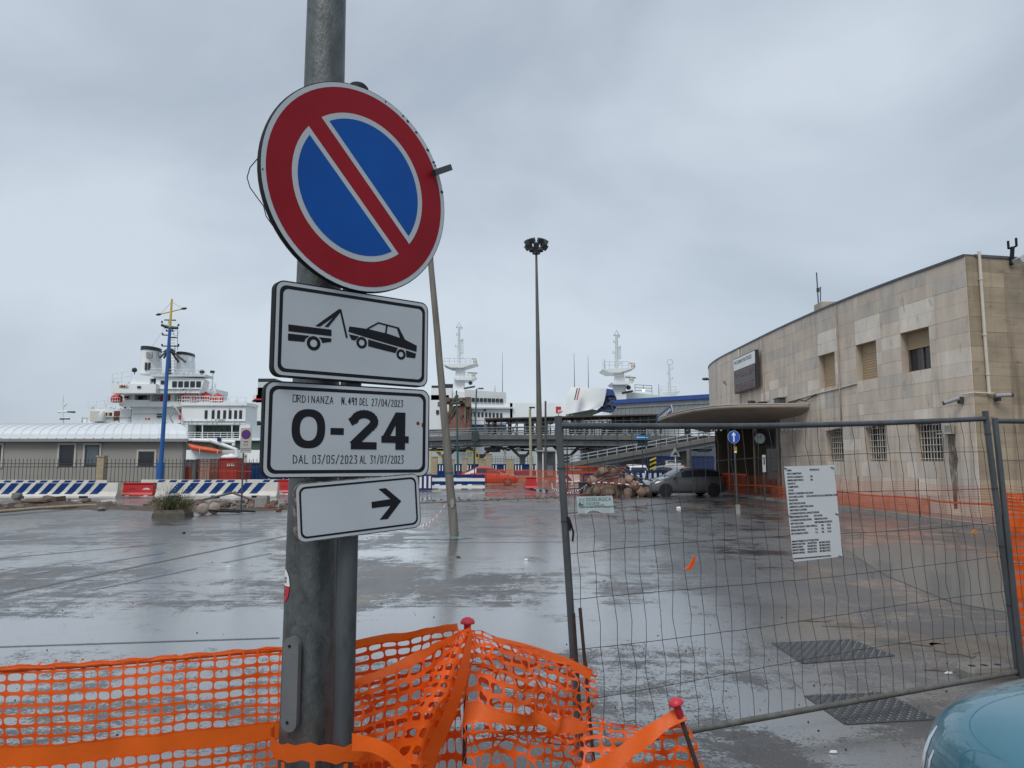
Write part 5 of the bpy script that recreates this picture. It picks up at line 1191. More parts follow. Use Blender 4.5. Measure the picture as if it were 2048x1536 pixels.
hd_ = ['the tallest arching over the whole heap', 'a flatter one just below the tallest', 'one bowed toward the car', 'one half buried under the feet', 'the long low one sticking out past the car', 'the steep one by the fence post', 'a small loop lying before the heap', 'a low loop at the near shoulder']
for (a, m_, b, dy), ds in zip(hoops, hd_):
    A_, M_, B_ = [at(*p, Yh + dy + o) for p, o in ((a, .05), (m_, .1), (b, .05))]
    for q in (A_, B_): q.z = max(q.z, .06)
    pts = [A_ * (1 - t_) ** 2 + (M_ * 2 - (A_ + B_) / 2) * 2 * t_ * (1 - t_) + B_ * t_ ** 2 for t_ in [i / 14 for i in range(15)]]
    mb = MB(); mb.tube(pts, .036, 7); tag(mb.build('steel_hoop', hoop_m), 'bent steel hoop of the heap, ' + ds, 'steel hoop', 'steel hoops of the barrier heap')
t = thing('striped_tape', 'red and white tape strung across the heap of feet and hoops', 'tape', at(1235, 970, Yh - .4)); pp = [at(x, y, Yh - .45) for x, y in ((1180, 968), (1200, 964), (1228, 966), (1258, 969), (1285, 968))]
for mi, m_ in ((0, red_plastic), (1, white_paint)):
    mb = MB()
    for k in range(16):
        if k % 2 != mi: continue
        f = k / 16 * 4; i = int(f); a = pp[i].lerp(pp[i + 1], f - i); f += .25; i = min(int(f - 1e-6), 3); b = pp[i].lerp(pp[i + 1], f - i); u = V((0, 0, .025)); mb.face([a - u, b - u, b + u, a + u])
    mb.build('red_length' if mi == 0 else 'white_length', m_, t)
ch = MB(); cp_ = [atz(1045, 1003), atz(1080, 982.5) , atz(1100, 985)]
ch_pts = [V((atz(1092, 979).x, 40.5, .55)), at(1105, 977, 39.5), at(1120, 984, 38.8), at(1140, 986.5, 38.4), at(1160, 980, 38), at(1176, 968, 37.4)]
for mi, m_ in ((0, black), (1, white_paint)):
    mb = MB(); k = 0
    for i in range(len(ch_pts) - 1):
        for j in range(8):
            k += 1
            if k % 2 == mi: a = ch_pts[i].lerp(ch_pts[i + 1], j / 8); b = ch_pts[i].lerp(ch_pts[i + 1], (j + 1) / 8); mb.cyl(a, b, .032, n=6)
    if mi == 0: cht = thing('plastic_chain', 'black and white plastic chain hanging from the heap past the fence post', 'chain', ch_pts[3])
    stuff(mb.build('black_links' if mi == 0 else 'white_links', m_, cht))
t = thing('dark_crate', 'dark plastic crate standing behind the hoop heap', 'crate', G(1172, 39.5)); c = G(1172, 39.5)
MB().loft([[c + V((x * w, y * w, z)) for x, y in ((-.42, -.3), (.42, -.3), (.42, .3), (-.42, .3))] for z, w in ((0.02, .85), (.62, 1.0), (.62, 1.06), (.68, 1.06))], True, True, False).build('body', mat('crate_dark', (.03, .034, .034), .5), t); MB().box(c + V((0, -.34, .45)), (.25, .03, .06)).build('handle', black, t)
t = thing('bicycle_stand', 'blue tubular stand with two arches before the striped panels', 'stand', G(1185, 42)); mb = MB()
for x0, x1, y in ((1166, 1186, 948), (1266, 1282, 948)): mb.tube([G(x0, 42), V((G(x0, 42).x, 42, hp(y + 3, 42))), V((G(x0 + 3, 42).x, 42, hp(y, 42))), V((G(x1 - 3, 42).x, 42, hp(y, 42))), V((G(x1, 42).x, 42, hp(y + 3, 42))), G(x1, 42)], .04, 7)
mb.build('arches', blue_paint, t)
t = thing('ground_frame', 'blue painted sign frame lying flat by the fence post', 'frame', G(1140, 39)); mb = MB(); mb.tube([G(1134, 40) + V((0, 0, .05)), G(1134, 40) + V((0, 0, 1.6))], .03, 6); mb.tube([G(1130, 39) + V((0, 0, .05)), G(1168, 38.6) + V((0, 0, .06))], .04, 6); mb.tube([G(1122, 41) + V((0, 0, .25)), G(1170, 40) + V((0, 0, .35))], .04, 6); mb.build('tubes', mat('frame_red', (.25, .03, .03), .5), t)
lf = thing('fallen_barrier', 'fallen black and white striped rail lying in the mud beyond the timber pole', 'barrier', atz(1060, 984))
for k in range(5):
    a, b = atz(1048 + 5 * k, 975 + .6 * k), atz(1072 + 6 * k, 982 + .5 * k); MB().hexa([a, b, b + V((0, .22, 0)), a + V((0, .22, 0))], [q + V((0, 0, .10)) for q in (a, b, b + V((0, .22, 0)), a + V((0, .22, 0)))]).build('slat', (black, white_paint)[k % 2], lf)

# ---- striped crowd panels
for lab, xa, xb, Y in (('blue and white striped panel behind the hoop heap', 1243, 1288, 44), ('blue and white striped panel beside the bonnet of the grey car', 1290, 1332, 45)):
    t = thing('crowd_barrier', lab, 'barrier', G((xa + xb) / 2, Y), 0, 'blue and white striped panels'); X0, X1 = G(xa, Y).x, G(xb, Y).x; ztp = hp(940, Y)
    MB().box(((X0 + X1) / 2, Y, ztp - .08), (X1 - X0, .06, .16)).build('top_rail', navy, t); MB().box(((X0 + X1) / 2, Y, .3), (X1 - X0, .06, .16)).build('bottom_rail', navy, t)
    n = 8
    for i in range(n): w = (X1 - X0) / n; MB().box((X0 + w * (i + .5), Y + .01, (ztp + .2) / 2), (w - .012, .04, ztp - .52)).build('slat', (blue_paint, white_paint)[i % 2], t)
    for x in (X0 + .05, X1 - .05): MB().box((x, Y, ztp / 2), (.06, .3, .05)).build('foot', dark_steel, t)

# ---- cars
tyre = mat('tyre', (.02, .02, .021), .8, 0, .2); rim_m = mat('wheel_rim', (.05, .05, .055), .4, .6, .2); hub_m = mat('wheel_silver', (.32, .33, .34), .35, .8, .1)
lampm = mat('lamp_glass', (.55, .58, .60), .1, 0, .05); tail_m = mat('tail_lamp', (.35, .01, .01), .2); under = mat('underbody', (.012, .012, .013), .7)
plate_m = white_paint
def paint(name, c): return mat(name, c, .28, .0, .04, 2, coat=1.0)
def car(name, label, cat, pm, loc, rz, L=4.0, Wd=1.7, roof=1.48, belt=.93, kind='hatch', rims=rim_m):
    # nose towards +x. stations: x, half width at sill, half width at belt, lower edge, belt height, roof height, roof half width
    t = thing(name, label, cat, loc, rz); h = L / 2; w = Wd / 2
    prof = {'hatch': [(-h, .80, .66, .34, .92, .92), (-h + .06, .92, .84, .26, .98, 1.00), (-h + .26, .98, .95, .22, 1.0, roof - .24), (-h + .62, 1, 1, .20, .99, roof - .07), (-.35, 1, 1, .20, .96, roof), (.15, 1, 1, .20, .94, roof - .05), (1.0, 1, .98, .20, .93, .97), (h - .55, .98, .94, .20, .86, .885), (h - .18, .93, .84, .21, .74, .76), (h, .78, .62, .26, .56, .58)],
            'coupe': [(-h, .80, .68, .36, .78, .80), (-h + .1, .92, .84, .26, .86, .88), (-h + .55, .98, .95, .22, .90, .94), (-h + 1.35, 1, 1, .20, .92, roof - .02), (-h + 1.9, 1, 1, .20, .92, roof), (.15, 1, 1, .20, .91, roof - .06), (.95, 1, .98, .20, .90, .93), (h - .6, .98, .95, .20, .83, .85), (h - .18, .93, .85, .21, .70, .72), (h, .78, .64, .26, .52, .54)],
            'van': [(-h, .9, .86, .3, .95, roof - .25), (-h + .08, .97, .95, .25, 1.0, roof - .06), (-h + .4, 1, 1, .22, 1.0, roof), (0, 1, 1, .2, 1.0, roof), (.6, 1, 1, .2, 1.0, roof - .05), (1.25, 1, .98, .2, 1.0, 1.05), (h - .5, .98, .95, .2, .93, .96), (h - .14, .93, .87, .21, .8, .82), (h, .82, .7, .26, .6, .62)]}[kind]
    rings = []; gl = []
    for x, ks, kb, z0, zb, zt in prof:
        rw = kb * w * (.80 if zt - zb > .2 else .9)
        rings.append([V((x, -ks * w * .93, z0)), V((x, -ks * w, z0 + .12)), V((x, -kb * w * 1.0, (z0 + zb) / 2 + .12)), V((x, -kb * w * .975, zb)), V((x, -rw, zt - .03)), V((x, -rw * .6, zt)), V((x, rw * .6, zt)), V((x, rw, zt - .03)), V((x, kb * w * .975, zb)), V((x, kb * w, (z0 + zb) / 2 + .12)), V((x, ks * w, z0 + .12)), V((x, ks * w * .93, z0))])
    body = MB().loft(rings, True, True, True).build('body', pm, t, False)
    for x in (-h + .72, h - .78): pass
    # glass: skins just proud of the upper body
    def side(i0, i1, lo=.05, hi=.80, x0=None, x1=None):
        for s_ in (-1, 1):
            mb = MB(); pts = []
            for i in range(i0, i1 + 1):
                q = rings[i]; a, b = (q[3], q[4]) if s_ < 0 else (q[8], q[7])
                pts.append((a.lerp(b, lo) + V((0, s_ * .012, 0)), a.lerp(b, hi) + V((0, s_ * .012, 0))))
            for (a, b), (c_, d) in zip(pts[:-1], pts[1:]): mb.face([a, c_, d, b], True)
            mb.build('side_window', glass_dark, t, False)
    n = len(rings)
    if kind == 'van': side(2, 5); iw, ir = (4, 5), (0, 1)
    elif kind == 'coupe': side(2, 6); iw, ir = (5, 6), (1, 3)
    else: side(2, 6); iw, ir = (5, 6), (1, 2)
    def cross(i, j, lo, hi, nm, up=.014):
        a, b = rings[i], rings[j]; mb = MB()
        A_ = [a[k].lerp(b[k], lo) + V((0, 0, up)) for k in (4, 5, 6, 7)]; B_ = [a[k].lerp(b[k], hi) + V((0, 0, up)) for k in (4, 5, 6, 7)]
        mb.loft([A_, B_], False, False, True); mb.build(nm, glass_dark, t, False)
    cross(iw[0], iw[1], .08, .92, 'windscreen'); cross(ir[0], ir[1], .12, .9, 'rear_window')
    # wheels
    wr = .31
    for x in (-h + .70, h - .78):
        for s_ in (-1, 1):
            MB().lathe((x, s_ * (w - .125), wr), [(.05, -.005), (wr + .06, -.005), (wr + .06, .135), (wr + .03, .14)] if False else [(.06, -.10), (wr * .93, -.10), (wr, -.06), (wr, .08), (wr * .95, .115), (wr * .66, .118), (.02, .10)], 18, Matrix(((1, 0, 0), (0, 0, s_), (0, 1, 0)))).build('wheel', tyre, t, False)
            wh = t.children[-1] if t.children else None
            q = MB(); M3 = Matrix(((1, 0, 0), (0, 0, s_), (0, 1, 0)))
            q.lathe((x, s_ * (w - .005), wr), [(wr * .66, -.012), (wr * .66, .004), (wr * .58, .006), (wr * .58, -.01)], 18, M3)
            for k in range(5):
                a = k * 2 * pi / 5 + .3; c_ = V((x + .1 * cos(a), s_ * (w - .003), wr + .1 * sin(a))); q.box(c_, (.2, .02, .045), mat=Matrix.Rotation(-a, 3, 'Y'))
            q.build('rim', rims, t, False)
            ar = MB(); ar.lathe((x, s_ * (w - .03), wr + .01), [(wr + .005, 0), (wr + .04, 0), (wr + .04, .034), (wr + .005, .036)], 20, M3); ar.build('wheel_arch', under, t, False)
    MB().box((0, 0, .24), (L - .5, Wd - .12, .14)).build('floor_pan', under, t, False)
    q = rings[-2]
    for s_ in (-1, 1):
        MB().hexa([V((h - .55, s_ * w * .93, .70)), V((h - .09, s_ * w * .66, .58)), V((h - .06, s_ * w * .62, .62)), V((h - .5, s_ * w * .9, .74))], [V((h - .62, s_ * w * .955, .80)), V((h - .2, s_ * w * .72, .715)), V((h - .24, s_ * w * .6, .75)), V((h - .6, s_ * w * .85, .84))]).build('headlight', lampm, t, False)
        MB().box((-h + .10, s_ * w * .82, .84 if kind != 'van' else 1.05), (.16, .16, .24), rz=s_ * .5).build('tail_light', tail_m, t, False)
        MB().ball((.78, s_ * (w + .07), 1.0), (.07, .10, .075), 8, 5).build('mirror', pm, t, False)
        MB().box((-.25, s_ * (w + .004), .80), (.16, .02, .025)).build('door_handle', under, t, False)
    for s_ in (-1, 1):
        for x in (.62, -.42): MB().box((x, s_ * (w + .001), .62), (.018, .014, .62)).build('door_seam', under, t, False)
        MB().box((-.05, s_ * (w - .01), .235), (L - 2.2, .05, .09)).build('sill', under, t, False)
    MB().box((h - .035, 0, .50), (.10, Wd * .5, .16)).build('grille', under, t, False)
    MB().box((h - .015, 0, .37), (.10, .46, .10)).build('number_plate', plate_m, t, False)
    MB().box((-h + .02, 0, .60), (.06, .46, .10)).build('number_plate', plate_m, t, False)
    return t
car('parked_car', 'grey five door hatchback parked by the terminal, headlights toward the hoop heap', 'car', paint('car_grey', (.07, .078, .087)), G(1362, 38.6), pi + .16, 4.02, 1.74, 1.45)
car('parked_car', 'low red coupe behind the orange netting', 'car', paint('car_red', (.55, .012, .012)), G(978, 56), -.04, 4.45, 1.78, 1.40, kind='coupe', rims=hub_m)
car('parked_car', 'silver estate car standing under the ramp', 'car', paint('car_silver', (.42, .42, .40)), V((G(1224, 112).x, 112, .71)), pi, 4.5, 1.8, 1.65, kind='van', rims=hub_m)
car('parked_car', 'white hatchback seen from behind over the striped panels', 'car', paint('car_white', (.72, .73, .74)), G(1267, 64), pi / 2 + .05, 4.0, 1.75, 1.56)
car('parked_car', 'white van with a broad rear window beyond the grey car', 'van', paint('car_white', (.72, .73, .74)), G(1340, 71), pi / 2 - .06, 4.6, 1.85, 1.92, kind='van')
car('parked_car', 'dark silver hatchback in front of the white van', 'car', paint('car_dark_silver', (.24, .24, .245)), G(1330, 58), pi / 2 + .5, 4.0, 1.74, 1.5)
car('parked_car', 'far white car behind the black bars near the porch', 'car', paint('car_white', (.72, .73, .74)), V((G(1392, 104).x, 104, .71)), pi / 2 + .9, 4.2, 1.8, 1.6, kind='van')

# ---- person in orange
c = G(1362, 66); t = thing('person', 'person in an orange hi-vis jacket walking beyond the grey car', 'person', c)
bm2 = bmesh.new()
J = {'pel': (0, 0, .92, .13), 'chest': (0, 0, 1.30, .16), 'neck': (0, 0, 1.48, .055), 'head': (0, -.02, 1.63, .095), 'top': (0, -.01, 1.70, .07), 'ls': (-.19, 0, 1.40, .07), 'le': (-.25, .02, 1.14, .05), 'lh': (-.23, -.10, .92, .04), 'rs': (.19, 0, 1.40, .07), 're': (.25, .04, 1.14, .05), 'rh': (.24, .0, .90, .04), 'lk': (-.10, -.08, .50, .075), 'lf': (-.10, -.02, .07, .05), 'lt': (-.10, -.17, .04, .04), 'rk': (.10, .03, .50, .075), 'rf': (.10, .12, .08, .05), 'rt': (.10, -.02, .04, .04)}
vv = {k: bm2.verts.new(V(v[:3]) + c) for k, v in J.items()}
for a, b in (('pel', 'chest'), ('chest', 'neck'), ('neck', 'head'), ('head', 'top'), ('chest', 'ls'), ('ls', 'le'), ('le', 'lh'), ('chest', 'rs'), ('rs', 're'), ('re', 'rh'), ('pel', 'lk'), ('lk', 'lf'), ('lf', 'lt'), ('pel', 'rk'), ('rk', 'rf'), ('rf', 'rt')): bm2.edges.new((vv[a], vv[b]))
me = bpy.data.meshes.new('body'); bm2.to_mesh(me); bm2.free(); po = bpy.data.objects.new('body', me); C.objects.link(po); adopt(po, t)
md = po.modifiers.new('skin', 'SKIN')
if not me.skin_vertices: me.attributes  # the modifier adds its layer itself
sv = me.skin_vertices[0].data if me.skin_vertices else None
if sv:
    for s_, (k, v) in zip(sv, J.items()): s_.radius = (v[3], v[3])
    sv[0].use_root = True
po.modifiers.new('sub', 'SUBSURF').levels = 1; me.materials.append(mat('work_trousers', (.03, .035, .06), .8))
MB().loft([[c + V((r * cos(k * pi / 5), r * .65 * sin(k * pi / 5), z)) for k in range(10)] for z, r in ((.84, .19), (1.1, .21), (1.36, .23), (1.46, .14))]).build('jacket', mat('hi_vis', (.75, .14, .03), .7, 0, .1), t)
for s_ in (-1, 1): MB().tube([c + V((s_ * .19, 0, 1.40)), c + V((s_ * .255, .02, 1.14)), c + V((s_ * .24, -.06, .95))], [.085, .07, .06], 8).build('sleeve', mat('hi_vis', (.75, .14, .03), .7, 0, .1), t)
MB().ball(c + V((0, 0, 1.69)), (.10, .11, .08)).build('hair', mat('dark_hair', (.02, .015, .012), .7), t)

# ---- netting along the kerb and in the middle distance
def far_net(label, pts, h, rows, bands, vstep, nm='safety_netting', wvv=.010, z0=.02):
    t = thing(nm, label, 'netting', pts[0]); m = MB(); bnd = MB()
    def P_(i, f, z): return V(pts[i]).lerp(V(pts[i + 1]), f) + V((0, 0, z))
    for i in range(len(pts) - 1):
        ln = (V(pts[i + 1]) - V(pts[i])).length; k = max(2, int(ln / 1.0)); d = (V(pts[i + 1]) - V(pts[i])).normalized(); nn = V((-d.y, d.x, 0))
        for j in range(k):
            f0, f1 = j / k, (j + 1) / k; dp = lambda f: .05 * sin(f * k * 2.1) ; hs = lambda f: 1 + .045 * sin(f * k * 1.3 + i)
            for r_ in range(rows + 1):
                z = z0 + h * r_ / rows; wv = wvv
                m.face([P_(i, f0, z * hs(f0)) + nn * dp(f0), P_(i, f1, z * hs(f1)) + nn * dp(f1), P_(i, f1, (z + wv) * hs(f1)) + nn * dp(f1), P_(i, f0, (z + wv) * hs(f0)) + nn * dp(f0)])
            for b0, b1 in bands: bnd.face([P_(i, f0, b0 * hs(f0)) + nn * (dp(f0) - .004), P_(i, f1, b0 * hs(f1)) + nn * (dp(f1) - .004), P_(i, f1, b1 * hs(f1)) + nn * (dp(f1) - .004), P_(i, f0, b1 * hs(f0)) + nn * (dp(f0) - .004)])
        q = int(ln / vstep)
        for j in range(q):
            f = j / q; dv = d * .0035; m.face([P_(i, f, z0) - dv, P_(i, f, z0) + dv, P_(i, f, z0 + h) + dv, P_(i, f, z0 + h) - dv])
        n2 = max(1, int(ln / 2.6))
        for j in range(n2 + 1): MB().cyl(P_(i, j / n2, 0), P_(i, j / n2, h + .16), .012, n=5).build('stake', rust, t)
    stuff(m.build('mesh', orange_far, t)); bnd.build('band', orange_far, t); return t
kn = [V((11.95, 17.0, .12)), V((11.9, 22, .12)), V((11.62, 29, .12)), V((11.35, 36, .12))]
far_net('orange netting strung along the kerb before the grilled windows', kn, .95, 14, [(.50, .545)], .14, wvv=.009)
far_net('sagging orange netting closing off the dark porch', [V((11.3, 36.2, .12)), V((10.6, 39.5, .12)), V((11.2, 42.5, .12)), V((11.4, 46, .12))], 1.0, 24, [(.46, .50), (.94, 1.0)], .08)
far_net('inner orange netting lying low against the foot of the facade', [V((12.75, 23, .12)), V((12.3, 28, .12)), V((12.1, 35, .12))], .40, 18, [], .10, wvv=.012)
far_net('long orange netting fence in front of the red coupe', [V((G(973, 51.5).x, 51.5, 0)), V((G(1030, 51).x, 51, 0)), V((G(1120, 50.5).x, 50.5, 0))], 1.15, 18, [(.62, .68), (1.10, 1.15)], .07, wvv=.020)
far_net('orange netting fence behind the hoop heap, under the ramp', [V((G(1120, 56).x, 56, 0)), V((G(1190, 57).x, 57, 0)), V((G(1250, 58).x, 58, 0))], 1.35, 22, [(.9, .98), (1.28, 1.36)], .08, wvv=.016)
far_net('orange netting in front of the red container by the railing', [V((G(398, 58).x, 58, 0)), V((G(440, 57).x, 57, 0)), V((G(506, 58).x, 58, 0))], 1.75, 26, [(1.0, 1.06)], .10)

# ---- clutter on the quay behind the railing
def crate(nm, label, cat, m_, x0, x1, y0, y1, Y, D, z0=None, extra=None):
    c = G((x0 + x1) / 2, Y); t = thing(nm, label, cat, c); z1 = hp(y0, Y); zz = 0 if z0 is None else hp(y1, Y); X0, X1 = G(x0, Y).x, G(x1, Y).x
    MB().box(((X0 + X1) / 2, Y + D / 2, (zz + z1) / 2), (X1 - X0, D, z1 - zz)).build('body', m_, t)
    n = max(2, int((X1 - X0) / .6)); r_ = MB()
    for i in range(n + 1): r_.box((X0 + (X1 - X0) * i / n, Y - .02, (zz + z1) / 2), (.07, .06, z1 - zz - .04))
    r_.box(((X0 + X1) / 2, Y - .03, z1 - .06), (X1 - X0 + .04, .08, .1)); r_.build('ribs', m_, t); return t
t = crate('red_container', 'red container with white lettering behind the railing', 'container', mat('container_red', (.36, .02, .02), .5, 0, .1, 1), 443, 475, 916, 960, 64, 2.5)
lt = MB()
for k in range(4): pbox(lt, 453 + 4.2 * k, 926.5, 456.2 + 4.2 * k, 928.6, 63.88, .05); pbox(lt, 453.6 + 4.2 * k, 929.6, 456.4 + 4.2 * k, 932.2, 63.88, .05)
stuff(lt.build('lettering', white_paint, t))
t = thing('white_sack', 'white bulging sack lying on top of the red container', 'sack', at(459, 914, 65)); MB().ball(at(459, 914.5, 65), (.75, .6, .25), 12, 6).build('body', white_paint, t); MB().ball(at(463, 913, 65), (.35, .3, .3), 8, 5).build('fold', white_paint, t)
crate('storage_box', 'dark grey quay shed beside the cabin end', 'shed', mat('shed_grey', (.10, .11, .115), .6), 376, 396, 919, 960, 66, 3)
crate('storage_box', 'blue quay box between the grey shed and the red container', 'shed', blue_paint, 396, 430, 918, 960, 66.5, 3)
crate('storage_box', 'beige quay box half hidden by the orange netting', 'shed', mat('box_beige', (.30, .26, .22), .6), 403, 422, 919, 960, 65, 2)
crate('storage_box', 'long blue box behind the red container', 'shed', blue_paint, 476, 560, 925, 960, 67, 3)
crate('red_bin', 'orange red bin at the corner of the cabin', 'bin', mat('bin_red', (.45, .06, .02), .5), 375, 382, 932, 955, 55, .5)
t = crate('hoarding', 'blue and white striped hoarding behind the red coupe', 'hoarding', blue_paint, 870, 1120, 928, 950, 72, .12)
X0, X1 = G(872, 71.9).x, G(1118, 71.9).x
for i in range(44):
    if i % 9 in (4, 5): continue
    MB().box((X0 + (X1 - X0) * (i + .5) / 44, 71.92, hp(936, 72)), (.09, .05, .55)).build('white_slat', white_paint, t)
crate('hoarding', 'dark blue hoarding along the quay behind the white cars', 'hoarding', navy, 1180, 1425, 912, 945, 94, .2)
crate('quay_shed', 'dark machinery shed under the walkway between the piers', 'shed', mat('shed_dark', (.03, .034, .04), .6, 0, .4, .4), 1166, 1290, 880, 935, 92, 4)
crate('quay_shed', 'grey blue quay building under the ramp with dark windows', 'shed', mat('shed_bluegrey', (.10, .12, .15), .5, 0, .2, .4), 1300, 1428, 890, 935, 97, 4)
for px_, yt, lab, w in ((870, 915, 'sandstone pillar closest to the big sign panel', .5), (930, 917, 'sandstone pillar behind the roof of the red coupe', .45), (978, 909, 'tallest sandstone pillar behind the red coupe', .52), (965, 919, 'short sandstone pillar touching the tallest one', .6), (1020, 919, 'broad sandstone pillar beyond the nose of the coupe', .7), (905, 920, 'low sandstone pillar by the green lamp post', .4)):
    stone_pillar(lab, px_, 66 if px_ != 965 else 67, w, yt)
iron_fence('black spiked iron railing on the quay behind the red coupe', 'low sandstone wall under the quay railing behind the red coupe', 980, 1066, 68, hp(911, 68), .5, [])
yg = mat('gate_yellow', (.55, .40, .02), .5, 0, .15, 2)
for x0, x1, lab in ((863, 883, 'yellow gate under the walkway beside the big sign panel'), (933, 946, 'yellow gate under the walkway next to the first branching pier'), (952, 958, 'narrow yellow post cover beside the first branching pier')):
    Y = 76; t = thing('yellow_gate', lab, 'gate', G((x0 + x1) / 2, Y), 0, 'yellow gates'); X0, X1 = G(x0, Y).x, G(x1, Y).x; z0, z1 = .3, hp(902, Y)
    for x in (X0, X1): MB().box((x, Y, (z1) / 2), (.07, .07, z1)).build('post', yg, t)
    for k in range(5): MB().box(((X0 + X1) / 2, Y, z0 + (z1 - z0 - .05) * k / 4), (X1 - X0, .05, .09)).build('bar', yg, t)
t = thing('kiosk', 'small open kiosk with pale flat roof below the tall mast', 'kiosk', G(1092, 64)); Y = 64; X0, X1 = G(1073, Y).x, G(1112, Y).x; zt = hp(902, Y)
MB().box(((X0 + X1) / 2, Y + .8, zt), (X1 - X0 + .2, 2, .1)).build('roof', mat('kiosk_roof', (.4, .4, .38), .5), t); MB().box(((X0 + X1) / 2, Y + 1.4, zt / 2), (X1 - X0, .1, zt)).build('rear_wall', mat('kiosk_wall', (.20, .20, .19), .6, 0, .3, 1), t)
for x in (X0, (X0 + X1) / 2 - .3, X1): MB().box((x, Y, zt / 2), (.09, .09, zt)).build('post', white_paint, t)
MB().box((X1 - .5, Y + 1.3, 1.0), (.6, .05, .9)).build('poster', mat('poster_grey', (.35, .36, .38), .5), t)

# ---- masts, lamp posts and signs
Yt = 75; b0 = G(1080, Yt); tp = at(1072.5, 505, Yt); t = thing('floodlight_mast', 'very tall tapering steel mast carrying a ring of floodlights', 'floodlight mast', b0)
mast_m = mat('mast_steel', (.13, .125, .105), .55, .3, .15, 1)
MB().tube([b0.lerp(tp, k / 8) for k in range(9)], [.34 - .23 * k / 8 for k in range(9)], 12).build('shaft', mast_m, t)
MB().box(b0 + V((0, 0, .5)), (1.3, 1.3, 1.0)).build('plinth', concrete, t)
MB().lathe(tp + V((0, 0, -.15)), [(.42, 0), (.42, .25), (.2, .3)], 12).build('collar', dark_steel, t)
rg = MB(); cz = tp + V((0, 0, .72)); rg.tube([cz + V((.95 * cos(a * pi / 10), .95 * sin(a * pi / 10), 0)) for a in range(20)], .06, 6, closed=True)
for a in range(4): rg.cyl(cz + V((-.0, 0, -.3)), cz + V((.95 * cos(a * pi / 2 + .4), .95 * sin(a * pi / 2 + .4), 0)), .05, n=5)
rg.cyl(tp, tp + V((0, 0, 1.1)), .1, n=6); rg.build('head_ring', dark_steel, t)
for k in range(14):
    a = 2 * pi * k / 14 + .2; c = cz + V((.98 * cos(a), .98 * sin(a), .05 + (.26 if k % 2 else -.22)))
    MB().box(c, (.40, .56, .42), mat=Matrix.Rotation(a, 3, 'Z') @ Matrix.Rotation(.55, 3, 'Y')).build('floodlight', dark_steel, t)
def post(nm, label, cat, pb, pt_, Y, r, m_, arm=None):
    b = G(pb, Y); tp_ = at(*pt_, Y); t = thing(nm, label, cat, b); MB().tube([b, tp_], [r, r * .7], 8).build('shaft', m_, t)
    MB().box(b + V((0, 0, .15)), (r * 4, r * 4, .3)).build('base', concrete, t)
    if arm:
        a = at(*arm, Y); MB().tube([tp_, a], r * .4, 5).build('arm', m_, t); MB().box(a, (.5, .2, .12)).build('lamp_head', dark_steel, t)
    return t
teal = mat('post_teal', (.015, .09, .085), .5)
post('lamp_post', 'teal post with furled flag before the rusty ramp', 'post', 917, (913, 781), 70, .10, teal)
post('lamp_post', 'teal lamp post with one short arm before the ferry windows', 'lamp post', 948, (953, 778), 72, .09, teal, (962, 777))
post('lamp_post', 'pale yellowish post under the walkway roof', 'post', 1062, (1060, 818), 63, .14, mat('post_pale', (.36, .35, .24), .6, 0, .15, 1), (1064, 815))
post('lamp_post', 'dark grey post beside the tall floodlight mast', 'post', 1091, (1091, 802), 62, .11, mat('post_dark', (.07, .075, .08), .6))
post('lamp_post', 'slim dark post standing before the orange netting and the red coupe', 'post', 950, (949, 868), 50, .04, dark_steel)
t = post('lamp_post', 'thin dark pole under the walkway railing beside the fence post', 'post', 1134, (1134, 880), 41, .045, dark_steel)
t = post('direction_sign', 'blue direction sign with white arrow above the hoop heap', 'sign', 1284, (1284, 868), 46, .04, dark_steel); a, b = at(1271, 879.5, 45.9), at(1297, 870, 45.9); fr = frame((a + b) / 2, (1, 0, 0))
MB().prism([((x - (a.x + b.x) / 2), (z - (a.z + b.z) / 2)) for x, z in ((a.x, a.z), (b.x, a.z), (b.x, b.z), (a.x, b.z))], -.02, 0, fr).build('panel', mat('sign_sky_blue', (.02, .17, .38), .4), t)
w2 = (b.x - a.x) / 2; MB().prism([(-w2 * .85, 0), (-w2 * .6, .07), (-w2 * .6, .025), (w2 * .85, .025), (w2 * .85, -.025), (-w2 * .6, -.025), (-w2 * .6, -.07)], .001, .006, fr).build('arrow', white_paint, t)
MB().box((fr.translation.x + .05, 46.05, hp(886, 46)), (.62, .05, .36)).build('lower_panel', mat('panel_dark_teal', (.02, .04, .05), .5), t)
t = post('warning_sign', 'pale triangular sign on a white post beyond the grey car', 'sign', 1350, (1350, 898), 60, .05, white_paint); c = at(1350, 905, 59.9); fr = frame(c, (1, 0, 0)); MB().prism([(-.42, -.32), (.42, -.32), (0, .42)], -.02, 0, fr).build('panel', mat('sign_back_grey', (.33, .34, .34), .5), t); MB().prism([(-.2, -.2), (.22, -.2), (.05, .08)], .001, .01, fr).build('symbol', dark_steel, t)
Yb_ = 25.2; t = post('blue_arrow_sign', 'round blue sign with white upward arrow on a grey post before the porch', 'sign', 1470, (1467, 862), Yb_, .033, galv); c = at(1467.5, 874, Yb_ - .05); fr = frame(c, V((1, -.08, 0)))
dk_ = lambda r: [(r * .92 * cos(k * pi / 14), r * sin(k * pi / 14)) for k in range(28)]
MB().prism(dk_(.215), -.02, 0, fr).build('rim', white_sign, t); MB().prism(dk_(.203), .001, .004, fr).build('disc', mat('sign_royal', (.008, .075, .42), .35), t)
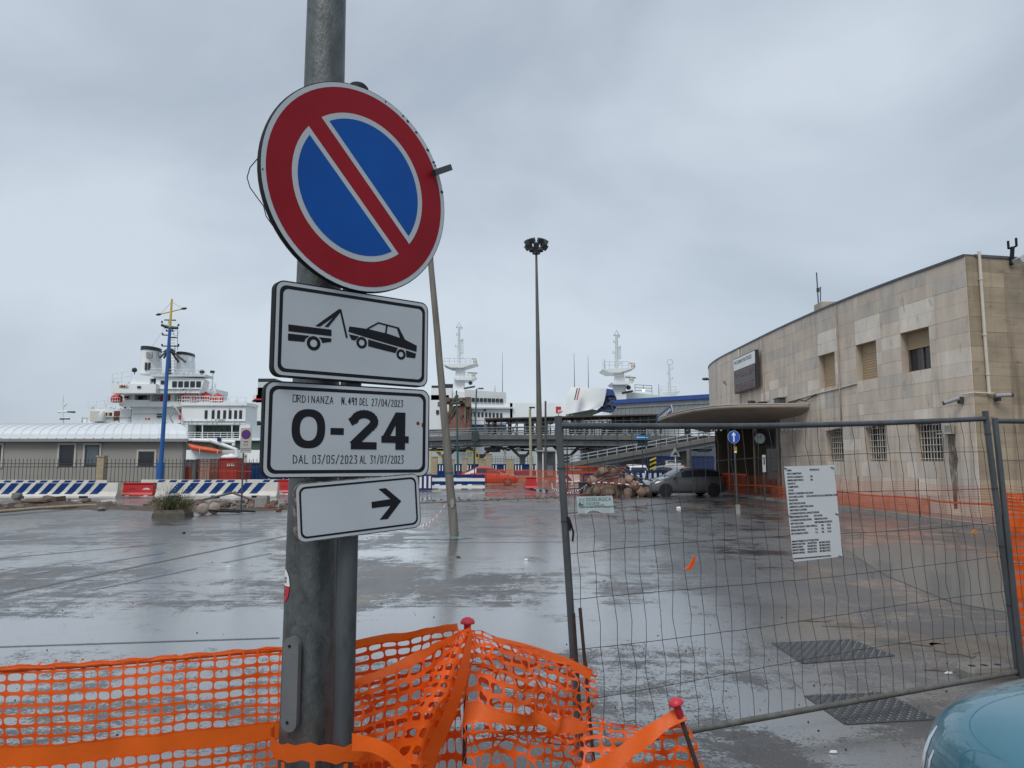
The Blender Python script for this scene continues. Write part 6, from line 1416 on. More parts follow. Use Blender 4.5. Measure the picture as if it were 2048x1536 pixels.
MB().prism([(-.022, -.16), (.022, -.16), (.022, .05), (.075, .05), (0, .17), (-.075, .05), (-.022, .05)], .005, .008, fr).build('arrow', white_paint, t); MB().box((G(1468.5, Yb_).x, Yb_ - .04, hp(898, Yb_)), (.09, .03, .14)).build('clamp', mat('brass_tape', (.35, .2, .03), .5), t); MB().box((G(1468.5, Yb_).x, Yb_ - .036, hp(903, Yb_)), (.075, .03, .10)).build('label', white_paint, t)
t = post('hazard_column', 'black and yellow striped column guard under the ramp', 'column', 1303, (1303, 913), 63, .25, black); hm = mat('hazard_yellow', (.55, .42, .03), .5)
for k in range(5): z = .35 + k * .36; MB().hexa([V((G(1303, 63).x - .27, 62.70, z)), V((G(1303, 63).x + .27, 62.70, z + .22)), V((G(1303, 63).x + .27, 62.66, z + .22)), V((G(1303, 63).x - .27, 62.66, z))], [V((G(1303, 63).x - .27, 62.70, z + .16)), V((G(1303, 63).x + .27, 62.70, z + .38)), V((G(1303, 63).x + .27, 62.66, z + .38)), V((G(1303, 63).x - .27, 62.66, z + .16))]).build('stripe', hm, t)
t = thing('exit_board', 'small red and white lettered board above the walkway roof', 'sign', at(1117, 822, 78)); c = at(1117, 820, 78); MB().box(c, (.55, .06, .72)).build('panel', ship_red, t); MB().box(at(1120, 822.5, 77.96), (.42, .06, .28)).build('white_field', white_paint, t); MB().cyl(at(1117, 827, 78), at(1117, 845, 78), .04, n=5).build('post', dark_steel, t)
text_mesh('Exit', .26, ship_red, frame(at(1118.2, 824.3, 77.9), (1, 0, 0)), 'lettering', t, .004)
t = thing('small_board', 'small grey notice board on a post behind the coupe', 'sign', G(1010, 67)); MB().cyl(G(1010, 67), at(1010, 901, 67), .03, n=5).build('post', dark_steel, t); MB().box(at(1010, 904, 66.95), (.24, .05, .4)).build('panel', mat('board_grey', (.22, .23, .24), .5), t)
# ================================================================ FOREGROUND
from mathutils import noise as mnoise
# ---- galvanised lamp post and the sign post strapped to it
PX, PY = -.608, 2.30
t = thing('lamp_post', 'thick galvanised lamp post rising out of the top of the frame', 'lamp post', (PX, PY, 0))
rad = lambda z: .0775 + (1.1 - z) * .0072
def octo(z, k=1.0):
    r = rad(z) * k; out = []
    for i in range(8):
        a0 = pi / 8 + i * pi / 4 + .1
        for d in (-.30, -.18, 0, .18, .30): out.append(V((PX + r * cos(a0 + d * .8) * (1 - .012 * abs(d) * 3), PY + r * sin(a0 + d * .8) * (1 - .012 * abs(d) * 3), z)))
    return out
MB().loft([octo(z) for z in (-.02, .6, 1.2, 1.8, 2.4, 3.0, 4.0, 6.5)], True, True, True).build('shaft', pole_mat, t)
# access cover on its left side
cd = V((-.66, -.75, 0)).normalized(); rt = V((-cd.y, cd.x, 0))
c = at(581, 1368, 2.205); fr = frame(V((c.x, c.y, c.z)), V((.95, -.30, 0)))
MB().prism(rrect(.050, .262, .0248, 6), -.012, .004, fr).build('access_cover', mat('cover_grey', (.145, .155, .16), .45, .2, .12, 9, .1, 100), t)
for y in (.105, -.105): MB().prism([(.0045 * cos(k * pi / 6) - .004, y + .0045 * sin(k * pi / 6)) for k in range(12)], .0045, .006, fr).build('rivet', black, t)
# round sticker
sk = MB(); sr_ = MB(); sa = radians(207); cz_ = 1.337
def onpole(a, z, k=1.006): r = rad(z) * k; return V((PX + r * cos(a), PY + r * sin(a), z))
for mb, lo, hi in ((sk, -.0, 1.0), (sr_, -1.0, -.05)):
    n = 12
    for i in range(n):
        x0, x1 = -1 + 2 * i / n, -1 + 2 * (i + 1) / n; q = []
        for x, s_ in ((x0, 0), (x1, 0), (x1, 1), (x0, 1)):
            e_ = sqrt(max(0, 1 - x * x)); y0, y1 = max(lo, -e_), min(hi, e_)
            q.append(onpole(sa + x * .48, cz_ + .048 * (y1 if s_ else y0), 1.012))
        mb.face(q, True)
sk.build('sticker_top', white_paint, t); sr_.build('sticker_base', mat('sticker_red', (.5, .02, .03), .4), t)
sl = MB()
for dz, w in ((.022, .3), (.012, .26), (-.014, .36), (-.026, .3)):
    for i in range(5): a = sa + .12 + (i - 2) * w / 5; sl.face([onpole(a - .02, cz_ + dz - .004, 1.016), onpole(a + .016, cz_ + dz - .004, 1.016), onpole(a + .016, cz_ + dz + .004, 1.016), onpole(a - .02, cz_ + dz + .004, 1.016)])
stuff(sl.build('sticker_print', mat('sticker_ink', (.12, .11, .11), .5), t))

GX, GY = -.478, 2.20
t = thing('sign_post', 'slim galvanised pipe carrying the four signs, strapped beside the lamp post', 'post', (GX, GY, 0))
MB().tube([(GX, GY, -.02), (GX, GY, 1.4), (GX, GY, 2.845)], .0305, 18).build('pipe', galv, t)
MB().lathe((GX, GY, 2.845), [(.033, -.02), (.033, .008), (.024, .018), (.004, .022)], 16).build('cap', sign_back, t)
bd = MB()
for z in (2.70, 2.30, 2.02, 1.82, 1.60):
    bd.tube([(GX, GY, z - .012), (GX, GY, z + .012)], .0335, 16)
bd.build('clamp', sign_back, t)
MB().tube([(PX - .1, PY - .02, 2.2), (PX + .03, PY - .085, 2.2), (GX + .02, GY - .03, 2.2)], .004, 6).build('strap', dark_steel, t)
wr = MB(); wp = [at(516, 316, 2.12), at(500, 335, 2.12), at(494, 355, 2.13), at(500, 375, 2.13), at(515, 396, 2.12), at(527, 412, 2.1), at(532, 432, 2.1), at(546, 452, 2.1)]; wr.tube(wp, .0016, 5)
tag(wr.build('loose_wire', black), 'thin black wire looping out behind the round sign', 'wire')
t = thing('steel_bracket', 'short grey bracket end sticking out past the rim of the round sign', 'bracket', at(886, 340, 2.33)); a, b = at(868, 346, 2.30), at(900, 335, 2.36)
MB().box((a + b) / 2, ((b - a).length, .02, .016), mat=frame((0, 0, 0), b - a).to_3x3()).build('bar', dark_steel, t); MB().ball(at(874, 343, 2.31), .008).build('bolt', dark_steel, t)

def sign_frame(px_, py_, yaw, roll=0.0, off=.055):
    n_ = V((sin(yaw), -cos(yaw), 0)); pf = V((GX, GY, 0)) + n_ * off; c = onplane(px_, py_, pf, n_)
    return frame(c, V((cos(yaw), sin(yaw), sin(roll))), V((0, 0, 1)))
def loc(fr, px_, py_):
    p = onplane(px_, py_, fr.translation, fr.col[2].to_3d()); q = fr.inverted() @ p; return (q.x, q.y)
# round no parking sign
fr = sign_frame(722, 376, radians(43), 0, .062); RS = .312; NS = 72
t = thing('no_parking_sign', 'large round no parking sign, blue with red rim and diagonal bar', 'sign', fr.translation)
circ = lambda r, n=NS: [(r * cos(2 * pi * k / n), r * sin(2 * pi * k / n)) for k in range(n)]
MB().lathe(fr.translation, [(RS * .93, -.022), (RS, -.020), (RS + .002, -.012), (RS + .0015, -.001), (RS * .99, .0)], NS, fr.to_3x3()).build('backing', sign_back, t)
MB().prism(circ(RS * .995), .0005, .0012, fr).build('white_rim', mat('rim_sheeting', (.46, .50, .53), .4, 0, .05, 4, tint=(.2, .2, .2), tfac=.74), t)
MB().prism(circ(RS * .952), .0013, .0018, fr).build('red_field', red_sign, t)
def seg(r, c0, sgn):
    a0 = math.acos(c0 / r); return [(r * cos(pi / 4 + a) * sgn, r * sin(pi / 4 + a) * sgn) for a in [-a0 + 2 * a0 * k / 40 for k in range(41)]]
for s_ in (1, -1):
    MB().prism(seg(RS * .71, RS * .088, s_), .0019, .0023, fr).build('white_border', white_sign, t)
    MB().prism(seg(RS * .655, RS * .137, s_), .0024, .0028, fr).build('blue_field', blue_sign, t)
ng = MB()
for a, r0 in ((75, .98), (62, .985), (58, .98), (50, .975), (38, .985), (30, .985), (28, .99), (12, .985), (185, .98)):
    x, y = RS * r0 * cos(radians(a)), RS * r0 * sin(radians(a)); s_ = R.uniform(.003, .009); ng.prism([(x + s_ * cos(k) * R.uniform(.5, 1), y + s_ * sin(k) * R.uniform(.4, .9)) for k in range(6)], .0019, .0021, fr)
stuff(ng.build('chipped_spot', mat('chip_dark', (.03, .028, .026), .7), t))

def panel(name, label, fr, w, h, bord=.0095, inset=.009, edge=sign_back, rr=.022, lip=.004):
    t = thing(name, label, 'sign', fr.translation)
    MB().prism(rrect(w + lip * 2, h + lip * 2, rr + lip), -.026, -.0005, fr).build('backing', edge, t)
    MB().prism(rrect(w, h, rr), 0.0, .0006, fr).build('face', white_sign, t)
    mb = MB(); ring_prism(mb, rrect(w - 2 * inset, h - 2 * inset, rr * .9), rrect(w - 2 * inset - 2 * bord, h - 2 * inset - 2 * bord, rr * .72), .0007, .0011, fr); mb.build('border', black, t)
    return t
CR = lambda x, y: (480 + x / 2.695, 540 + y / 2.695)
# tow away panel
fr = sign_frame(713, 673.5, radians(39.5)); t = panel('tow_away_sign', 'white panel with black pictogram of a tow truck lifting a car', fr, .487, .258)
def poly(mb, pts, z0=.0008, z1=.0013): mb.prism([loc(fr, *CR(*p)) for p in pts], z0, z1, fr)
def rib(mb, pts, w): mb.ribbon([loc(fr, *CR(*p)) for p in pts], w / 2.695 / 690, fr, .0008, .0013)
def whl(mb, c, ro, ri):
    x, y = loc(fr, *CR(*c)); k = 1 / 2.695 / 690; ring_prism(mb, [(x + ro * k * cos(i * pi / 14), y + ro * k * sin(i * pi / 14)) for i in range(28)], [(x + ri * k * cos(i * pi / 14), y + ri * k * sin(i * pi / 14)) for i in range(28)], .0008, .0013, fr)
m = MB(4e-5); poly(m, [(260, 293), (492, 322), (492, 357), (260, 330)]); poly(m, [(258, 342), (375, 355), (352, 372), (345, 388), (258, 380)]); poly(m, [(424, 362), (492, 369), (490, 387), (442, 394), (436, 376)])
whl(m, (396, 395), 38, 20); poly(m, [(405, 302), (533, 210), (545, 213), (545, 225), (430, 306)]); poly(m, [(455, 306), (520, 236), (540, 228), (475, 308)]); rib(m, [(541, 216), (574, 362)], 11); m.build('tow_truck', black, t)
m = MB(4e-5); poly(m, [(588, 304), (690, 318), (800, 345), (890, 376), (952, 408), (950, 441), (880, 421), (690, 366), (583, 333)]); poly(m, [(586, 346), (640, 358), (620, 380), (600, 376)])
poly(m, [(690, 374), (850, 420), (836, 448), (690, 411)]); poly(m, [(893, 432), (948, 451), (942, 476), (896, 470)]); rib(m, [(688, 316), (745, 285), (855, 314)], 9); poly(m, [(843, 311), (857, 314), (890, 378), (862, 368)]); rib(m, [(791, 298), (784, 345)], 10)
whl(m, (655, 392), 32, 17); whl(m, (867, 455), 30, 15); m.build('towed_car', black, t)
# drips hanging under the two panels
# hours panel
fr = sign_frame(703, 862.5, radians(33.6)); W_, H_ = .492, .257; t = panel('hours_sign', 'white panel reading 0-24 with handwritten dates above and below', fr, W_, H_, rr=.024)
U = lambda u, v: ((u - .526) * W_, (.522 - v) * H_)
m = MB(4e-5); c0 = U(.270, .505); m0 = lambda rx, ry, e_: [(c0[0] + rx * (abs(cos(a)) ** e_) * (1 if cos(a) >= 0 else -1), c0[1] + ry * (abs(sin(a)) ** e_) * (1 if sin(a) >= 0 else -1)) for a in [2 * pi * k / 40 for k in range(40)]]
ring_prism(m, m0(.0475, .0545, .82), m0(.0245, .0335, .85), .0008, .0013, fr)
m.prism([U(.398, .49), U(.478, .49), U(.478, .565), U(.398, .565)], .0008, .0013, fr)
def S(pts, w): m.ribbon([U(*p) for p in pts], w, fr, .0008, .0013)
cu = [(.530, .405)] + [(.603 + .062 * cos(a), .408 - .082 * sin(a)) for a in [pi * .93 - pi * 1.12 * k / 12 for k in range(13)]] + [(.545, .655)]
S(cu, .0235); m.prism([U(.523, .64), U(.683, .64), U(.683, .722), U(.523, .722)], .0008, .0013, fr); m.prism([U(.523, .722), U(.523, .655), U(.60, .53), U(.648, .53)], .0008, .0013, fr)
m.prism([U(.805, .29), U(.868, .29), U(.868, .722), U(.806, .722)], .0008, .0013, fr); m.prism([U(.805, .29), U(.845, .29), U(.768, .57), U(.716, .59)], .0008, .0013, fr); m.prism([U(.714, .565), U(.892, .565), U(.892, .643), U(.714, .643)], .0008, .0013, fr)
m.build('numerals', black, t)
GL = {'O': [[(.05, 0), (.1, 1), (.95, .97), (.9, .05), (.05, 0)]], 'R': [[(0, 0), (0, 1), (.7, .95), (.75, .6), (0, .5)], [(.25, .5), (.8, 0)]], 'D': [[(0, 0), (.02, 1), (.6, .85), (.85, .45), (.6, .08), (0, 0)]], 'I': [[(.4, 0), (.4, 1)]], 'N': [[(0, 0), (0, 1), (.75, 0), (.75, 1)]], 'A': [[(0, 0), (.4, 1), (.8, 0)], [(.15, .35), (.65, .35)]], 'Z': [[(0, 1), (.8, 1), (0, 0), (.85, 0)]], '.': [[(.3, 0), (.34, .05)]],
      '4': [[(.55, 0), (.55, 1), (0, .35), (.85, .35)]], '9': [[(.75, .55), (.1, .5), (.1, .95), (.75, 1), (.72, 0)]], '1': [[(.1, .75), (.45, 1), (.45, 0)]], 'E': [[(.75, 1), (0, 1), (0, 0), (.75, 0)], [(0, .5), (.6, .5)]], 'L': [[(0, 1), (0, 0), (.7, 0)]], '2': [[(.05, .85), (.4, 1), (.75, .8), (.05, 0), (.8, 0)]], '7': [[(0, 1), (.8, 1), (.3, 0)]], '/': [[(0, -.1), (.75, 1.1)]], '0': [[(.1, 0), (.05, .9), (.4, 1), (.75, .9), (.75, .05), (.1, 0)]], '3': [[(.05, 1), (.75, 1), (.35, .55), (.75, .4), (.65, .05), (.05, 0)]], '5': [[(.8, 1), (.1, 1), (.08, .55), (.7, .5), (.7, .05), (.05, 0)]], '-': [[(0, .5), (.7, .5)]]}
def hand(mb, s_, u0, u1, v, hgt, w):
    n = len(s_); st = (u1 - u0) / n
    for i, ch in enumerate(s_):
        for stroke in GL.get(ch, []):
            mb.ribbon([U(u0 + st * (i + .82 * x + R.uniform(-.02, .02)), v - hgt * (y - .5) + R.uniform(-.002, .002)) for x, y in stroke], w, fr, .0008, .0012)
m = MB(6e-6)
for s_, u0, u1, b in (('ORDINANZA', .175, .418, .0019), ('N.491', .462, .563, .0027), ('DEL', .573, .632, .0019), ('27/04/2023', .648, .858, .0019)): m = MB(6e-6); hand(m, s_, u0, u1, .185, .075, b); m.build('handwriting', black, t)
for s_, u0, u1, b in (('DAL', .188, .285, .0021), ('03/05/2023', .298, .572, .0021), ('AL', .582, .630, .0021), ('31/07/2023', .645, .868, .0021)): m = MB(6e-6); hand(m, s_, u0, u1, .835, .085, b); m.build('handwriting', black, t)
m = MB(); m.prism([U(.955 + .012 * cos(k), .41 + .024 * sin(k)) for k in range(6)], .0008, .0011, fr); m.prism([U(.985 + .006 * cos(k), .43 + .03 * sin(k)) for k in range(6)], .0008, .0011, fr); m.build('screw_hole', rust, t)
# arrow panel
fr = sign_frame(722, 1013, radians(33.5), radians(4.1), .058); t = panel('arrow_sign', 'narrow tilted white panel with a black arrow pointing right', fr, .370, .156, .0055, .0075, mat('rusted_edge', (.10, .075, .06), .7, .1, .4, 30, tint=(.30, .29, .27), tfac=.5), .02, .003)
m = MB(4e-5); poly(m, [(708, 1250), (812, 1234), (866, 1246), (812, 1271), (710, 1284)]); poly(m, [(745, 1180), (785, 1175), (868, 1245), (818, 1247), (812, 1236)]); poly(m, [(868, 1245), (795, 1342), (752, 1346), (812, 1270), (820, 1246)]); m.build('arrow', black, t)
# rain drops under the edges of the panels
dp = MB()
for n_, (x0, y0, x1, y1, Y) in enumerate(((552, 750, 850, 772, 2.12), (526, 957, 850, 951, 2.12), (602, 1083, 838, 1052, 2.12))):
    for k in range(26):
        if R.random() < .4: continue
        f = k / 25 + R.uniform(-.01, .01); yaw = radians((39.5, 33.6, 33.5)[n_]); p = onplane(x0 + (x1 - x0) * f, y0 + (y1 - y0) * f + 1, V((GX, GY, 0)) + V((sin(yaw), -cos(yaw), 0)) * .045, V((sin(yaw), -cos(yaw), 0)))
        dp.ball(p, (.0028, .0028, .004), 6, 4)
gl_ = bpy.data.materials.new('water_drop'); gl_.use_nodes = True; b_ = gl_.node_tree.nodes['Principled BSDF']; b_.inputs['Transmission Weight'].default_value = 1; b_.inputs['Roughness'].default_value = .02; b_.inputs['IOR'].default_value = 1.33
d_ = dp.build('rain_drops', gl_); d_['kind'] = 'stuff'

# ---- temporary mesh fence
LT, LB, RT, RB = at(1116, 832, 4.40), at(1160, 1512, 4.40), at(1970, 822, 5.60), at(2037, 1352, 5.60)
fn_ = (RT - LT).cross(LB - LT).normalized()
if fn_.y > 0: fn_ = -fn_
def fp(u, v, o=0.0): return LT.lerp(RT, u).lerp(LB.lerp(RB, u), v) + fn_ * o
t = thing('mesh_fence', 'temporary wire mesh fence panel with bent wires carrying two boards', 'fence', fp(0, 1))
def fpost(u, out, r=.0215): return MB().tube([fp(u, -.012) + V((out, 0, 0)), fp(u, .5) + V((out, 0, 0)), fp(u, 1.02) + V((out, 0, 0))], r, 12)
for u in (0, 1): MB().tube([fp(u, 0), fp(u, .5), fp(u, 1.0)], .0215, 12).build('post', galv, t)
rl_ = lambda u: .030 + .012 * sin(pi * u)
MB().tube([fp(u, rl_(u)) for u in [k / 12 for k in range(13)]], .0195, 10).build('top_rail', galv, t)
MB().tube([fp(u, .985) for u in [k / 8 for k in range(9)]], .019, 10).build('bottom_rail', mat('muddy_steel', (.13, .13, .115), .55, .3, .3, 9, tint=(.08, .07, .05), tfac=.55), t)
wire = mat('fence_wire', (.055, .06, .062), .5, .4, .25, 8, tint=(.07, .035, .02), tfac=.64)
hv = [.158, .292, .425, .562, .698, .835]
hsag = {}
def hpt(v, u): return v + .010 * sin(u * 5 + v * 9) * (1 if v > .2 else .4) - .006 * sin(pi * u)
NW = 34
for i in range(NW):
    u = (i + .7) / (NW + .4); ph = R.uniform(-.002, .002); pts = [fp(u + ph, rl_(u) + .01, .002)]; bend = R.uniform(-.0035, .0035)
    vs_ = [rl_(u) + .01] + [hpt(v, u) for v in hv] + [.985]
    for a, b in zip(vs_[:-1], vs_[1:]):
        bow = .0016 + .0022 * R.random(); bow *= (1 if R.random() < .75 else -1); low = 1 + 2.2 * max(0, a - .45)
        pts.append(fp(u + ph + bow * low, a + (b - a) * .55, .002 + R.uniform(-.006, .006))); pts.append(fp(u + ph + R.uniform(-.0008, .0008) * low, b, .002))
    MB().tube(pts, .0019, 5).build('upright_wire', wire, t)
for v in hv: MB().tube([fp(k / 34, hpt(v, k / 34) + R.uniform(-.0012, .0012), -.002) for k in range(35)], .0021, 5).build('cross_wire', wire, t)
tw = MB()
for u, v in ((.0, .32), (.0, .16), (.0, .72), (1, .09), (1, .30), (1, .52), (1, .74)): p = fp(u, v); ax_ = (fp(u, v + .1) - p).normalized(); tw.cyl(p - ax_ * .006, p + ax_ * .006, .0245, n=10)
for u, v in ((.145, .425), (.62, .425), (.13, .698), (.64, .562), (.48, .835), (.90, .835)):
    p = fp(u, hpt(v, u)); tw.tube([p, p + V((.012, -.01, -.02)), p + V((.002, -.01, -.04)), p + V((-.008, -.01, -.015))], .0016, 5)
tw.build('binding_wire', wire, t)
tail = MB(); p = fp(0, .30); tail.tube([p, p + V((.03, -.02, -.03)), p + V((.05, -.02, -.10)), p + V((.045, -.02, -.15))], .006, 6); tail.tube([p, p + V((.025, -.02, -.02)), p + V((.03, -.02, -.09))], .007, 6)
tag(tail.build('plastic_tie', black), 'dark plastic tie dangling from the fence post below the company board', 'tie')
dr = MB()
for k in range(70):
    u = R.random(); dr.ball(fp(u, rl_(u) + .0135), (.0035, .0035, .006), 5, 4)
dr = dr.build('rail_drops', gl_, t); stuff(dr)
# second panel running out of the frame
A0, A1 = at(1990, 842, 5.62), at(2046, 1360, 5.55); B0 = A0 + V((3.35, .55, .0)); B1 = A1 + V((3.35, .55, .02))
gp2 = lambda u, v: A0.lerp(B0, u).lerp(A1.lerp(B1, u), v)
t = thing('mesh_fence', 'second mesh fence panel starting behind the dark double post', 'fence', gp2(0, 1))
for u in (0, 1): MB().tube([gp2(u, -.012), gp2(u, 1)], .0215, 12).build('post', galv, t)
MB().tube([gp2(0, .0), gp2(1, .0)], .0195, 10).build('top_rail', galv, t); MB().tube([gp2(0, .985), gp2(1, .985)], .019, 10).build('bottom_rail', galv, t)
for i in range(14):
    u = (i + .7) / 34; MB().tube([gp2(u, .02)] + [gp2(u + R.uniform(-.0015, .0015), k / 12) for k in range(1, 12)] + [gp2(u, .985)], .0019, 5).build('upright_wire', wire, t)
for v in hv: MB().tube([gp2(k / 20, v) for k in range(9)], .0021, 5).build('cross_wire', wire, t)
# fence foot
c = atz(1990, 1358); c.y += .1; t = thing('fence_foot', 'pale concrete fence foot with round holes under the double post', 'fence foot', c, radians(8))
MB().loft([[V((x, y, z)) for x, y in rrect(l, w, .04)] for z, l, w in ((0, .44, .20), (.05, .44, .20), (.08, .40, .17))], True, True, False).build('block', mat('foot_pale', (.20, .19, .17), .7, 0, .15, 8, .3, 50), t, False)
for x in (-.13, -.02, .10): MB().lathe((x, -.0, .0805), [(.028, 0), (.028, .001)], 12).build('socket', black, t, False)

# ---- boards on the fence
def board(name, label, px4, m_, off=.03, th=.004):
    tl, tr, br, bl = [onplane(*p, fp(.5, .5, off), fn_) for p in px4]; t = thing(name, label, 'sign', bl); b = fn_ * -th
    MB().hexa([bl, br, tr, tl], [bl + b, br + b, tr + b, tl + b]).build('sheet', m_, t)
    fr = frame(tl, tr - tl, tl - bl); return t, fr, (tr - tl).length, (tl - bl).length
t, fr, w, h = board('notice_board', 'tall white site notice with rows of small black print on the fence', [(1568, 933), (1668, 930), (1685, 1113), (1587, 1124)], mat('notice_white', (.55, .57, .58), .45, 0, .03, 2), .012)
rows = [(.04, 'OPERA', .50, 'PROVINCIA DI'), (.075, 'ENTE COMMITTENTE'), (.11, 'PRATICA DI EDILIZIA N', .50, 'DEL'), (.145, 'IMPRESA ESECUTRICE N', .50, 'DEL'), (.18, 'PROGETTO'), (.215, 'COMMITTENTE'), (.25, 'LAVORI'), (.285, 'IMPORTO COMPLESSIVO DEI LAVORI'), (.32, 'DATA INIZIO LAVORI', .40, 'DATA CONTRATTUALE ULTIMAZIONE LAVORI'), (.355, 'PROGETTISTI'), (.39, 'DIRETTORE DEI LAVORI'), (.425, 'ASSISTENTE AL DIRETTORE LAVORI'), (.46, 'DIRETTORE DI CANTIERE'), (.495, 'COORDINATORE PER LA PROGETTAZIONE'), (.53, 'RESPONSABILE DEI LAVORI', .52, 'RUP LAVORI'), (.565, 'COORDINATORE ESECUZIONE', .52, 'DIREZIONE LAVORI'), (.60, 'ISPETTORE LAVORI', .52, 'RESPONSABILE SICUREZZA'), (.635, 'COLLAUDATORE IN CORSO OPERA', .52, 'C.I.I.         DEL        SCAD'), (.67, 'IMPRESA ESECUTRICE', .52, 'C.I.I.         DEL        SCAD'), (.705, 'DITTE SUBAPPALTATRICI', .52, 'C.I.I.         DEL        SCAD'),
        (.785, 'IMPIANTI PRESENTI E DITTE ESECUTRICI'), (.815, 'IMPIANTI ELETTRICI     PROGETTISTA', .58, 'IMP ESECUTRICE'), (.845, 'IMPIANTI IDRICI          PROGETTISTA', .58, 'IMP ESECUTRICE'), (.875, 'IMPIANTI TERMICI       PROGETTISTA', .58, 'IMP ESECUTRICE'), (.905, 'IMPIANTI SPECIALI      PROGETTISTA', .58, 'IMP ESECUTRICE'), (.960, 'ULTERIORI INFORMAZIONI SULL\'OPERA POSSONO ESSERE ASSUNTE PRESSO L\'UFFICIO COMPETENTE')]
prn = []
for r_ in rows:
    for x, s_ in zip(r_[1::2] if False else ([.05] + ([r_[2]] if len(r_) > 2 else [])), [r_[1]] + ([r_[3]] if len(r_) > 2 else [])):
        long_ = len(s_) > 60; prn.append(text_mesh(s_, .0165 if not long_ else .011, black, fr @ Matrix.Translation((w * x, -h * r_[0] - .008, .0005)), 'print', None, .0006, .74 if not long_ else .62, .0003))
pr_ = join_meshes(prn); adopt(pr_, t)
for x, y in ((.01, .02), (.95, .03), (.02, .52), (.97, .53), (.02, .985), (.97, .98)): MB().tube([fr @ V((w * x - .01, -h * y + .004, .003)), fr @ V((w * x + .015, -h * y - .005, .006))], .0025, 5).build('cable_tie', black, t)
t, fr, w, h = board('company_board', 'small pale board with green lettering wired to the fence corner', [(1153, 993), (1225, 992), (1229, 1026), (1156, 1027)], mat('board_pale', (.46, .53, .53), .45, 0, .04, 3), .012)
grn = mat('print_green', (.015, .12, .085), .5)
text_mesh('SIDERURGICA', .031, grn, fr @ Matrix.Translation((w * .25, -h * .29, .0005)), 'lettering', t, .0, .86, .0003); text_mesh('PAVESE', .031, grn, fr @ Matrix.Translation((w * .26, -h * .56, .0005)), 'lettering', t, .0, .88, .0003); text_mesh('S.P.A.', .013, grn, fr @ Matrix.Translation((w * .66, -h * .56, .0005)), 'lettering', t, .0002, .9, .0003)
m = MB(); q = lambda x, y: (w * x, -h * y); lg = frame(fr.translation, fr.col[0].to_3d(), fr.col[1].to_3d())
m.prism([q(.05, .50), q(.06, .40), q(.10, .34), q(.08, .28), q(.08, .16), q(.155, .16), q(.155, .28), q(.135, .34), q(.165, .44), q(.17, .50)], .0005, .001, lg); m.ribbon([q(.20, .10), q(.20, .54), q(.04, .54)], .003, lg, .0005, .001); m.build('emblem', grn, t)
m = MB(); m.prism([q(.105, .20), q(.14, .20), q(.14, .26), q(.115, .30), q(.14, .36), q(.14, .44), q(.115, .44), q(.12, .36), q(.10, .30), q(.105, .25)], .0011, .0014, lg); m.build('emblem_figure', white_paint, t)
text_mesh('TONDO D\'ACCIAIO RETI ELETTROSALDATE TRAVI', .0135, mat('print_dark', (.05, .08, .08), .5), fr @ Matrix.Translation((w * .06, -h * .68, .0005)), 'small_print', t, .0005, .80, .0003)
for y, n_ in ((.76, 30), (.85, 24), (.93, 24)):
    m = MB()
    for k in range(n_):
        x = .08 + .84 * (k + (.2 if n_ == 30 else 0)) / n_ ; m.prism([q(x, y), q(x + .018, y), q(x + .018, y + .025), q(x, y + .025)], .0005, .0008, lg)
    stuff(m.build('small_print', mat('print_faint', (.30, .37, .36), .5), t))
m = MB(); m.loft([[fr @ V((w * x, -h * .985 + .0, .001)), fr @ V((w * x, -h * 1.0 + .018 * max(0, sin((x - .2) * 7)), .02))] for x in (.22, .3, .4, .5, .6, .65)], False, False, True); m.build('curled_edge', white_paint, t)
# orange scraps caught in the fence
m = MB(); pp = [onplane(x, y, fp(.5, .5, .02), fn_) for x, y in ((1368, 1139), (1378, 1134), (1388, 1113), (1391, 1112), (1389, 1128), (1381, 1141))]; m.hexa(pp, [p - fn_ * .006 + V((0, .01, 0)) for p in pp]); tag(m.build('orange_scrap', orange), 'curled orange scrap caught on the fence wire', 'scrap')
m = MB(); pp = [onplane(x, y, fp(.5, .5, .02), fn_) for x, y in ((1944, 1066), (1949, 1058), (1955, 1062), (1953, 1070))]; m.hexa(pp, [p - fn_ * .006 for p in pp]); tag(m.build('orange_scrap', mat('leaf_amber', (.5, .2, .02), .5)), 'tiny amber scrap on the wire near the double post', 'scrap')
# rusty bars by the post
for (a, b, Y), lab in ((((1147, 1226), (1168, 1500), 4.25), 'shorter rusty bar stuck upright beside the fence post'), (((1160, 1216), (1190, 1520), 4.22), 'taller rusty bar leaning by the fence post')):
    p, q = at(*a, Y), at(*b, Y); q.z = min(q.z, 0); t = MB(); t.tube([p, q], .0095, 8)
    for k in range(40): c = p.lerp(q, (k + .5) / 40); t.ball(c, (.0108, .0108, .004), 6, 3)
    tag(t.build('rebar', mat('rebar_rust', (.055, .03, .024), .75, .1, .3, 30)), lab, 'bar')

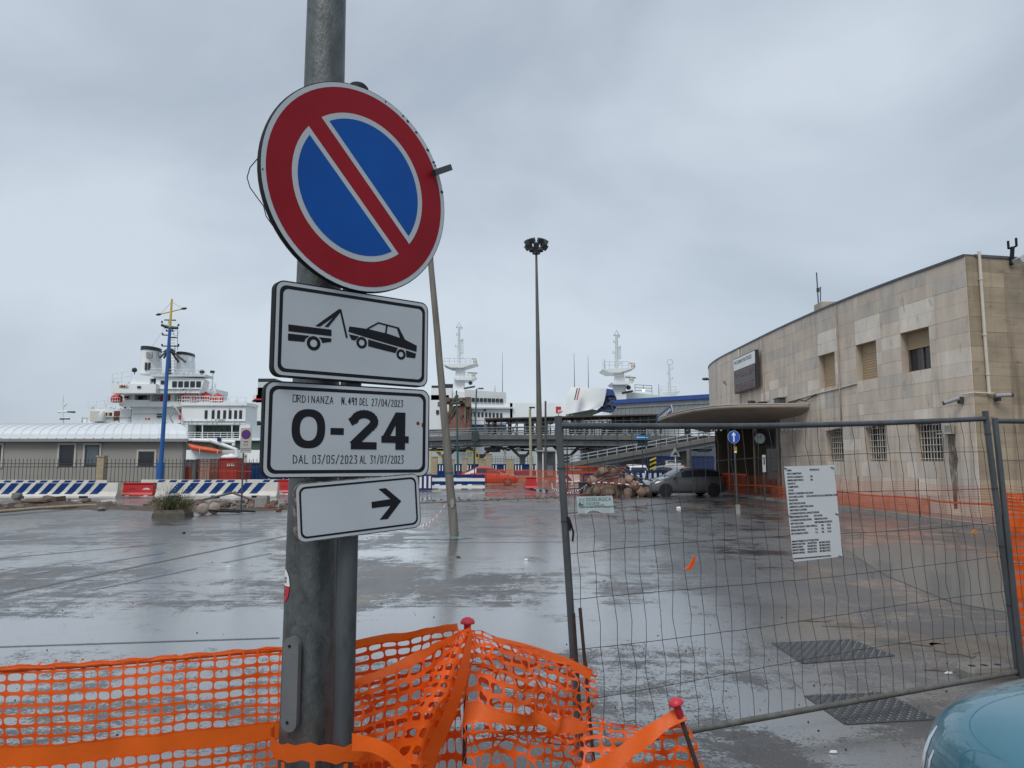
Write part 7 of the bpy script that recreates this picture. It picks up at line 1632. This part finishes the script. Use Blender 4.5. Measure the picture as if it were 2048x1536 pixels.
# ---- near orange safety net
def grid_fn(rows):                           # rows of (px, py, Y) control points -> smooth 3-D surface
    Gp = [[at(*p) for p in r] for r in rows]
    def cr_(P, t):
        n = len(P) - 1; x = min(max(t, 0), 1) * n; i = min(int(x), n - 1); f = x - i
        p0, p1, p2, p3 = P[max(i - 1, 0)], P[i], P[i + 1], P[min(i + 2, n)]
        return .5 * ((2 * p1) + (p2 - p0) * f + (2 * p0 - 5 * p1 + 4 * p2 - p3) * f * f + (3 * p1 - p0 - 3 * p2 + p3) * f ** 3)
    return lambda u, v: cr_([cr_(r, u) for r in Gp], v)
def net(name, parent, fnc, nu, nv, solid=(), jit=.0, crump=0.0, mv=.20, mu=.07, seed=1, torn=0.0, m_=None, rw=None):
    rw = rw or {}; cum = [0.0]
    for j in range(nv): cum.append(cum[-1] + rw.get(j, 1.0))
    rg = random.Random(seed); mb = MB(); sbs = {}; n = 12
    jx = [[rg.uniform(-jit, jit) for _ in range(nu + 1)] for _ in range(nv + 1)]; jy = [[rg.uniform(-jit, jit) * .6 for _ in range(nu + 1)] for _ in range(nv + 1)]
    def Pt(i, j):                            # continuous cell coordinates
        i0, j0 = min(int(i), nu - 1), min(int(j), nv - 1); fi, fj = i - i0, j - j0
        bl = lambda J: (J[j0][i0] * (1 - fi) + J[j0][i0 + 1] * fi) * (1 - fj) + (J[j0 + 1][i0] * (1 - fi) + J[j0 + 1][i0 + 1] * fi) * fj
        jj = min(max(j + bl(jy), 0), nv); jb = min(int(jj), nv - 1); p = fnc((i + bl(jx)) / nu, (cum[jb] + (cum[jb + 1] - cum[jb]) * (jj - jb)) / cum[-1])
        if crump: p = p + V((mnoise.noise(V((i * .28, j * .33, seed))), mnoise.noise(V((i * .3, j * .3, seed + 9))) * 1.6, mnoise.noise(V((i * .26, j * .26, seed + 5))) * .6)) * crump + V((mnoise.noise(V((i * .8, j * .9, seed + 20))), mnoise.noise(V((i * .9, j * .8, seed + 27))), mnoise.noise(V((i * .8, j * .7, seed + 33))))) * crump * .35
        return p
    for j in range(nv):
        for i in range(nu):
            if j in solid:
                sb = sbs.setdefault(j if j - 1 not in solid else j - 1, MB())
                s4 = [[Pt(i + a / 2, j + b / 2) for a in range(3)] for b in range(3)]
                for b in range(2):
                    for a in range(2): sb.face([s4[b][a], s4[b][a + 1], s4[b + 1][a + 1], s4[b + 1][a]], True)
                continue
            if rg.random() < torn: continue
            hx, hy = (.5 - mu * rg.uniform(.8, 1.25)), (.5 - mv * rg.uniform(.85, 1.15)); ex = .62
            out, inn_ = [], []
            for k in range(n):
                a = 2 * pi * (k + .5) / n; ca, sa_ = cos(a), sin(a); q = max(abs(ca), abs(sa_))
                out.append(Pt(i + .5 + .5 * ca / q, j + .5 + .5 * sa_ / q))
                inn_.append(Pt(i + .5 + hx * (abs(ca) ** ex) * (1 if ca > 0 else -1), j + .5 + hy * (abs(sa_) ** ex) * (1 if sa_ > 0 else -1)))
            # square the outer ring off at the corners
            for k in range(n):
                l = (k + 1) % n; mb.face([out[k], out[l], inn_[l], inn_[k]], False)
            for ci, (cx2, cy2) in enumerate(((1, 1), (0, 1), (0, 0), (1, 0))):
                k = 1 + 3 * ci; mb.face([out[k], Pt(i + cx2, j + cy2), out[(k + 1) % n] if False else out[k]], True) if False else None
    o = mb.build(name, m_ or orange, parent, weld=True)
    md = o.modifiers.new('thickness', 'SOLIDIFY'); md.thickness = .0014; md.offset = 0
    for sb in sbs.values():
        o2 = sb.build('solid_band', m_ or orange, parent, weld=True)
    return o
nt = thing('safety_net', 'orange safety net stretched along the near edge up to the lamp post', 'netting', (-1.4, 2.3, 0), 0)
LN = [[(-330, 1352, 2.00), (-60, 1338, 2.12), (180, 1326, 2.24), (380, 1310, 2.34), (575, 1294, 2.44)],
      [(-340, 1452, 1.99), (-66, 1436, 2.10), (178, 1424, 2.22), (379, 1404, 2.32), (572, 1388, 2.42)],
      [(-350, 1560, 1.99), (-70, 1540, 2.10), (176, 1524, 2.22), (378, 1498, 2.32), (570, 1478, 2.42)],
      [(-370, 1690, 1.99), (-80, 1664, 2.10), (172, 1646, 2.22), (376, 1612, 2.32), (566, 1580, 2.42)],
      [(-380, 1860, 2.00), (-90, 1830, 2.12), (168, 1800, 2.24), (372, 1760, 2.34), (562, 1720, 2.44)]]
lf = grid_fn(LN)
vm = lambda v: v
net('mesh', nt, lf, 31, 19, solid=(8,), jit=.05, crump=.006, mv=.125, mu=.05, seed=3, rw={8: 1.7})
hb_ = MB(); tp_ = [lf(k / 40, 0) for k in range(41)]
hb_.loft([[p + V((0, .0, .004 + .003 * sin(k * 1.9))), p + V((0, -.004, -.012)), p + V((0, .004, -.012))] for k, p in enumerate(tp_)], True, True, True); hb_.build('top_hem', orange, nt)
tn = MB()
for k in range(14, 66):
    if R.random() < .35: continue
    p = lf((k + R.random()) / 86, 0); h = R.uniform(.002, .013); w = R.uniform(.001, .004); tn.face([p + V((-w, .01, 0)), p + V((w, .01, 0)), p + V((w * R.uniform(-.6, 1.2), .015, h)), p + V((-w * R.uniform(.2, .8), .02, h * .8))])
    if k % 5 == 0: q = lf((k + 1.2) / 86, 0); tn.face([p + V((0, .015, h)), q + V((0, .015, h * .9)), q + V((0, .015, h * .9 - .005)), p + V((0, .015, h - .006))])
stuff(tn.build('torn_strands', orange, nt))
nt = thing('safety_net', 'crumpled orange safety net draped over two capped stakes', 'netting', (-.2, 2.5, 0), 0)
# rear layer to the first stake
net('mesh', nt, grid_fn([[(640, 1296, 2.48), (760, 1270, 2.52), (850, 1256, 2.62), (915, 1246, 2.74)], [(640, 1420, 2.48), (760, 1400, 2.54), (850, 1380, 2.64), (920, 1370, 2.74)], [(640, 1620, 2.46), (760, 1620, 2.54), (850, 1620, 2.64), (930, 1620, 2.72)]]), 11, 13, solid=(0,), jit=.10, crump=.012, mv=.15, mu=.05, seed=5, rw={0: 1.2})
# front layer, its hem running down from the stake to the post
net('mesh', nt, grid_fn([[(640, 1385, 2.36), (740, 1343, 2.40), (850, 1297, 2.48), (944, 1251, 2.58)], [(640, 1455, 2.34), (740, 1430, 2.38), (845, 1392, 2.46), (925, 1320, 2.56)], [(640, 1540, 2.33), (740, 1520, 2.37), (830, 1500, 2.44), (890, 1440, 2.52)], [(640, 1660, 2.34), (740, 1650, 2.38), (800, 1640, 2.44), (850, 1600, 2.5)]]), 14, 12, solid=(0, 7), jit=.18, crump=.022, mv=.15, mu=.065, seed=8)
# folded strip hanging from the stake
net('fold', nt, grid_fn([[(915, 1262, 2.53), (930, 1256, 2.50), (948, 1262, 2.55)], [(868, 1340, 2.48), (902, 1334, 2.42), (940, 1345, 2.50)], [(815, 1430, 2.44), (862, 1432, 2.36), (905, 1440, 2.46)], [(745, 1570, 2.40), (815, 1580, 2.32), (868, 1560, 2.42)]]), 5, 14, solid=(), jit=.22, crump=.014, mv=.22, mu=.14, seed=11)
fb = MB(); fg = grid_fn([[(938, 1262, 2.50), (946, 1260, 2.52)], [(916, 1345, 2.42), (936, 1348, 2.46)], [(880, 1440, 2.37), (914, 1420, 2.42)], [(800, 1590, 2.33), (856, 1560, 2.38)]])
fb.loft([[fg(u / 3, v / 14) for u in range(4)] for v in range(15)], False, False, True); fb.build('solid_band', orange, nt)
# sheet past the stake, bulging out by the fence post
net('mesh', nt, grid_fn([[(938, 1256, 2.60), (1000, 1276, 2.68), (1070, 1300, 2.80), (1130, 1318, 2.92), (1190, 1342, 2.98)], [(935, 1330, 2.54), (1000, 1338, 2.58), (1075, 1352, 2.70), (1140, 1372, 2.84), (1196, 1392, 2.94)], [(930, 1430, 2.50), (1000, 1432, 2.54), (1080, 1440, 2.66), (1130, 1448, 2.78), (1176, 1452, 2.88)], [(925, 1520, 2.50), (1000, 1512, 2.54), (1080, 1520, 2.64), (1140, 1530, 2.72), (1190, 1545, 2.80)], [(920, 1640, 2.5), (1000, 1640, 2.54), (1080, 1640, 2.62), (1140, 1650, 2.68), (1210, 1660, 2.74)]]), 15, 15, solid=(7,), jit=.36, crump=.030, torn=.03, mv=.15, mu=.065, seed=14)
net('mesh', nt, grid_fn([[(930, 1268, 2.66), (1000, 1284, 2.76), (1080, 1300, 2.88), (1150, 1318, 3.0)], [(960, 1360, 2.64), (1020, 1370, 2.74), (1090, 1385, 2.86), (1150, 1400, 2.96)], [(965, 1480, 2.64), (1020, 1480, 2.74), (1090, 1490, 2.84), (1160, 1500, 2.92)]]), 10, 8, jit=.42, crump=.026, torn=.04, mv=.15, mu=.065, seed=16)
hg = grid_fn([[(985, 1272, 2.70), (1060, 1290, 2.80), (1130, 1314, 2.92), (1186, 1340, 2.98)], [(985, 1284, 2.66), (1060, 1304, 2.78), (1130, 1332, 2.90), (1180, 1360, 2.96)]]); hb_ = MB(); hb_.loft([[hg(u / 12, v) for v in (0, .5, 1)] for u in range(13)], False, False, True); hb_.build('top_hem', orange, nt)
# run on to the second stake
net('mesh', nt, grid_fn([[(1165, 1432, 2.86), (1220, 1442, 2.80), (1280, 1452, 2.72), (1340, 1432, 2.64), (1376, 1438, 2.60)], [(1160, 1500, 2.80), (1225, 1500, 2.76), (1290, 1500, 2.70), (1350, 1492, 2.62), (1392, 1500, 2.58)], [(1150, 1640, 2.72), (1230, 1640, 2.70), (1300, 1640, 2.66), (1360, 1640, 2.60), (1420, 1640, 2.56)]]), 11, 8, jit=.40, crump=.028, torn=.03, mv=.15, mu=.065, seed=21)
bg_ = grid_fn([[(1170, 1536, 2.62), (1240, 1490, 2.60), (1310, 1440, 2.58), (1352, 1418, 2.57)], [(1190, 1570, 2.58), (1262, 1518, 2.56), (1330, 1464, 2.55), (1372, 1438, 2.55)]]); fb = MB(); fb.loft([[bg_(u / 14, v / 3) + V((0, .006 * sin(u * 1.1 + v), 0)) for v in range(4)] for u in range(-3, 15)], False, False, True); fb.build('solid_band', orange, nt)
# band tied round the lamp post
wb = MB(); wrp = []
for k in range(24):
    a = radians(170 + 205 * k / 23); cx2, cy2 = PX + .058, PY - .035; rr_ = (.150, .118)
    wrp.append((cx2 + rr_[0] * cos(a), cy2 + rr_[1] * sin(a)))
wz = lambda k: .905 + .006 * sin(k * .7) - .012 * (k / 23)
wb.loft([[V((x, y, wz(k) + dz + .004 * sin(k * 2.3 + dz * 90))) for dz in (.024, .010, -.006, -.022)] for k, (x, y) in enumerate(wrp)], False, False, True)
tails = [(715, 1478, 2.12), (760, 1500, 2.10), (800, 1525, 2.08), (840, 1580, 2.08)]
tg = grid_fn([[(704, 1466, 2.10), (756, 1478, 2.09), (800, 1505, 2.07), (846, 1566, 2.06)], [(704, 1502, 2.10), (746, 1506, 2.09), (786, 1532, 2.08), (816, 1590, 2.07)]]); wb.loft([[tg(u / 10, v / 3) for v in range(4)] for u in range(11)], False, False, True)
wb.build('tied_band', orange, nt)
ts = MB()
for k in (3, 7, 11, 15, 19):
    x, y = wrp[k]; x2, y2 = wrp[k + 1]; z = wz(k) - .024; ts.hexa([V((x, y, z - .09)), V((x * .7 + x2 * .3, y * .7 + y2 * .3, z - .09)), V((x * .7 + x2 * .3, y * .7 + y2 * .3, z)), V((x, y, z))], [V((x, y - .002, z - .09)), V((x * .7 + x2 * .3, y * .7 + y2 * .3 - .002, z - .09)), V((x * .4 + x2 * .6, y * .4 + y2 * .6 - .002, z)), V((x, y - .002, z))])
    if k in (5,): z = wz(k) + .022; ts.face([V((x, y - .001, z)), V((x2, y2 - .001, z)), V(((x + x2) / 2, (y + y2) / 2 - .001, z + R.uniform(.012, .03)))])
stuff(ts.build('torn_strands', orange, nt))
# capped stakes
capm = mat('cap_red', (.58, .03, .05), .45, 0, .12, 20, .1, 200)
def stake(label, top, bot, Y, hd):
    p, q = at(*top, Y), at(*bot, Y); q = q + (q - p).normalized() * max(0, q.z) / max(.01, -(q - p).normalized().z) if q.z > 0 else q; t = thing('capped_stake', label, 'stake', (q.x, q.y, 0), 0, 'capped steel stakes')
    d = (p - q).normalized(); m = MB(); m.tube([q, p], .0075, 8)
    for k in range(int((p - q).length / .018)): m.ball(q.lerp(p, (k + .5) * .018 / (p - q).length), (.0088, .0088, .003), 6, 3)
    m.build('bar', mat('rebar_rust', (.055, .03, .024), .75, .1, .3, 30), t); M3 = frame((0, 0, 0), d.orthogonal(), d).to_3x3() @ Matrix(((1, 0, 0), (0, 0, 1), (0, -1, 0)))
    z = d; x = z.orthogonal().normalized(); y = z.cross(x); M3 = Matrix((x, y, z)).transposed()
    MB().lathe(p - d * .03, [(.010, -.012), (.0125, -.010), (.0125, .028), (.014, .030), (.0245, .032), (.0255, .036), (.021, .046), (.010, .052), (.002, .0535)], 20, M3).build('cap', capm, t)
stake('upright steel stake with a red mushroom cap at the net peak', (935, 1248), (928, 1560), 2.66, 0)
stake('leaning steel stake with a red mushroom cap at the end of the net', (1353, 1410), (1398, 1545), 2.56, 0)
# net hung behind the second fence panel
nt = thing('safety_net', 'orange safety net hanging behind the second fence panel', 'netting', at(2040, 1200, 5.9)); g_ = grid_fn([[(2004, 986, 5.80), (2120, 990, 5.9), (2400, 1000, 6.2)], [(2016, 1100, 5.80), (2130, 1104, 5.9), (2410, 1110, 6.2)], [(2040, 1330, 5.78), (2150, 1330, 5.9), (2430, 1340, 6.2)]])
net('mesh', nt, g_, 26, 24, solid=(0, 7, 8, 16), jit=.1, crump=.01, mv=.30, mu=.10, seed=31)

# ---- tread plate covers in the ground
def cover(label, q4, nx, ny):
    P4 = [atz(*p, .004) for p in q4]; t = thing('tread_plate', label, 'cover', P4[3])
    MB().hexa([p - V((0, 0, .003)) for p in P4], P4).build('plate', mat('tread_steel', (.06, .063, .066), .34, .5, .2, 6), t)
    m = MB(); F4 = lambda u, v: P4[0].lerp(P4[1], u).lerp(P4[3].lerp(P4[2], u), v); e1 = (P4[1] - P4[0]).normalized(); e2 = (P4[3] - P4[0]).normalized()
    for i in range(nx):
        for j in range(ny):
            c = F4((i + .5) / nx, (j + .5) / ny); d = (e1 + e2 if (i + j) % 2 else e1 - e2).normalized(); s_ = V((-d.y, d.x, 0)); L_, w = .020, .006
            m.hexa([c + d * L_, c + s_ * w, c - d * L_, c - s_ * w], [q + V((0, 0, .006)) for q in (c + d * L_ * .8, c + s_ * w * .5, c - d * L_ * .8, c - s_ * w * .5)])
    stuff(m.build('tread', mat('tread_worn', (.12, .125, .13), .32, .5, .15, 6), t))
    ed_ = MB(); 
    for a, b in zip(P4, P4[1:] + P4[:1]): ed_.box((a + b) / 2 - V((0, 0, .002)), ((b - a).length, .025, .006), mat=frame((0, 0, 0), b - a, (0, 0, 1)).to_3x3() @ Matrix(((1, 0, 0), (0, 0, 1), (0, 1, 0))))
    ed_.build('rim', dark_steel, t)
cover('far steel tread plate cover set in the asphalt behind the fence', [(1545, 1286), (1702, 1279), (1787, 1311), (1606, 1326)], 22, 14)
cover('near steel tread plate cover crossed by the bottom fence rail', [(1613, 1392), (1766, 1385), (1872, 1437), (1692, 1447)], 18, 14)
# litter
def scrap(label, px_, py_, w, d, m_, cat='litter', hgt=.012):
    c = atz(px_, py_); mb = MB(); pts = [(w * cos(k * pi / 4) * R.uniform(.6, 1), d * sin(k * pi / 4) * R.uniform(.6, 1)) for k in range(8)]
    mb.hexa([c + V((x, y, .005)) for x, y in pts], [c + V((x * .8, y * .8, .005 + hgt * R.uniform(.6, 1.4))) for x, y in pts]); tag(mb.build('litter', m_), label, cat)
scrap('white paper scrap on the ground beyond the fence, before the grey car', 1358, 1017, .13, .05, white_paint, hgt=.05)
scrap('tiny white scrap on the wet ground between net and fence bottom', 1668, 1507, .030, .007, white_paint)
scrap('white scrap near the dark stains by the fence foot', 1897, 1348, .035, .012, white_paint)
scrap('small white block lying in the middle of the wet car park', 1052, 1121, .045, .02, white_paint, hgt=.02)
scrap('dark dead leaf in the puddle beside the timber pole', 917, 1115, .05, .04, black)
scrap('small white scrap left of the big post on the wet asphalt'.replace(' left of', ' beyond'), 457, 1134, .05, .02, white_paint)
scrap('dark clod on the asphalt beyond the weedy block', 368, 1067, .05, .04, black, 'clod', .03)
for k, (px_, py_) in enumerate(((1285, 1016), (1395, 1019))):
    c = atz(px_, py_); m = MB(); m.tube([c + V((-.35, 0, .02)), c + V((.1, .03, .02)), c + V((.22, .0, .03))], .018, 6); m.tube([c + V((.1, .03, .02)), c + V((.2, .02, .18))], .014, 6)
    tag(m.build('fallen_twig', rubm[0]), ('broken twig lying before the concrete feet', 'broken twig lying before the grey car')[k], 'twig')

# ---- teal car in the corner
tealp = mat('car_teal', (.03, .165, .23), .35, 0, .03, 2, coat=1.0)
TC = V((0, 2.13, 0)); t = thing('parked_car', 'rounded teal car whose wet bonnet fills the near corner', 'car', (2.9, 2.13, 0))
sts = [(1.36, .20, .50, .76), (1.375, .36, .40, .83), (1.415, .50, .32, .885), (1.495, .615, .26, .93), (1.61, .695, .22, .968), (1.80, .755, .20, 1.0), (2.06, .79, .20, 1.025), (2.3, .805, .20, 1.045), (2.6, .81, .20, 1.06), (4.3, .80, .20, 1.05), (4.6, .74, .24, .98), (4.75, .55, .34, .8)]
rings = []
for x, w, z0, zt in sts:
    r_ = []; zm = z0 + (zt - z0) * .52
    for k in range(40):
        a = 2 * pi * k / 40; ca, sa_ = cos(a), sin(a); ex = .60 if sa_ > 0 else .35
        r_.append(V((x + (.06 * (1 - abs(ca)) if False else 0), 2.2 + w * abs(ca) ** (.62 if sa_ > 0 else .3) * (1 if ca > 0 else -1), zm + ((zt - zm) if sa_ > 0 else (zm - z0)) * abs(sa_) ** (.80 if sa_ > 0 else .5) * (1 if sa_ > 0 else -1))))
    rings.append(r_)
o = MB().loft(rings, True, True, True).build('body', tealp, t); md = o.modifiers.new('smooth', 'SUBSURF'); md.levels = 2; md.render_levels = 2
sl_ = MB()  # dark edge of the bonnet's reflection, modelled as a thin dark tube
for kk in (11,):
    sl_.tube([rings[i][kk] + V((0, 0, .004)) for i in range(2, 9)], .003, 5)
sl_.build('reflection_edge', under, t)
dp2 = MB(); rg2 = random.Random(4)
for _ in range(520):
    i = rg2.randrange(4, 8); k = rg2.randrange(7, 15); f, g2 = rg2.random(), rg2.random()
    p = rings[i][k].lerp(rings[i + 1][k], f).lerp(rings[i][k + 1].lerp(rings[i + 1][k + 1], f), g2); q = (p - V((p.x + .25, 2.2, .55))).normalized(); r = rg2.uniform(.002, .0042)
    dp2.ball(p - V((0, 0, .003)), (r, r, r * .8), 6, 4)
stuff(dp2.build('rain_drops', gl_, t))
cab_ = MB(); cs = [(2.35, .72, 1.04), (2.75, .66, 1.30), (3.1, .60, 1.48), (3.6, .60, 1.50), (4.2, .62, 1.36), (4.62, .66, 1.03)]
cab_.loft([[V((x, 2.2 + w * c_, .95 + (z - .95) * s_)) for c_, s_ in ((-1.12, 0), (-1.05, .5), (-.9, .94), (-.5, 1.0), (.5, 1.0), (.9, .94), (1.05, .5), (1.12, 0))] for x, w, z in cs], True, True, True); cab_.build('roof', tealp, t)
for s_ in (-1, 1):
    MB().face([V((2.62, 2.2 + s_ * .765, 1.04)), V((4.3, 2.2 + s_ * .735, 1.04)), V((4.0, 2.2 + s_ * .668, 1.36)), V((3.0, 2.2 + s_ * .668, 1.36))]).build('side_window', glass_dark, t)
    for x in (1.85, 4.05): MB().lathe((x, 2.2 + s_ * .70, .30), [(.05, -.1), (.28, -.1), (.30, -.05), (.30, .07), (.28, .10), (.20, .105), (.02, .09)], 24, Matrix(((1, 0, 0), (0, 0, s_), (0, 1, 0)))).build('wheel', tyre, t)
MB().face([V((2.42, 1.58, 1.03)), V((2.42, 2.68, 1.03)), V((2.98, 2.58, 1.42)), V((2.98, 1.68, 1.42))]).build('windscreen', glass_dark, t)
chrome = mat('chrome', (.75, .76, .77), .06, 1.0, .02)
MB().tube([at(x, y, 2.44) for x, y in ((1874, 1452), (1860, 1476), (1850, 1505), (1845, 1540), (1846, 1590))], [.003, .006, .007, .007, .006], 8).build('lamp_trim', chrome, t)
MB().tube([at(x, y, 2.42) for x, y in ((1868, 1500), (1860, 1520), (1857, 1545), (1860, 1590))], [.003, .005, .005, .004], 8).build('lamp_trim', chrome, t)
for s_ in (1, -1):
    c = V((1.437, 2.2 + s_ * .47, .65)); n_ = V((-.86, s_ * .42, .28)).normalized(); x_ = n_.orthogonal().normalized(); M3 = Matrix((x_, n_.cross(x_), n_)).transposed()
    hl_ = MB().lathe(c, [(.080, -.06), (.088, .0), (.082, .012), (.07, .006), (.066, -.01)], 28, M3).build('headlight', chrome, t); MB().lathe(c, [(.068, -.02), (.06, .012), (.03, .022), (.003, .024)], 28, M3).build('lens', lampm, hl_)
